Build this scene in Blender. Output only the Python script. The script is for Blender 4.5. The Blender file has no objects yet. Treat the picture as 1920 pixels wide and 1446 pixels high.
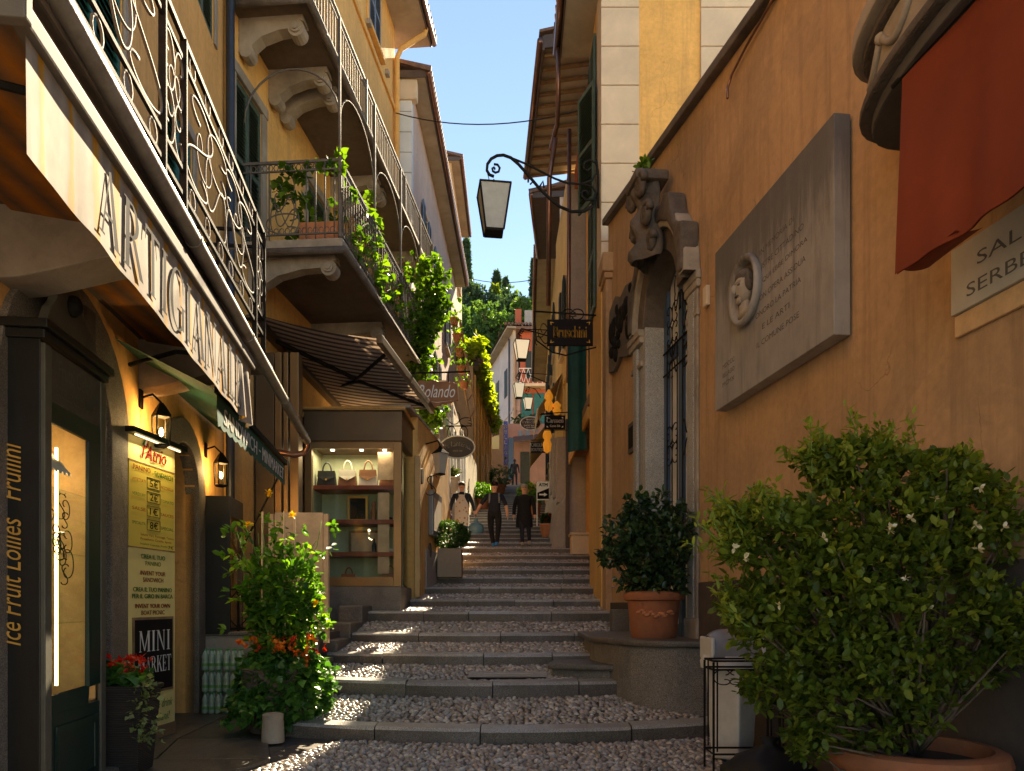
import bpy, bmesh, math, random
import numpy as np
from mathutils import Vector, Matrix
random.seed(7); RNG = np.random.default_rng(11)
R = math.radians
SC = bpy.context.scene
COL = SC.collection

# ------------------------------------------------------------------ camera
FOC, CX, HZ, EYE = 1400.0, 960.0, 1130.0, 1.5
cam_d = bpy.data.cameras.new('camera'); cam = bpy.data.objects.new('camera', cam_d); COL.objects.link(cam)
cam.location = (0, 0, EYE); cam.rotation_euler = (R(90), 0, 0)
cam_d.sensor_fit = 'HORIZONTAL'; cam_d.sensor_width = 36; cam_d.lens = 36 * FOC / 1920
cam_d.shift_y = (HZ - 723) / 1920; cam_d.clip_start = .05; cam_d.clip_end = 2000
SC.camera = cam
# ------------------------------------------------------------------ sky, sun, exposure
SUN_AZ, SUN_EL = 7.0, 36.0
wd = bpy.data.worlds.new('World'); SC.world = wd; wd.use_nodes = True
wn = wd.node_tree.nodes; wl_ = wd.node_tree.links
sky = wn.new('ShaderNodeTexSky'); sky.sky_type = 'NISHITA'; sky.sun_disc = False
sky.sun_elevation = R(SUN_EL); sky.sun_rotation = R(SUN_AZ); sky.altitude = 200
sky.air_density = 1.0; sky.dust_density = 0.0; sky.ozone_density = 1.2
wl_.new(sky.outputs[0], wn['Background'].inputs[0]); wn['Background'].inputs[1].default_value = .05
sd = bpy.data.lights.new('sun', 'SUN'); sd.energy = 4.8; sd.angle = R(.5); sd.color = (1, .86, .66)
sun = bpy.data.objects.new('sun', sd); COL.objects.link(sun); sun.location = (0, 30, 60)
sun.rotation_euler = Vector((math.sin(R(SUN_AZ)) * math.cos(R(SUN_EL)), math.cos(R(SUN_AZ)) * math.cos(R(SUN_EL)), math.sin(R(SUN_EL)))).to_track_quat('Z', 'Y').to_euler()
vs = SC.view_settings; vs.view_transform = 'Standard'; vs.look = 'None'; vs.gamma = 1; vs.use_curve_mapping = False
vs.exposure = 2.35
vs.use_white_balance = True; vs.white_balance_temperature = 7400; vs.white_balance_tint = 8
SC.cycles.max_bounces = 8; SC.cycles.diffuse_bounces = 5; SC.cycles.transparent_max_bounces = 12
SC.cycles.use_denoising = True; SC.cycles.sample_clamp_indirect = 6

# ------------------------------------------------------------------ helpers
WLOC = {}
def W(px, py, Y):
    return Vector(((px - CX) / FOC * Y, Y, EYE + (HZ - py) / FOC * Y))
def tag(o, label=None, cat=None, group=None, kind=None):
    if label: o['label'] = label
    if cat: o['category'] = cat
    if group: o['group'] = group
    if kind: o['kind'] = kind
    return o
def thing(name, label, cat, loc=(0, 0, 0), group=None, kind=None):
    o = bpy.data.objects.new(name, None); COL.objects.link(o); o.location = loc; o.empty_display_size = .1
    WLOC[o.name] = Vector(loc)
    return tag(o, label, cat, group, kind)
class MB:
    def __init__(s): s.v = []; s.f = []; s.mi = []; s.cur = 0
    def add(s, vs, fs):
        b = len(s.v); s.v += [tuple(v) for v in vs]
        for f in fs: s.f.append([b + i for i in f]); s.mi.append(s.cur)
        return s
    def hexa(s, c):       # c: 4 bottom + 4 top corners
        return s.add(c, [(0, 3, 2, 1), (4, 5, 6, 7), (0, 1, 5, 4), (1, 2, 6, 5), (2, 3, 7, 6), (3, 0, 4, 7)])
    def box(s, x0, x1, y0, y1, z0, z1):
        return s.hexa([(x0, y0, z0), (x1, y0, z0), (x1, y1, z0), (x0, y1, z0), (x0, y0, z1), (x1, y0, z1), (x1, y1, z1), (x0, y1, z1)])
    def fbox(s, F, u0, u1, n0, n1, z0, z1):
        p = F.p
        return s.hexa([p(u0, n0, z0), p(u1, n0, z0), p(u1, n1, z0), p(u0, n1, z0), p(u0, n0, z1), p(u1, n0, z1), p(u1, n1, z1), p(u0, n1, z1)])
    def prism(s, pts, vec):   # planar polygon extruded by vec
        n = len(pts); vec = Vector(vec); a = [Vector(p) for p in pts]; b = [p + vec for p in a]
        return s.add(a + b, [tuple(range(n))[::-1], tuple(range(n, 2 * n))] + [(i, (i + 1) % n, n + (i + 1) % n, n + i) for i in range(n)])
    def tube(s, pts, r, n=8, closed=False, flat=1.0, caps=True):
        pts = [Vector(p) for p in pts]; m = len(pts); rr = r if isinstance(r, (list, tuple)) else [r] * m
        tang = []
        for i in range(m):
            a = pts[(i - 1) % m] if closed or i > 0 else pts[i]; b = pts[(i + 1) % m] if closed or i < m - 1 else pts[i]
            t = (b - a); tang.append(t.normalized() if t.length > 1e-9 else Vector((0, 0, 1)))
        ref = Vector((0, 0, 1)) if abs(tang[0].z) < .9 else Vector((1, 0, 0))
        nrm = (ref - tang[0] * ref.dot(tang[0])).normalized(); base = len(s.v)
        for i in range(m):
            nrm = nrm - tang[i] * nrm.dot(tang[i])
            nrm = nrm.normalized() if nrm.length > 1e-6 else tang[i].orthogonal().normalized()
            bn = tang[i].cross(nrm)
            for k in range(n):
                a = 2 * math.pi * k / n + math.pi / n
                s.v.append(tuple(pts[i] + (nrm * math.cos(a) * flat + bn * math.sin(a)) * rr[i]))
        for i in range(m if closed else m - 1):
            for k in range(n):
                j = (i + 1) % m
                s.f.append([base + i * n + k, base + i * n + (k + 1) % n, base + j * n + (k + 1) % n, base + j * n + k]); s.mi.append(s.cur)
        if caps and not closed:
            s.f.append([base + k for k in range(n)][::-1]); s.mi.append(s.cur)
            s.f.append([base + (m - 1) * n + k for k in range(n)]); s.mi.append(s.cur)
        return s
    def lathe(s, prof, c=(0, 0, 0), n=24, sx=1, sy=1, cap=True, fn=None, ph=0):
        b = len(s.v); c = Vector(c); m = len(prof)
        for r, z in prof:
            for k in range(n):
                a = 2 * math.pi * k / n + ph; rr = r * (fn(a, z) if fn else 1)
                s.v.append((c.x + rr * math.cos(a) * sx, c.y + rr * math.sin(a) * sy, c.z + z))
        for i in range(m - 1):
            for k in range(n):
                s.f.append([b + i * n + k, b + i * n + (k + 1) % n, b + (i + 1) * n + (k + 1) % n, b + (i + 1) * n + k]); s.mi.append(s.cur)
        if cap:
            s.f.append([b + k for k in range(n)][::-1]); s.mi.append(s.cur)
            s.f.append([b + (m - 1) * n + k for k in range(n)]); s.mi.append(s.cur)
        return s
    def grid(s, P, nu, nv):   # P(i,j)
        b = len(s.v)
        for i in range(nu):
            for j in range(nv): s.v.append(tuple(P(i / (nu - 1), j / (nv - 1))))
        for i in range(nu - 1):
            for j in range(nv - 1):
                s.f.append([b + i * nv + j, b + (i + 1) * nv + j, b + (i + 1) * nv + j + 1, b + i * nv + j + 1]); s.mi.append(s.cur)
        return s
    def ball(s, c, r, n=12, m=8, sx=1, sy=1, sz=1):
        pr = [(math.sin(math.pi * (i + .02) / (m + .04)) * r, -math.cos(math.pi * (i + .02) / (m + .04)) * r * sz) for i in range(m + 1)]
        return s.lathe(pr, c, n, sx, sy)
    def mesh(s, name, off=(0, 0, 0), smooth=False, bevel=0, seg=2, recalc=True):
        me = bpy.data.meshes.new(name); off = Vector(off)
        me.from_pydata([(v[0] - off[0], v[1] - off[1], v[2] - off[2]) for v in s.v], [], s.f)
        if any(s.mi): me.polygons.foreach_set('material_index', s.mi)
        if bevel or recalc:
            bm = bmesh.new(); bm.from_mesh(me)
            if bevel:
                bmesh.ops.remove_doubles(bm, verts=bm.verts, dist=1e-5)
                ed = [e for e in bm.edges if len(e.link_faces) == 2 and e.calc_face_angle(0) > .5]
                bmesh.ops.bevel(bm, geom=ed, offset=bevel, segments=seg, affect='EDGES', profile=.6, clamp_overlap=True)
            if recalc: bmesh.ops.recalc_face_normals(bm, faces=bm.faces)
            bm.to_mesh(me); bm.free()
        if smooth:
            me.polygons.foreach_set('use_smooth', [True] * len(me.polygons))
            if smooth is not True:
                try: me.set_sharp_from_angle(angle=R(smooth))
                except Exception: pass
        return me
    def build(s, name, mats, parent=None, smooth=False, bevel=0, seg=2, recalc=True, thick=0):
        loc = WLOC[parent.name] if parent else Vector((0, 0, 0))
        own = Vector((0, 0, 0))
        if not parent:
            xs = np.array(s.v); own = Vector(((xs[:, 0].min() + xs[:, 0].max()) / 2, (xs[:, 1].min() + xs[:, 1].max()) / 2, xs[:, 2].min())); loc = own
        o = bpy.data.objects.new(name, s.mesh(name, loc, smooth, bevel, seg, recalc)); COL.objects.link(o)
        for m in (mats if isinstance(mats, (list, tuple)) else [mats]): o.data.materials.append(m)
        o.location = own; WLOC[o.name] = loc
        if parent: o.parent = parent
        return o
def put(me, name, mat, loc, parent, rot=(0, 0, 0), scale=(1, 1, 1)):     # shared-mesh piece at a world location
    o = bpy.data.objects.new(name, me); COL.objects.link(o)
    if not me.materials: me.materials.append(mat)
    o.location = Vector(loc) - (WLOC[parent.name] if parent else Vector((0, 0, 0))); o.rotation_euler = rot; o.scale = scale
    if parent: o.parent = parent
    WLOC[o.name] = Vector(loc)
    return o
class Frame:
    def __init__(s, o, u, n): s.o = Vector(o); s.u = Vector(u); s.n = Vector(n).normalized()
    def p(s, u, n, z): q = s.o + s.u * u + s.n * n; return Vector((q.x, q.y, z))
    def at(s, px, py, n=0):
        d = Vector(((px - CX) / FOC, 1, 0)); o = s.o + s.n * n
        nn = Vector((-s.u.y, s.u.x, 0)); t = o.dot(nn) / d.dot(nn); q = d * t
        return ((q - o).dot(s.u) / s.u.length_squared, EYE + (HZ - py) / FOC * t)
    def P(s, px, py, n=0): u, z = s.at(px, py, n); return s.p(u, n, z)
def LF(c, m): return Frame((c, 0, 0), (m, 1, 0), (1, -m, 0))       # facade on the left: u = depth
def RF(c, m): return Frame((c, 0, 0), (m, 1, 0), (-1, m, 0))       # facade on the right
def FF(y, m=0): return Frame((0, y, 0), (1, m, 0), (m, -1, 0))     # facade facing the camera: u = x

# ------------------------------------------------------------------ materials
def nodes_of(name):
    m = bpy.data.materials.new(name); m.use_nodes = True
    return m, m.node_tree.nodes, m.node_tree.links, m.node_tree.nodes['Principled BSDF']
def ramp(n, stops):
    r = n.new('ShaderNodeValToRGB'); e = r.color_ramp.elements
    while len(e) < len(stops): e.new(.5)
    for i, (p, c) in enumerate(stops): e[i].position = p; e[i].color = (c[0], c[1], c[2], 1)
    return r
def coords(n, l, scale=(1, 1, 1), kind='Object'):
    t = n.new('ShaderNodeTexCoord'); mp = n.new('ShaderNodeMapping'); mp.inputs['Scale'].default_value = scale
    l.new(t.outputs[kind], mp.inputs[0]); return mp.outputs[0]
def noise(n, l, co, scale, detail=5, rough=.6, dist=0):
    t = n.new('ShaderNodeTexNoise'); t.inputs['Scale'].default_value = scale; t.inputs['Detail'].default_value = detail
    t.inputs['Roughness'].default_value = rough; t.inputs['Distortion'].default_value = dist; l.new(co, t.inputs[0]); return t.outputs[0]
def mix(n, l, fac, a, b, mode='MIX'):
    m = n.new('ShaderNodeMix'); m.data_type = 'RGBA'; m.blend_type = mode
    for k, v in ((0, fac), (6, a), (7, b)):
        if hasattr(v, 'is_output'): l.new(v, m.inputs[k])
        elif k == 0: m.inputs[0].default_value = v
        else: m.inputs[k].default_value = (v[0], v[1], v[2], 1)
    return m.outputs[2]
def bumpn(n, l, h, strength, dist=.02, prev=None):
    b = n.new('ShaderNodeBump'); b.inputs['Strength'].default_value = strength; b.inputs['Distance'].default_value = dist
    l.new(h, b.inputs['Height'])
    if prev: l.new(prev, b.inputs['Normal'])
    return b.outputs[0]
def mat(name, col, rough=.7, var=.18, scale=3, bump=.25, bs=60, metal=0, spec=.4, stain=None, sa=.5, sscale=(1, 1, 1), ss=1.2, rnd=0, bd=.01, coat=0):
    m, n, l, b = nodes_of(name); co = coords(n, l)
    lo = [c * (1 - var) for c in col]; hi = [min(1, c * (1 + var)) for c in col]
    c = ramp(n, [(.3, lo), (.7, hi)]); l.new(noise(n, l, co, scale, 6, .65), c.inputs[0]); out = c.outputs[0]
    if stain:
        c2 = coords(n, l, sscale); r = ramp(n, [(.45, (0, 0, 0)), (.72, (sa, sa, sa))]); l.new(noise(n, l, c2, ss, 7, .7, .4), r.inputs[0])
        out = mix(n, l, r.outputs[0], out, stain)
    if rnd:
        oi = n.new('ShaderNodeObjectInfo'); rr = ramp(n, [(0, (1 - rnd,) * 3), (1, (1 + rnd,) * 3)]); l.new(oi.outputs['Random'], rr.inputs[0])
        out = mix(n, l, 1.0, out, rr.outputs[0], 'MULTIPLY')
    l.new(out, b.inputs['Base Color']); b.inputs['Roughness'].default_value = rough; b.inputs['Metallic'].default_value = metal
    b.inputs['Specular IOR Level'].default_value = spec; b.inputs['Coat Weight'].default_value = coat
    if bump: l.new(bumpn(n, l, noise(n, l, co, bs, 4, .6), bump, bd), b.inputs['Normal'])
    return m
def emis(name, col, s):
    m, n, l, b = nodes_of(name); b.inputs['Base Color'].default_value = (*col, 1); b.inputs['Emission Color'].default_value = (*col, 1)
    b.inputs['Emission Strength'].default_value = s; return m
def glassm(name, tint=(.9, .95, .95), refl=(.9, .95, 1), ior=1.5, rough=.02):
    m, n, l, b = nodes_of(name); n.remove(b); o = n['Material Output']
    tr = n.new('ShaderNodeBsdfTransparent'); tr.inputs[0].default_value = (*tint, 1)
    gl = n.new('ShaderNodeBsdfGlossy'); gl.inputs[0].default_value = (*refl, 1); gl.inputs['Roughness'].default_value = rough
    fr = n.new('ShaderNodeFresnel'); fr.inputs[0].default_value = ior; mx = n.new('ShaderNodeMixShader')
    ge = n.new('ShaderNodeNewGeometry'); sb_ = n.new('ShaderNodeMath'); sb_.operation = 'SUBTRACT'; sb_.inputs[0].default_value = 1; l.new(ge.outputs['Backfacing'], sb_.inputs[1])
    mu = n.new('ShaderNodeMath'); mu.operation = 'MULTIPLY'; l.new(fr.outputs[0], mu.inputs[0]); l.new(sb_.outputs[0], mu.inputs[1])
    l.new(mu.outputs[0], mx.inputs[0]); l.new(tr.outputs[0], mx.inputs[1]); l.new(gl.outputs[0], mx.inputs[2]); l.new(mx.outputs[0], o.inputs[0]); return m
def leafm(name, c0, c1, c2, trans=.35, rough=.45, spec=.4):
    m, n, l, b = nodes_of(name); at = n.new('ShaderNodeAttribute'); at.attribute_name = 'rnd'
    r = ramp(n, [(0, c0), (.55, c1), (1, c2)]); l.new(at.outputs['Fac'], r.inputs[0]); l.new(r.outputs[0], b.inputs['Base Color'])
    b.inputs['Roughness'].default_value = rough; b.inputs['Specular IOR Level'].default_value = spec
    tl = n.new('ShaderNodeBsdfTranslucent'); tc = mix(n, l, 1.0, r.outputs[0], (1.5, 1.6, .55), 'MULTIPLY'); l.new(tc, tl.inputs[0])
    mx = n.new('ShaderNodeMixShader'); mx.inputs[0].default_value = trans
    l.new(b.outputs[0], mx.inputs[1]); l.new(tl.outputs[0], mx.inputs[2]); l.new(mx.outputs[0], n['Material Output'].inputs[0]); return m
def stucco(name, col, stain, sa=.45, bump=.35, cracks=0):
    m, n, l, b = nodes_of(name); co = coords(n, l)
    lo = [c * .84 for c in col]; hi = [c * 1.12 for c in col]
    c = ramp(n, [(.3, lo), (.7, hi)]); l.new(noise(n, l, co, .9, 7, .62, .3), c.inputs[0])
    r = ramp(n, [(.48, (0, 0, 0)), (.8, (sa, sa, sa))]); l.new(noise(n, l, coords(n, l, (1.6, 1.6, .35)), 1.4, 8, .68, .5), r.inputs[0])
    out = mix(n, l, r.outputs[0], c.outputs[0], stain)
    r2 = ramp(n, [(.35, (.9, .9, .9)), (.62, (1.05, 1.05, 1.05))]); l.new(noise(n, l, co, 14, 5, .7), r2.inputs[0])
    out = mix(n, l, 1.0, out, r2.outputs[0], 'MULTIPLY')
    if cracks:      # repaired patches and hairline cracks
        rp = ramp(n, [(.56, (1,) * 3), (.575, (.86, .88, .92))]); l.new(noise(n, l, co, .55, 5, .55, .8), rp.inputs[0]); out = mix(n, l, cracks, out, mix(n, l, 1.0, out, rp.outputs[0], 'MULTIPLY'))
        v = n.new('ShaderNodeTexVoronoi'); v.feature = 'DISTANCE_TO_EDGE'; v.inputs['Scale'].default_value = .42; dn = n.new('ShaderNodeTexNoise'); dn.inputs['Scale'].default_value = 1.7; dn.inputs['Detail'].default_value = 6; l.new(co, dn.inputs[0])
        dm = n.new('ShaderNodeVectorMath'); dm.operation = 'MULTIPLY_ADD'; l.new(dn.outputs[1], dm.inputs[0]); dm.inputs[1].default_value = (.9, .9, .9); l.new(co, dm.inputs[2]); l.new(dm.outputs[0], v.inputs[0])
        rc = ramp(n, [(.0, (.55,) * 3), (.0035, (1,) * 3)]); l.new(v.outputs[0], rc.inputs[0]); mk = ramp(n, [(.5, (0,) * 3), (.6, (cracks,) * 3)]); l.new(noise(n, l, co, .7, 3, .5), mk.inputs[0])
        out = mix(n, l, mk.outputs[0], out, mix(n, l, 1.0, out, rc.outputs[0], 'MULTIPLY'))
        st = ramp(n, [(.5, (0,) * 3), (.68, (.55,) * 3)]); l.new(noise(n, l, coords(n, l, (5, 5, .25)), 1.6, 7, .7), st.inputs[0]); out = mix(n, l, st.outputs[0], out, [c * .8 for c in stain])
    l.new(out, b.inputs['Base Color']); b.inputs['Roughness'].default_value = .88; b.inputs['Specular IOR Level'].default_value = .25
    n1 = bumpn(n, l, noise(n, l, co, 1.6, 3, .5), .25, .06); l.new(bumpn(n, l, noise(n, l, co, 75, 4, .6), bump, .006, n1), b.inputs['Normal']); return m
def granite(name, col, col2, rough=.75, rnd=.12, stain=(.05, .045, .035), sa=.55):
    m, n, l, b = nodes_of(name); co = coords(n, l)
    c = ramp(n, [(.36, [x * .45 for x in col]), (.47, col), (.6, col2), (.72, [min(1, x * 1.35) for x in col2])]); l.new(noise(n, l, co, 95, 3, .7), c.inputs[0])
    r = ramp(n, [(.42, (0, 0, 0)), (.7, (sa, sa, sa))]); l.new(noise(n, l, co, 2.4, 8, .72, .4), r.inputs[0])
    out = mix(n, l, r.outputs[0], c.outputs[0], stain)
    oi = n.new('ShaderNodeObjectInfo'); rr = ramp(n, [(0, (1 - rnd,) * 3), (1, (1 + rnd,) * 3)]); l.new(oi.outputs['Random'], rr.inputs[0])
    l.new(mix(n, l, 1.0, out, rr.outputs[0], 'MULTIPLY'), b.inputs['Base Color']); b.inputs['Roughness'].default_value = rough
    n1 = bumpn(n, l, noise(n, l, co, 9, 5, .65), .5, .02); l.new(bumpn(n, l, noise(n, l, co, 120, 3, .6), .35, .004, n1), b.inputs['Normal']); return m
def attr_ramp(name, stops, rough=.6, attr=True, bump=.3, bs=50, spec=.4):
    m, n, l, b = nodes_of(name); co = coords(n, l)
    if attr: a = n.new('ShaderNodeAttribute'); a.attribute_name = 'rnd'; f = a.outputs['Fac']
    else: f = n.new('ShaderNodeObjectInfo').outputs['Random']
    r = ramp(n, stops); l.new(f, r.inputs[0]); r2 = ramp(n, [(.3, (.75,) * 3), (.7, (1.15,) * 3)]); l.new(noise(n, l, co, 30, 4, .6), r2.inputs[0])
    l.new(mix(n, l, 1.0, r.outputs[0], r2.outputs[0], 'MULTIPLY'), b.inputs['Base Color']); b.inputs['Roughness'].default_value = rough
    b.inputs['Specular IOR Level'].default_value = spec
    l.new(bumpn(n, l, noise(n, l, co, bs, 3, .6), bump, .006), b.inputs['Normal']); return m
def stripes(name, stops, period, axis=1, wob=.6, rough=.8, soft=False, trans=0, off=0):
    m, n, l, b = nodes_of(name); co = coords(n, l)
    sx = n.new('ShaderNodeSeparateXYZ'); l.new(co, sx.inputs[0])
    nz = noise(n, l, coords(n, l, (1, 1, .25)), 5, 4, .6)
    a = n.new('ShaderNodeMath'); a.operation = 'MULTIPLY_ADD'; l.new(nz, a.inputs[0]); a.inputs[1].default_value = wob * period; l.new(sx.outputs[axis], a.inputs[2])
    d = n.new('ShaderNodeMath'); d.operation = 'DIVIDE'; l.new(a.outputs[0], d.inputs[0]); d.inputs[1].default_value = period
    o2 = n.new('ShaderNodeMath'); o2.operation = 'ADD'; l.new(d.outputs[0], o2.inputs[0]); o2.inputs[1].default_value = off + 100
    fr = n.new('ShaderNodeMath'); fr.operation = 'FRACT'; l.new(o2.outputs[0], fr.inputs[0])
    r = ramp(n, stops); r.color_ramp.interpolation = 'LINEAR' if soft else 'CONSTANT'; l.new(fr.outputs[0], r.inputs[0])
    r2 = ramp(n, [(.3, (.8,) * 3), (.7, (1.1,) * 3)]); l.new(noise(n, l, co, 7, 5, .6), r2.inputs[0])
    c = mix(n, l, 1.0, r.outputs[0], r2.outputs[0], 'MULTIPLY'); l.new(c, b.inputs['Base Color']); b.inputs['Roughness'].default_value = rough
    b.inputs['Specular IOR Level'].default_value = .2
    l.new(bumpn(n, l, noise(n, l, co, 250, 2, .5), .15, .002), b.inputs['Normal'])
    if trans:
        tl = n.new('ShaderNodeBsdfTranslucent'); l.new(c, tl.inputs[0]); mx = n.new('ShaderNodeMixShader'); mx.inputs[0].default_value = trans
        l.new(b.outputs[0], mx.inputs[1]); l.new(tl.outputs[0], mx.inputs[2]); l.new(mx.outputs[0], n['Material Output'].inputs[0])
    return m
def plain(name, col, rough=.6, metal=0, spec=.5, coat=0): return mat(name, col, rough, .08, 12, .08, 90, metal, spec, coat=coat)

M = {}
M['wall_orange'] = stucco('wall_orange', (.485, .295, .155), (.33, .20, .11), .6, .4, .8)
M['wall_ochre'] = stucco('wall_ochre', (.78, .42, .145), (.58, .32, .125), .5, .35, .5)
M['wall_yellow'] = stucco('wall_yellow', (.80, .455, .145), (.62, .35, .14), .5, .35, .5)
M['wall_lemon'] = stucco('wall_lemon', (.76, .52, .19), (.6, .42, .2), .3)
M['wall_pink'] = stucco('wall_pink', (.62, .45, .36), (.45, .33, .28), .4)
M['wall_lavender'] = stucco('wall_lavender', (.66, .56, .54), (.5, .42, .4), .4)
M['wall_cream'] = stucco('wall_cream', (.72, .62, .44), (.5, .42, .3), .45)
M['wall_red'] = stucco('wall_red', (.45, .12, .07), (.3, .1, .07), .4)
M['wall_sand'] = stucco('wall_sand', (.66, .42, .22), (.4, .26, .15), .55)
M['wall_grey'] = stucco('wall_grey', (.40, .36, .33), (.25, .22, .2), .5)
M['dado'] = stucco('dado', (.085, .065, .055), (.05, .04, .035), .5)
M['quoin'] = mat('quoin', (.66, .52, .37), .85, .1, 1.5, .3, 90, stain=(.42, .34, .26), sa=.4)
M['quoin_white'] = mat('quoin_white', (.72, .72, .70), .85, .08, 1.5, .2, 90)
M['soffit'] = mat('soffit', (.42, .36, .28), .85, .15, 1, .2, 40, stain=(.2, .15, .1), sa=.5)
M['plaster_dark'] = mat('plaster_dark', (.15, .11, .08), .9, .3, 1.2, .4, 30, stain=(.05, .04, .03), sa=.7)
M['stone'] = mat('stone', (.36, .30, .235), .85, .2, 2.5, .5, 45, stain=(.10, .085, .07), sa=.7)
M['stone_dark'] = mat('stone_dark', (.13, .10, .08), .8, .3, 4, .8, 35, stain=(.03, .026, .022), sa=.8, bd=.02)
M['granite'] = granite('granite', (.17, .145, .12), (.26, .225, .19), .72)
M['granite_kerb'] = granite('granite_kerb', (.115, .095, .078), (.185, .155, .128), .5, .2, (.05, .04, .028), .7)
M['granite_sheen'] = granite('granite_sheen', (.33, .31, .29), (.46, .44, .41), .28, .15, (.14, .12, .1), .4)  # kerb tops: sky sheen painted in as a paler granite
M['granite_light'] = granite('granite_light', (.36, .34, .31), (.46, .44, .41), .75, .08, (.2, .17, .13), .4)
def marble_stained(name):
    m, n, l, b = nodes_of(name); co = coords(n, l); c = ramp(n, [(.3, (.27, .245, .225)), (.7, (.385, .35, .32))]); l.new(noise(n, l, co, 2.5, 7, .65), c.inputs[0])
    sx = n.new('ShaderNodeSeparateXYZ'); l.new(co, sx.inputs[0]); st = noise(n, l, coords(n, l, (3, 3, .35)), 2.6, 8, .7, .3)
    a = n.new('ShaderNodeMath'); a.operation = 'MULTIPLY_ADD'; l.new(st, a.inputs[0]); a.inputs[1].default_value = 1.5; l.new(sx.outputs[2], a.inputs[2])
    r = ramp(n, [(.0, (.05,) * 3), (.62, (.12,) * 3), (.78, (.72,) * 3), (1, (.85,) * 3)]); dv = n.new('ShaderNodeMath'); dv.operation = 'DIVIDE'; l.new(a.outputs[0], dv.inputs[0]); dv.inputs[1].default_value = 2.6; l.new(dv.outputs[0], r.inputs[0])
    o = mix(n, l, r.outputs[0], c.outputs[0], (.055, .047, .042)); r2 = ramp(n, [(.5, (0, 0, 0)), (.75, (.7,) * 3)]); l.new(st, r2.inputs[0]); o = mix(n, l, r2.outputs[0], o, (.13, .11, .10))
    l.new(o, b.inputs['Base Color']); b.inputs['Roughness'].default_value = .6; l.new(bumpn(n, l, noise(n, l, co, 60, 4, .6), .3, .006), b.inputs['Normal']); return m
M['marble'] = marble_stained('marble')
M['marble_pale'] = mat('marble_pale', (.47, .43, .37), .5, .1, 3, .2, 70, stain=(.3, .26, .2), sa=.5)
M['mortar'] = mat('mortar', (.085, .072, .06), .9, .3, 9, .6, 80)
M['paving'] = granite('paving', (.075, .065, .058), (.115, .10, .09), .42, .15, (.02, .018, .016), .6)
M['terracotta'] = mat('terracotta', (.34, .115, .048), .8, .2, 5, .3, 60, stain=(.15, .085, .055), sa=.75)
M['terracotta_pale'] = mat('terracotta_pale', (.52, .2, .09), .8, .2, 5, .3, 60)
M['teal'] = mat('teal', (.016, .125, .12), .5, .2, 6, .15, 50)
M['shutter_green'] = mat('shutter_green', (.06, .095, .072), .55, .2, 6, .15, 50)
M['shutter_dark'] = mat('shutter_dark', (.02, .03, .03), .55, .2, 6, .15, 50)
M['shutter_blue'] = mat('shutter_blue', (.12, .17, .25), .55, .2, 6, .15, 50)
M['blind_green'] = mat('blind_green', (.004, .062, .045), .6, .25, 4, .4, 30)
M['iron'] = mat('iron', (.02, .018, .016), .7, .3, 20, .3, 120, 0, .03)
M['iron_grey'] = mat('iron_grey', (.15, .135, .12), .7, .2, 20, .25, 120, 0, .05, stain=(.12, .07, .04), sa=.6, ss=6)
M['pipe_blue'] = mat('pipe_blue', (.035, .042, .06), .4, .15, 8, .1, 60, .3)
M['zinc'] = mat('zinc', (.33, .29, .25), .5, .2, 5, .2, 50, .2, stain=(.12, .09, .06), sa=.6, ss=3)
M['copper_pipe'] = mat('copper_pipe', (.24, .13, .1), .3, .2, 6, .1, 60, .8)
M['bronze_frame'] = mat('bronze_frame', (.27, .165, .075), .38, .12, 3, .06, 60, .55)
M['bronze_panel'] = mat('bronze_panel', (.12, .085, .052), .42, .12, 2, .05, 60, .5)
M['black_paint'] = mat('black_paint', (.012, .012, .011), .4, .3, 4, .1, 60)
M['kiosk_green'] = mat('kiosk_green', (.012, .03, .024), .4, .25, 4, .1, 60)
M['kiosk_trim'] = mat('kiosk_trim', (.10, .095, .075), .5, .2, 6, .15, 60)
M['kiosk_sign'] = mat('kiosk_sign', (.075, .07, .06), .6, .3, 8, .1, 60)
M['wood'] = mat('wood', (.30, .12, .045), .55, .35, 3, .3, 40, sscale=(1, 1, 1))
M['wood_old'] = mat('wood_old', (.24, .15, .08), .8, .3, 5, .4, 60)
M['wood_pale'] = mat('wood_pale', (.60, .40, .25), .7, .2, 5, .2, 60)
M['red_shelf'] = mat('red_shelf', (.23, .045, .022), .4, .2, 4, .05, 60)
M['white_paint'] = plain('white_paint', (.78, .76, .71), .5)
M['white_matt'] = plain('white_matt', (.8, .78, .74), .8)
M['grey_sign'] = plain('grey_sign', (.11, .085, .062), .8, 0, .15)
M['black_sign'] = plain('black_sign', (.014, .011, .011), .75, 0, .12)
M['gold'] = mat('gold', (.9, .47, .06), .7, .15, 20, .1, 60)
M['gold_dull'] = mat('gold_dull', (.62, .32, .06), .5, .15, 20, .1, 60)
M['cream_ink'] = plain('cream_ink', (.85, .78, .62), .8, 0, .1)
M['ink_dark'] = plain('ink_dark', (.010, .008, .011), .9, 0, .08)
M['ink_green'] = plain('ink_green', (.03, .16, .04), .9, 0, .08)
M['ink_red'] = plain('ink_red', (.26, .02, .015), .9, 0, .08)
M['yellow_board'] = mat('yellow_board', (.78, .66, .27), .45, .06, 3, .03, 60)
M['yellow_menu'] = mat('yellow_menu', (.64, .52, .10), .45, .06, 3, .03, 60)
M['taupe'] = plain('taupe', (.33, .24, .16), .7)
M['black_cloth'] = mat('black_cloth', (.010, .010, .012), .85, .3, 15, .5, 60)
M['navy'] = mat('navy', (.018, .022, .035), .85, .3, 15, .5, 60)
M['denim'] = mat('denim', (.05, .075, .13), .85, .3, 15, .5, 90)
M['skin'] = plain('skin', (.66, .36, .24), .55)
M['hair_dark'] = plain('hair_dark', (.02, .014, .01), .6)
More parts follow.
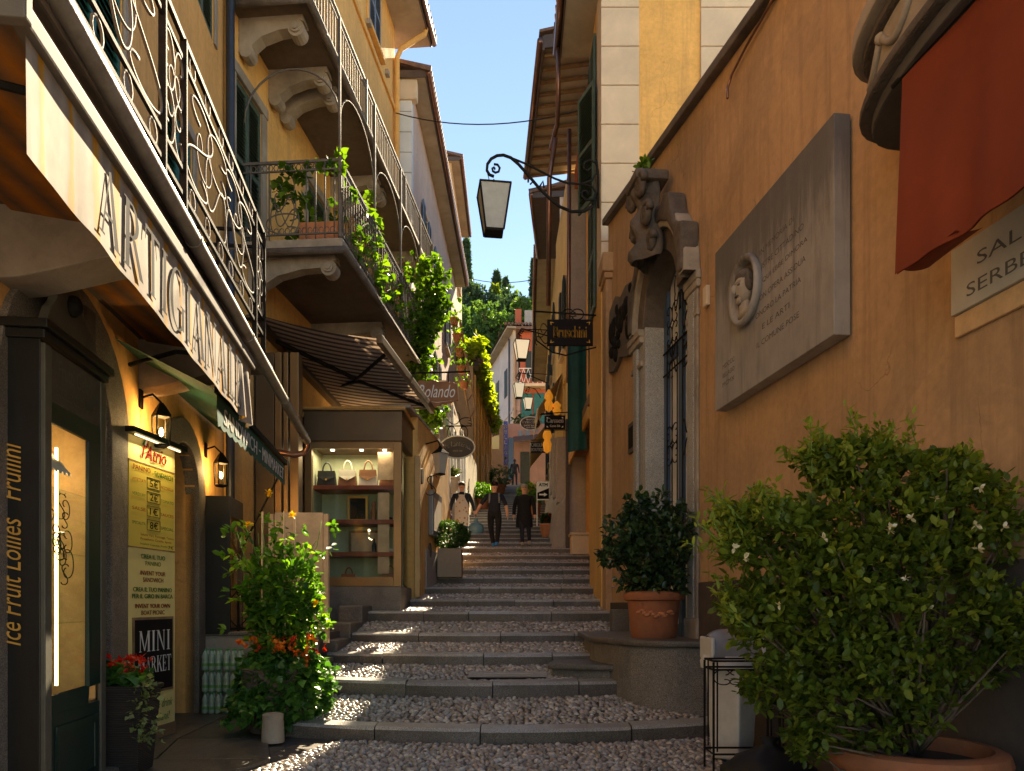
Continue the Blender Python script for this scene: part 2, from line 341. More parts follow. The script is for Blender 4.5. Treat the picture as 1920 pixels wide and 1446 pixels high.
M['hair_blond'] = plain('hair_blond', (.45, .30, .13), .6)
M['beige_cap'] = plain('beige_cap', (.42, .34, .27), .8)
M['red_paint'] = plain('red_paint', (.5, .02, .015), .5)
M['blue_bag'] = plain('blue_bag', (.09, .22, .33), .35)
M['shoe_blue'] = plain('shoe_blue', (.03, .22, .55), .6)
M['green_cloth'] = mat('green_cloth', (.004, .075, .05), .8, .15, 3, .15, 200)
M['red_cloth'] = mat('red_cloth', (.175, .026, .006), .85, .18, 1.5, .15, 240)
M['soil'] = mat('soil', (.03, .02, .014), .95, .4, 20, .8, 60)
M['bark'] = mat('bark', (.11, .075, .05), .9, .35, 12, .8, 50)
M['stem_green'] = plain('stem_green', (.12, .22, .03), .6)
M['wicker'] = None
M['glass'] = glassm('glass')
M['glass_dark'] = mat('glass_dark', (.018, .02, .022), .08, .2, 2, 0, 10, 0, .6)
M['lamp_glass'] = mat('lamp_glass', (.42, .40, .35), .35, .12, 6, .05, 40)
M['tile'] = mat('tile', (.17, .10, .075), .85, .35, 7, .6, 30)
M['fascia_brown'] = mat('fascia_brown', (.085, .06, .05), .6, .2, 5, .2, 50)
M['rubber'] = plain('rubber', (.01, .01, .01), .7)
M['plastic_white'] = plain('plastic_white', (.62, .60, .56), .35)
M['plastic_grey'] = plain('plastic_grey', (.22, .22, .225), .3)
# ------------------------------------------------------------------ text and leaf helpers
def raw_text(s, shear=0, space=1.0):
    cu = bpy.data.curves.new('lettering', 'FONT'); cu.body = s; cu.size = 1; cu.shear = shear; cu.resolution_u = 3
    cu.space_character = space; cu.align_x = 'LEFT'
    ob = bpy.data.objects.new('lettering', cu); me = bpy.data.meshes.new_from_object(ob)
    v = [(p.co.x, p.co.y) for p in me.vertices]; f = [tuple(p.vertices) for p in me.polygons]
    bpy.data.objects.remove(ob); bpy.data.meshes.remove(me); bpy.data.curves.remove(cu)
    return v, f
def fit_text(mb, s, P, w, h, shear=0, bold=0, space=1.0, warp=None, layers=1):
    """Put lettering s into mb; P(a,b) maps the unit box (a 0..1 along, b 0..1 up) to a point."""
    v, f = raw_text(s, shear, space)
    if not v: return
    xs = [p[0] for p in v]; ys = [p[1] for p in v]; x0, x1, y0, y1 = min(xs), max(xs), min(ys), max(ys)
    offs = [(0, 0)] if not bold else [(-bold, 0), (bold, 0), (0, bold), (0, -bold)]
    for ox, oy in offs:
        q = [((p[0] - x0) / (x1 - x0) + ox, (p[1] - y0) / max(1e-6, y1 - y0) + oy) for p in v]
        if warp: q = [warp(a, b) for a, b in q]
        mb.add([P(a, b) for a, b in q], f)
def quadP(o, r, u):     # unit box from a corner, a right vector and an up vector
    o, r, u = Vector(o), Vector(r), Vector(u); return lambda a, b: o + r * a + u * b
# a roman serif alphabet built from strokes, for the painted fascia letters
def arc_pts(cx, cy, rx, ry, a0, a1, n=14): return [(cx + rx * math.cos(R(a0 + (a1 - a0) * i / n)), cy + ry * math.sin(R(a0 + (a1 - a0) * i / n))) for i in range(n + 1)]
def band(cx, cy, rx, ry, t0, t1, a0, a1, n=14):
    o = arc_pts(cx, cy, rx, ry, a0, a1, n); q = []
    for i in range(n):
        def inn(k):
            a = R(a0 + (a1 - a0) * k / n); t = t0 + (t1 - t0) * abs(math.cos(a)); return (cx + (rx - t) * math.cos(a), cy + (ry - t * .6) * math.sin(a))
        q.append([o[i], o[i + 1], inn(i + 1), inn(i)])
    return q
def sq(x0, y0, x1, y1): return [(x0, y0), (x1, y0), (x1, y1), (x0, y1)]
def serif(x, w, y, t=.035): return sq(x - .07, y, x + w + .07, y + t)
T_, t_ = .15, .055
GL = {
 'I': (.36, [sq(.1, 0, .25, 1), serif(.1, T_, 0), serif(.1, T_, .965)]),
 'L': (.62, [sq(.1, 0, .25, 1), serif(.1, T_, .965), sq(.03, 0, .58, .05), [(.53, .05), (.58, 0), (.62, .24), (.58, .24)]]),
 'T': (.74, [sq(.3, 0, .45, 1), serif(.3, T_, 0), sq(.03, .94, .72, 1), [(.03, .95), (.08, .95), (.03, .75), (0, .75)], [(.67, .95), (.72, .95), (.75, .75), (.72, .75)]]),
 'E': (.64, [sq(.1, 0, .25, 1), sq(.03, 0, .58, .05), sq(.03, .95, .55, 1), sq(.25, .47, .46, .52), [(.53, .05), (.58, 0), (.62, .22), (.58, .22)], [(.5, .95), (.55, 1), (.58, .78), (.54, .78)], sq(.44, .38, .48, .61)]),
 'A': (.86, [[(.62, 0), (.79, 0), (.47, 1), (.38, .96)], [(.1, 0), (.16, 0), (.44, .98), (.4, .94)], sq(.24, .31, .6, .36), serif(.1, .06, 0), serif(.64, .13, 0)]),
 'N': (.86, [sq(.1, 0, .16, 1), sq(.66, 0, .72, 1), [(.08, 1), (.25, 1), (.72, 0), (.66, 0)], serif(.1, .06, 0), serif(.66, .06, .965), serif(.08, .1, .965)]),
 'R': (.80, [sq(.1, 0, .25, 1), serif(.1, T_, 0), serif(.1, T_, .965)] + band(.3, .74, .32, .26, .04, .14, -90, 90) + [sq(.2, .95, .32, 1), sq(.2, .48, .32, .53), [(.34, .5), (.48, .5), (.80, 0), (.64, 0)]]),
 'G': (.88, band(.46, .5, .43, .52, .05, .15, 50, 320, 24) + [sq(.66, .05, .79, .42), serif(.66, .13, .42), [(.68, .9), (.76, .98), (.76, .68), (.73, .68)]]),
 'M': (1.02, [sq(.1, 0, .16, 1), sq(.78, 0, .93, 1), [(.08, 1), (.24, 1), (.53, .05), (.46, .05)], [(.78, 1), (.86, 1), (.53, .05), (.46, .05)], serif(.1, .06, 0), serif(.78, T_, 0), serif(.1, .08, .965), serif(.82, .1, .965)]),
 'K': (.84, [sq(.1, 0, .25, 1), serif(.1, T_, 0), serif(.1, T_, .965), [(.25, .42), (.33, .42), (.74, 1), (.66, 1)], [(.36, .56), (.45, .68), (.82, 0), (.64, 0)], serif(.66, .12, 0), serif(.62, .1, .965)]),
}
def serif_text(mb, s, P, gap=.08):
    tot = sum(GL[c][0] for c in s) + gap * (len(s) - 1); x = 0
    for c in s:
        for poly in GL[c][1]: mb.add([P((x + a) / tot, b) for a, b in poly], [tuple(range(len(poly)))])
        x += GL[c][0] + gap
def np_obj(name, v, f, m, parent, rnd=None, smooth=False, kind=None):
    me = bpy.data.meshes.new(name); off = np.array(WLOC[parent.name]) if parent else np.zeros(3)
    me.vertices.add(len(v)); me.vertices.foreach_set('co', (v - off).astype(np.float32).ravel())
    nf, k = f.shape; me.loops.add(nf * k); me.loops.foreach_set('vertex_index', f.astype(np.int32).ravel())
    me.polygons.add(nf); me.polygons.foreach_set('loop_start', np.arange(0, nf * k, k, dtype=np.int32)); me.polygons.foreach_set('loop_total', np.full(nf, k, dtype=np.int32))
    if smooth: me.polygons.foreach_set('use_smooth', np.ones(nf, dtype=bool))
    me.update(calc_edges=True); me.validate()
    if rnd is not None:
        a = me.attributes.new('rnd', 'FLOAT', 'POINT'); a.data.foreach_set('value', rnd.astype(np.float32))
    o = bpy.data.objects.new(name, me); COL.objects.link(o); me.materials.append(m); WLOC[o.name] = Vector(off)
    if parent: o.parent = parent
    if kind: o['kind'] = kind
    return o
LEAFS = {   # along, across, lift
 'oval': np.array([(0, 0, 0), (.3, .24, .05), (.3, -.24, .05), (.68, .24, .07), (.68, -.24, .07), (1, 0, 0), (.5, 0, -.03)]),
 'long': np.array([(0, 0, 0), (.3, .15, .05), (.3, -.15, .05), (.7, .15, .04), (.7, -.15, .04), (1, 0, -.06), (.5, 0, -.02)]),
 'ivy': np.array([(0, 0, 0), (.22, .48, .03), (.25, -.48, .03), (.58, .30, .05), (.58, -.30, .05), (1, 0, -.05), (.42, 0, -.03)]),
}
LF_F = np.array([(0, 6, 1), (0, 2, 6), (1, 6, 3), (2, 4, 6), (3, 6, 5), (4, 5, 6)])
def leaves(name, pos, dirs, size, m, parent, shape='oval', droop=.0, kind='stuff', rnd=None, roll=1.0):
    pos = np.asarray(pos, float); d = np.asarray(dirs, float); n = len(pos); size = np.broadcast_to(np.asarray(size, float), (n,))
    d = d + RNG.normal(0, .25, (n, 3)); d[:, 2] -= droop; d /= np.linalg.norm(d, axis=1)[:, None] + 1e-9
    up = np.tile(np.array([0, 0, 1.]), (n, 1)) + RNG.normal(0, .45 * roll, (n, 3))
    sd_ = np.cross(d, up); sd_ /= np.linalg.norm(sd_, axis=1)[:, None] + 1e-9; nn = np.cross(sd_, d)
    T = LEAFS[shape]
    v = pos[:, None, :] + size[:, None, None] * (T[None, :, 0:1] * d[:, None, :] + T[None, :, 1:2] * sd_[:, None, :] + T[None, :, 2:3] * nn[:, None, :])
    f = (LF_F[None] + (np.arange(n) * 7)[:, None, None]).reshape(-1, 3)
    r = RNG.random(n) if rnd is None else np.clip(np.asarray(rnd) + RNG.normal(0, .12, n), 0, 1)
    return np_obj(name, v.reshape(-1, 3), f, m, parent, np.repeat(r, 7), True, kind)
def shell_pts(c, rad, n, inner=.55, lump=.18, up=False, seed=0):
    """cluster centres spread through an uneven ellipsoid, most of them near its skin"""
    g = np.random.default_rng(seed); d = g.normal(0, 1, (n, 3)); d /= np.linalg.norm(d, axis=1)[:, None]
    if up: d[:, 2] = np.abs(d[:, 2])
    ph = g.random((6, 3)) * 6; k = g.normal(0, 2.2, (6, 3)); b = sum(np.sin(d @ k[i] + ph[i, 0]) for i in range(6)) / 6
    r = inner + (1 - inner) * g.random(n) ** .45
    return np.array(c) + d * np.array(rad) * (r * (1 + lump * 2 * b))[:, None], d
def whorls(name, cen, dr, k, size, m, parent, shape='oval', spread=.9, kind='stuff', droop=0, seed=1, rv=None):
    g = np.random.default_rng(seed); n = len(cen); P_ = np.repeat(cen, k, 0); D = np.repeat(dr, k, 0) * .5 + g.normal(0, spread, (n * k, 3))
    P_ = P_ + g.normal(0, .25, P_.shape) * size
    base = g.random(n) if rv is None else rv
    return leaves(name, P_, D, size * (.65 + .6 * g.random(n * k)), m, parent, shape, droop, kind, np.repeat(base, k) * .75 + .12)

# ------------------------------------------------------------------ the stepped street
bounce_sheet = MB().add([(-60, -90, -.06), (60, -90, -.06), (60, .02, -.06), (-60, .02, -.06)], [(0, 1, 2, 3)]).build('bounce_pavement', mat('pale_paving', (.52, .47, .40), .8, .15, 2, .3, 40)); tag(bounce_sheet, kind='structure')  # unseen pale ground added behind the camera to bounce warm fill
ground = MB().add([(-400, -60, -.4), (400, -60, -.4), (400, 400, -.4), (-400, 400, -.4)], [(0, 1, 2, 3)]).build('ground', M['mortar']); tag(ground, kind='structure')
YTOP = [1367, 1281, 1227, 1188, 1148, 1125, 1101, 1083, 1067, 1053, 1041, 1027]; YBOT = [1394, 1306, 1246, 1204, 1165, 1137, 1113, 1094, 1077, 1062, 1049, 1036]
ST = []     # (Y, top, base, xl, xr, bow)
XL = [-2.40, -2.33, -2.47, -2.67, -2.5, -1.83, -1.75, -1.64, -1.55, -1.48, -1.6, -1.9]
XR = [2.24, 1.95, 1.78, 1.86, 1.66, 1.60, 2.03, 2.03, 2.03, 2.03, 2.03, 2.03]
BOW = [.5, .42, .36, .3, .25, .2, .18, .16, .15, .14, .13, .12]
for k in range(12):
    Y = 7.2 + 1.2 * k; ST.append((Y, EYE + (HZ - YTOP[k]) * Y / FOC, EYE + (HZ - YBOT[k]) * Y / FOC, XL[k], XR[k], BOW[k]))
k = 12
while True:
    Y = 20.4 + 1.05 * (k - 11); top = ST[11][1] + .215 * (Y - 20.4)
    if Y > 60: break
    xl = -2.0 + .03 * (Y - 21.4); xr = 1.62 if Y < 47 else 1.62 - .06 * (Y - 47)
    ST.append((Y, top, top - .115, xl, xr, .1)); k += 1
def yfront(k, x):
    Y, t, b, xl, xr, bw = ST[k]; xc = (xl + xr) / 2; return Y + bw * ((x - xc) / (xr - xl) * 2) ** 2
def street_z(x, y):
    kk = -1
    for k in range(len(ST)):
        if yfront(k, x) <= y: kk = k
        else: break
    if kk < 0: return .142 * y / 7.2 if y > 0 else 0
    y0 = yfront(kk, x); h = ST[kk][1]
    if kk + 1 < len(ST): y1 = yfront(kk + 1, x); return h + (ST[kk + 1][2] - h) * (y - y0) / (y1 - y0)
    return h
street = thing('stepped_street', 'cobbled stepped street with granite kerbs climbing between the houses', 'street', (0, 7, 0), kind='structure')
KW = .23
bed = MB(); farbed = MB()
def tread_sheet(k):     # mortar bed of tread k (k=-1: the approach)
    nx = 14
    if k >= 0: Y, h, b, xl, xr, bw = ST[k]
    else: h, xl, xr = 0.0, -2.9, 3.3
    nb = ST[k + 1][2] if k + 1 < len(ST) else h + .12
    def P(i, j):
        x = xl + (xr - xl) * i
        y0 = yfront(k, x) + KW * .8 if k >= 0 else 0.0
        y1 = (yfront(k + 1, x) + .05) if k + 1 < len(ST) else y0 + 1
        z0 = h if k >= 0 else 0
        return (x, y0 + (y1 - y0) * j, z0 + (nb - z0) * j - .018)
    (bed if k < 13 else farbed).grid(P, nx, 3)
for k in range(-1, len(ST)): tread_sheet(k)
bedo = bed.build('cobble_bed', M['mortar'], street); farbed.build('far_treads', granite('far_tread', (.24, .22, .2), (.36, .335, .31), .3, .1, (.12, .1, .085), .4), street)
# side skirts below the treads so nothing floats
sk = MB()
for k, (Y, h, b, xl, xr, bw) in enumerate(ST):
    y1 = yfront(k + 1, 0) if k + 1 < len(ST) else Y + 1.05
    sk.box(xl, xr, yfront(k, 0) + .1 + bw, y1 + .3, -.35, b - .03)
sk.build('step_core', M['mortar'], street)
# kerb stones, one object each
for k, (Y, h, b, xl, xr, bw) in enumerate(ST):
    w = xr - xl; nst = 4 if k < 12 else (3 if k < 22 else 1)
    cuts = [xl + w * (i / nst + (random.uniform(-.07, .07) if 0 < i < nst else 0)) for i in range(nst + 1)]
    for i in range(nst):
        a, c = cuts[i] + .006, cuts[i + 1] - .006; mb = MB(); sg = 6 if k < 8 else 3
        dz = random.uniform(-.008, .008); dy = random.uniform(-.012, .012); P = []
        for j in range(sg + 1):
            x = a + (c - a) * j / sg; yf = yfront(k, x) + dy; wv = random.uniform(-.006, .006) if k < 8 else 0
            P.append([(x, yf + wv, b - .12), (x, yf - .004 + wv, h - .03 + dz), (x, yf + .022, h + dz + wv * .4), (x, yf + KW, h + dz + .012), (x, yf + KW, b - .12)])
        v = [p for r_ in P for p in r_]; n5 = 5
        f = [(j * 5 + q, (j + 1) * 5 + q, (j + 1) * 5 + (q + 1) % 5, j * 5 + (q + 1) % 5) for j in range(sg) for q in range(5)]
        f += [tuple(range(5))[::-1], tuple(sg * 5 + q for q in range(5))]
        mb.add(v, f); mb.mi = [1 if (q_ < sg * 5 and q_ % 5 in (1, 2)) else 0 for q_ in range(len(f))]; mb.build('kerb_stone', [M['granite_kerb'], M['granite_sheen']], street, smooth=40)
# cobbles: rounded lake pebbles set in mortar
COB = [(0, (.18, .14, .115)), (.2, (.34, .28, .23)), (.4, (.25, .225, .205)), (.55, (.43, .345, .27)), (.72, (.32, .31, .305)), (.86, (.50, .43, .36)), (1, (.6, .55, .49))]
M['cobble'] = attr_ramp('cobble', COB, .24, True, .2, 60, .7); M['cobble_one'] = attr_ramp('cobble_one', COB, .24, False, .2, 60, .7)
def pebble_tpl(n, rings):
    v = []; 
    for r, z in rings: v += [(r * math.cos(2 * math.pi * i / n), r * math.sin(2 * math.pi * i / n), z) for i in range(n)]
    v.append((0, 0, 1)); f = []
    for a in range(len(rings) - 1):
        for i in range(n):
            j = (i + 1) % n; p, q, r_, s_ = a * n + i, a * n + j, (a + 1) * n + j, (a + 1) * n + i; f += [(p, q, r_), (p, r_, s_)]
    t = (len(rings) - 1) * n; f += [(t + i, t + (i + 1) % n, t + n) for i in range(n)]
    return np.array(v, float), np.array(f)
peb = []
slab_rect = (-1.18, .62)          # stone insert with a drain channel on the second tread
for k in range(-1, 13):
    if k >= 0: Y, h, b, xl, xr, bw = ST[k]
    else: xl, xr = -2.85, 3.2
    sp = .064 if k < 3 else .075; y = 5.3 if k < 0 else Y; row = 0
    y1m = max(yfront(k + 1, x) for x in (xl, 0, xr))
    while y < y1m + .1:
        x = xl + (sp / 2 if row % 2 else 0); row += 1
        while x < xr:
            px, py = x + random.uniform(-.02, .02), y + random.uniform(-.016, .016)
            y0 = yfront(k, px) + KW + .015 if k >= 0 else 5.2; y1 = yfront(k + 1, px) - .015
            ok = y0 < py < y1
            if k == 1 and -.52 < px < .42 and y0 + .10 < py < y0 + .47: ok = False
            if k == -1 and px < -1.9 - (6.9 - py) * .35: ok = False
            if ok:
                f_ = (py - y0) / (y1 - y0); hz = (ST[k][1] if k >= 0 else .142 * .72); zz = hz + ((ST[k + 1][2]) - hz) * f_
                peb.append((px, py, zz - .019, sp * random.uniform(.46, .70), sp * random.uniform(.34, .48), random.uniform(.020, .034), random.uniform(0, math.pi), random.random(), random.uniform(-.18, .18)))
            x += sp * random.uniform(.92, 1.12)
        y += sp * .82
peb = np.array(peb)
vis = (peb[:, 1] > 6.15) & (np.abs(peb[:, 0] / peb[:, 1]) < .64)
order = np.argsort(np.where(vis, peb[:, 1], 99)); near = order[:300]; rest = np.setdiff1d(np.arange(len(peb)), near)
T1 = pebble_tpl(9, [(.92, -.4), (1, .15), (.8, .62), (.42, .92)]); T2 = pebble_tpl(7, [(1, -.2), (.8, .6)])
for nm, sel, (tv, tf) in (('cobbles', rest[peb[rest, 1] < 11.5], T1), ('far_cobbles', rest[peb[rest, 1] >= 11.5], T2)):
    p = peb[sel]; n = len(p); ca, sa_ = np.cos(p[:, 6]), np.sin(p[:, 6]); nv = len(tv)
    jit = 1 + RNG.normal(0, .09, (n, nv)); lx = tv[None, :, 0] * p[:, 3:4] * jit; ly = tv[None, :, 1] * p[:, 4:5] * jit
    v = np.stack([p[:, 0:1] + lx * ca[:, None] - ly * sa_[:, None], p[:, 1:2] + lx * sa_[:, None] + ly * ca[:, None], p[:, 2:3] + tv[None, :, 2] * p[:, 5:6] + lx * p[:, 8:9] * .6], -1).reshape(-1, 3)
    f = (tf[None] + (np.arange(n) * nv)[:, None, None]).reshape(-1, 3)
    np_obj(nm, v, f, M['cobble'], street, np.repeat(p[:, 7], nv), True, 'stuff')
pm = []
for i in range(8):
    mb = MB(); tv, tf = T1; g = np.random.default_rng(40 + i); tv = tv * (1 + g.normal(0, .08, (len(tv), 1)))
    mb.add([tuple(q) for q in tv], [tuple(q) for q in tf]); pm.append(mb.mesh('cobble', smooth=True))
for i in near:
    p = peb[i]; put(pm[i % 8], 'cobble', M['cobble_one'], p[:3], street, (0, p[8], p[6]), (p[3], p[4], p[5]))
# drain slab on the second tread, iron strips of a sunken cover in the approach
ds = MB()
zz = ST[1][1] + .035
def dpt(a, b): x = -.52 + .94 * a; y0 = yfront(1, x) + KW + .10; return Vector((x, y0 + .36 * b, street_z(x, y0 + .36 * b) + .002))
ds.grid(lambda i, j: dpt(i, j) + Vector((0, 0, 0)), 8, 3); dso = ds.build('drain_slab', M['granite_light'], street)
gr = MB(); gr.tube([dpt(.18 + .64 * i / 9, .25) + Vector((0, 0, .006)) for i in range(10)], .022, 6, flat=.35); gr.tube([dpt(.2 + .62 * i / 9, .5) + Vector((0, 0, .006)) for i in range(10)], .02, 6, flat=.35)
gr.build('drain_channel', M['marble_pale'], street)
for px in (1020, 1120):
    s_ = MB(); a = Vector(((px - 960) / FOC * 6.75, 6.6, street_z(.4, 6.6) + .012)); s_.box(a.x - .007, a.x + .007, a.y, a.y + .38, a.z - .03, a.z + .018); s_.build('cover_strip', M['zinc'], street)
# flat dark paving before the shops on the left, and the raised terrace with its granite wall
pav = thing('shop_pavement', 'dark flat stone paving before the shops on the left', 'pavement', (-3.2, 7, .1), kind='structure')
L1 = LF(-2.70, -.1286)
uc = [3.2, 4.6, 5.5, 6.5, 7.4, 8.3, 9.5]
def pz(y): return .155 if y > 7.2 else .155 - (7.2 - y) * .018
def paveX(y): return -1.93 - (7.0 - y) * .36 if y < 7 else -2.42
for i in range(6):
    for j in range(2):
        mb = MB(); y0, y1 = uc[i] + .006, uc[i + 1] - .006
        def xx(y, t): a = -2.70 - .1286 * y - .55; b_ = paveX(y); return a + (b_ - a) * t
        t0, t1 = (0, .497) if j == 0 else (.503, 1)
        c = [(xx(y0, t0), y0, -.1), (xx(y0, t1), y0, -.1), (xx(y1, t1), y1, -.1), (xx(y1, t0), y1, -.1)]
        d = random.uniform(-.002, .002); mb.hexa(c + [(q[0], q[1], pz(q[1]) + d) for q in c]); mb.build('paving_slab', M['paving'], pav, bevel=.008)
# ------------------------------------------------------------------ building helpers
def wall_face(mb, F, u0, u1, z0, z1, opens=(), depth=.3):
    us = sorted({u0, u1, *[o[0] for o in opens], *[o[1] for o in opens]}); zs = sorted({z0, z1, *[o[2] for o in opens], *[o[3] for o in opens]})
    for a, b in zip(us, us[1:]):
        for c, d in zip(zs, zs[1:]):
            if any(o[0] - 1e-6 <= a and b <= o[1] + 1e-6 and o[2] - 1e-6 <= c and d <= o[3] + 1e-6 for o in opens): continue
            mb.add([F.p(a, 0, c), F.p(b, 0, c), F.p(b, 0, d), F.p(a, 0, d)], [(0, 1, 2, 3)])
    for a, b, c, d in opens:
        q = [(a, c), (b, c), (b, d), (a, d)]
        for i in range(4):
            (s0, t0), (s1, t1) = q[i], q[(i + 1) % 4]
            mb.add([F.p(s0, 0, t0), F.p(s1, 0, t1), F.p(s1, -depth, t1), F.p(s0, -depth, t0)], [(0, 1, 2, 3)])
    q = [(u0, z0), (u1, z0), (u1, z1), (u0, z1)]
    for i in (1, 2, 3):
        (s0, t0), (s1, t1) = q[i], q[(i + 1) % 4]
        mb.add([F.p(s0, 0, t0), F.p(s1, 0, t1), F.p(s1, -depth, t1), F.p(s0, -depth, t0)], [(0, 1, 2, 3)])
    return mb
def spandrel(mb, F, uc, r, zs, n=12, depth=.3):   # fills the square over an arch opening uc-r..uc+r, zs..zs+r
    for sgn in (-1, 1):
        for i in range(n):
            a0, a1 = R(90 * i / n), R(90 * (i + 1) / n)
            p0 = (uc + sgn * r * math.cos(a0), zs + r * math.sin(a0)); p1 = (uc + sgn * r * math.cos(a1), zs + r * math.sin(a1))
            mb.add([F.p(p0[0], 0, p0[1]), F.p(p1[0], 0, p1[1]), F.p(p1[0], 0, zs + r), F.p(p0[0], 0, zs + r)], [(0, 1, 2, 3)])
            mb.add([F.p(p0[0], 0, p0[1]), F.p(p1[0], 0, p1[1]), F.p(p1[0], -depth, p1[1]), F.p(p0[0], -depth, p0[1])], [(0, 1, 2, 3)])
def arch_ring(mb, F, uc, ri, ro, zs, z0, n0, n1, k=16):
    pts = [(uc - 1, z0)]; path = [(-1, None)]
    pr = [(a, zs + 0) for a in ()]
    inn = [(uc - ri, z0), (uc - ri, zs)] + [(uc - ri * math.cos(math.pi * i / k), zs + ri * math.sin(math.pi * i / k)) for i in range(1, k)] + [(uc + ri, zs), (uc + ri, z0)]
    out = [(uc - ro, z0), (uc - ro, zs)] + [(uc - ro * math.cos(math.pi * i / k), zs + ro * math.sin(math.pi * i / k)) for i in range(1, k)] + [(uc + ro, zs), (uc + ro, z0)]
    b = len(mb.v); m = len(inn)
    for (iu, iz), (ou, oz) in zip(inn, out):
        mb.v += [tuple(F.p(iu, n0, iz)), tuple(F.p(ou, n0, oz)), tuple(F.p(ou, n1, oz)), tuple(F.p(iu, n1, iz))]
    for i in range(m - 1):
        for q in range(4): mb.f.append([b + i * 4 + q, b + i * 4 + (q + 1) % 4, b + (i + 1) * 4 + (q + 1) % 4, b + (i + 1) * 4 + q]); mb.mi.append(mb.cur)
    return mb
def shutter(parent, F, u0, u1, z0, z1, n, m, pitch=.055, single=False, mid=True, name='shutter'):
    t = .045; w = .055; mb = MB()
    mb.fbox(F, u0, u0 + w, n, n + t, z0, z1); mb.fbox(F, u1 - w, u1, n, n + t, z0, z1)
    rails = [(z0, z0 + .09), (z1 - .09, z1)] + ([((z0 + z1) / 2 - .04, (z0 + z1) / 2 + .04)] if mid else [])
    for a, b in rails: mb.fbox(F, u0 + w, u1 - w, n + .001, n + t - .001, a, b)
    sh = mb.build(name, m, parent, bevel=.004, seg=1); sl = MB(); z = z0 + .1
    while z < z1 - .12:
        if not any(a - .03 < z < b for a, b in rails):
            q = sl if not single else MB()
            q.hexa([F.p(u0 + w, n + .04, z), F.p(u1 - w, n + .04, z), F.p(u1 - w, n + .05, z + .004), F.p(u0 + w, n + .05, z + .004), F.p(u0 + w, n + .0, z + pitch * .95), F.p(u1 - w, n + .0, z + pitch * .95), F.p(u1 - w, n + .008, z + pitch), F.p(u0 + w, n + .008, z + pitch)])
            if single: q.build('slat', m, sh)
        z += pitch
    if not single and sl.v: tag(sl.build('louvres', m, sh), kind='stuff')
    bk = MB(); bk.fbox(F, u0 + w * .6, u1 - w * .6, n - .012, n - .006, z0 + .02, z1 - .02); bk.build('backing', M['shutter_dark'], sh)
    return sh
def sash(parent, F, u0, u1, z0, z1, n, m=None, fm=None):
    mb = MB(); w = .06; fm = fm or M['wood_old']
    mb.fbox(F, u0, u0 + w, n, n + .06, z0, z1); mb.fbox(F, u1 - w, u1, n, n + .06, z0, z1); mb.fbox(F, u0 + w, u1 - w, n, n + .06, z0, z0 + w); mb.fbox(F, u0 + w, u1 - w, n, n + .06, z1 - w, z1)
    c = (u0 + u1) / 2; mb.fbox(F, c - .03, c + .03, n, n + .055, z0 + w, z1 - w)
    s = mb.build('window', fm, parent); g = MB(); g.fbox(F, u0 + w, u1 - w, n - .01, n + .02, z0 + w, z1 - w); g.build('pane', M['glass_dark'], s); return s
def surround(parent, F, u0, u1, z0, z1, m, w=.16, n=.04, sill=True, name='window_surround'):
    mb = MB(); mb.fbox(F, u0 - w, u0, .002, n, z0, z1); mb.fbox(F, u1, u1 + w, .002, n, z0, z1); mb.fbox(F, u0 - w * 1.1, u1 + w * 1.1, .002, n + .015, z1, z1 + w)
    if sill: mb.fbox(F, u0 - w * 1.3, u1 + w * 1.3, .002, n + .09, z0 - .09, z0)
    return mb.build(name, m, parent, bevel=.01)
def simple_window(parent, F, u0, u1, z0, z1, sm, sur=None, leaf='open'):
    if sur: surround(parent, F, u0, u1, z0, z1, sur, .12, .03)
    g = MB(); g.fbox(F, u0, u1, .002, .012, z0, z1); w = g.build('window', M['glass_dark'], parent)
    h = (u1 - u0) / 2
    if leaf == 'open':
        for a, b in ((u0 - h, u0), (u1, u1 + h)): shutter(parent, F, a, b, z0, z1, .05, sm, .07)
    else:
        for a, b in ((u0, u0 + h - .005), (u0 + h + .005, u1)): shutter(parent, F, a, b, z0, z1, .03, sm, .07)
def corbel(parent, F, u, w, n1, z, h, m, name='bracket'):
    """scrolled stone bracket under a balcony: underside swells to a volute at its outer end"""
    pr = [(0.002, z), (n1, z), (n1 + .02, z - .10)]
    for i in range(11): a = R(60 - 240 * i / 10); pr.append((n1 - .10 + .12 * math.cos(a), z - .19 + .12 * math.sin(a)))
    pr += [(n1 * .62, z - .17 * 1.2), (n1 * .35, z - h * .55), (n1 * .2, z - h * .78)]
    for i in range(8): a = R(20 - 200 * i / 7); pr.append((.11 + .10 * math.cos(a), z - h * .9 + .1 * math.sin(a)))
    pr.append((.002, z - h * .92))
    mb = MB(); mb.prism([F.p(u - w / 2, n, q) for n, q in pr], F.p(u + w / 2, 0, 0) - F.p(u - w / 2, 0, 0)); o = mb.build(name, m, parent, bevel=.012)
    d = MB(); e = F.p(u - w / 2, 0, 0) - F.p(u + w / 2, 0, 0); e.normalize()
    for s in (-1, 1):
        q = MB(); c0 = F.p(u + s * w / 2, n1 - .10, z - .19); ax = (F.p(u + s, 0, 0) - F.p(u, 0, 0)).normalized()
        q.tube([c0 - ax * .01, c0 + ax * .03], .075, 14); q.tube([c0 + ax * .03, c0 + ax * .05], .045, 12); q.build('volute', m, o, smooth=40)
    return o
def euler(K, n=44, c_type=False, off=0):
    x = y = 0; th = 0; P = [(0, 0)]
    for i in range(n):
        s = (i + .5) / n; k = K * (2 * s - 1) if not c_type else K * abs(2 * s - 1) + off
        th += k / n; x += math.cos(th) / n; y += math.sin(th) / n; P.append((x, y))
    a = np.array(P); a -= a.min(0); a /= a.max(0); return a
SCR_S = euler(15); SCR_C = euler(16, c_type=True, off=1.5); SCR_S2 = euler(22, 60)
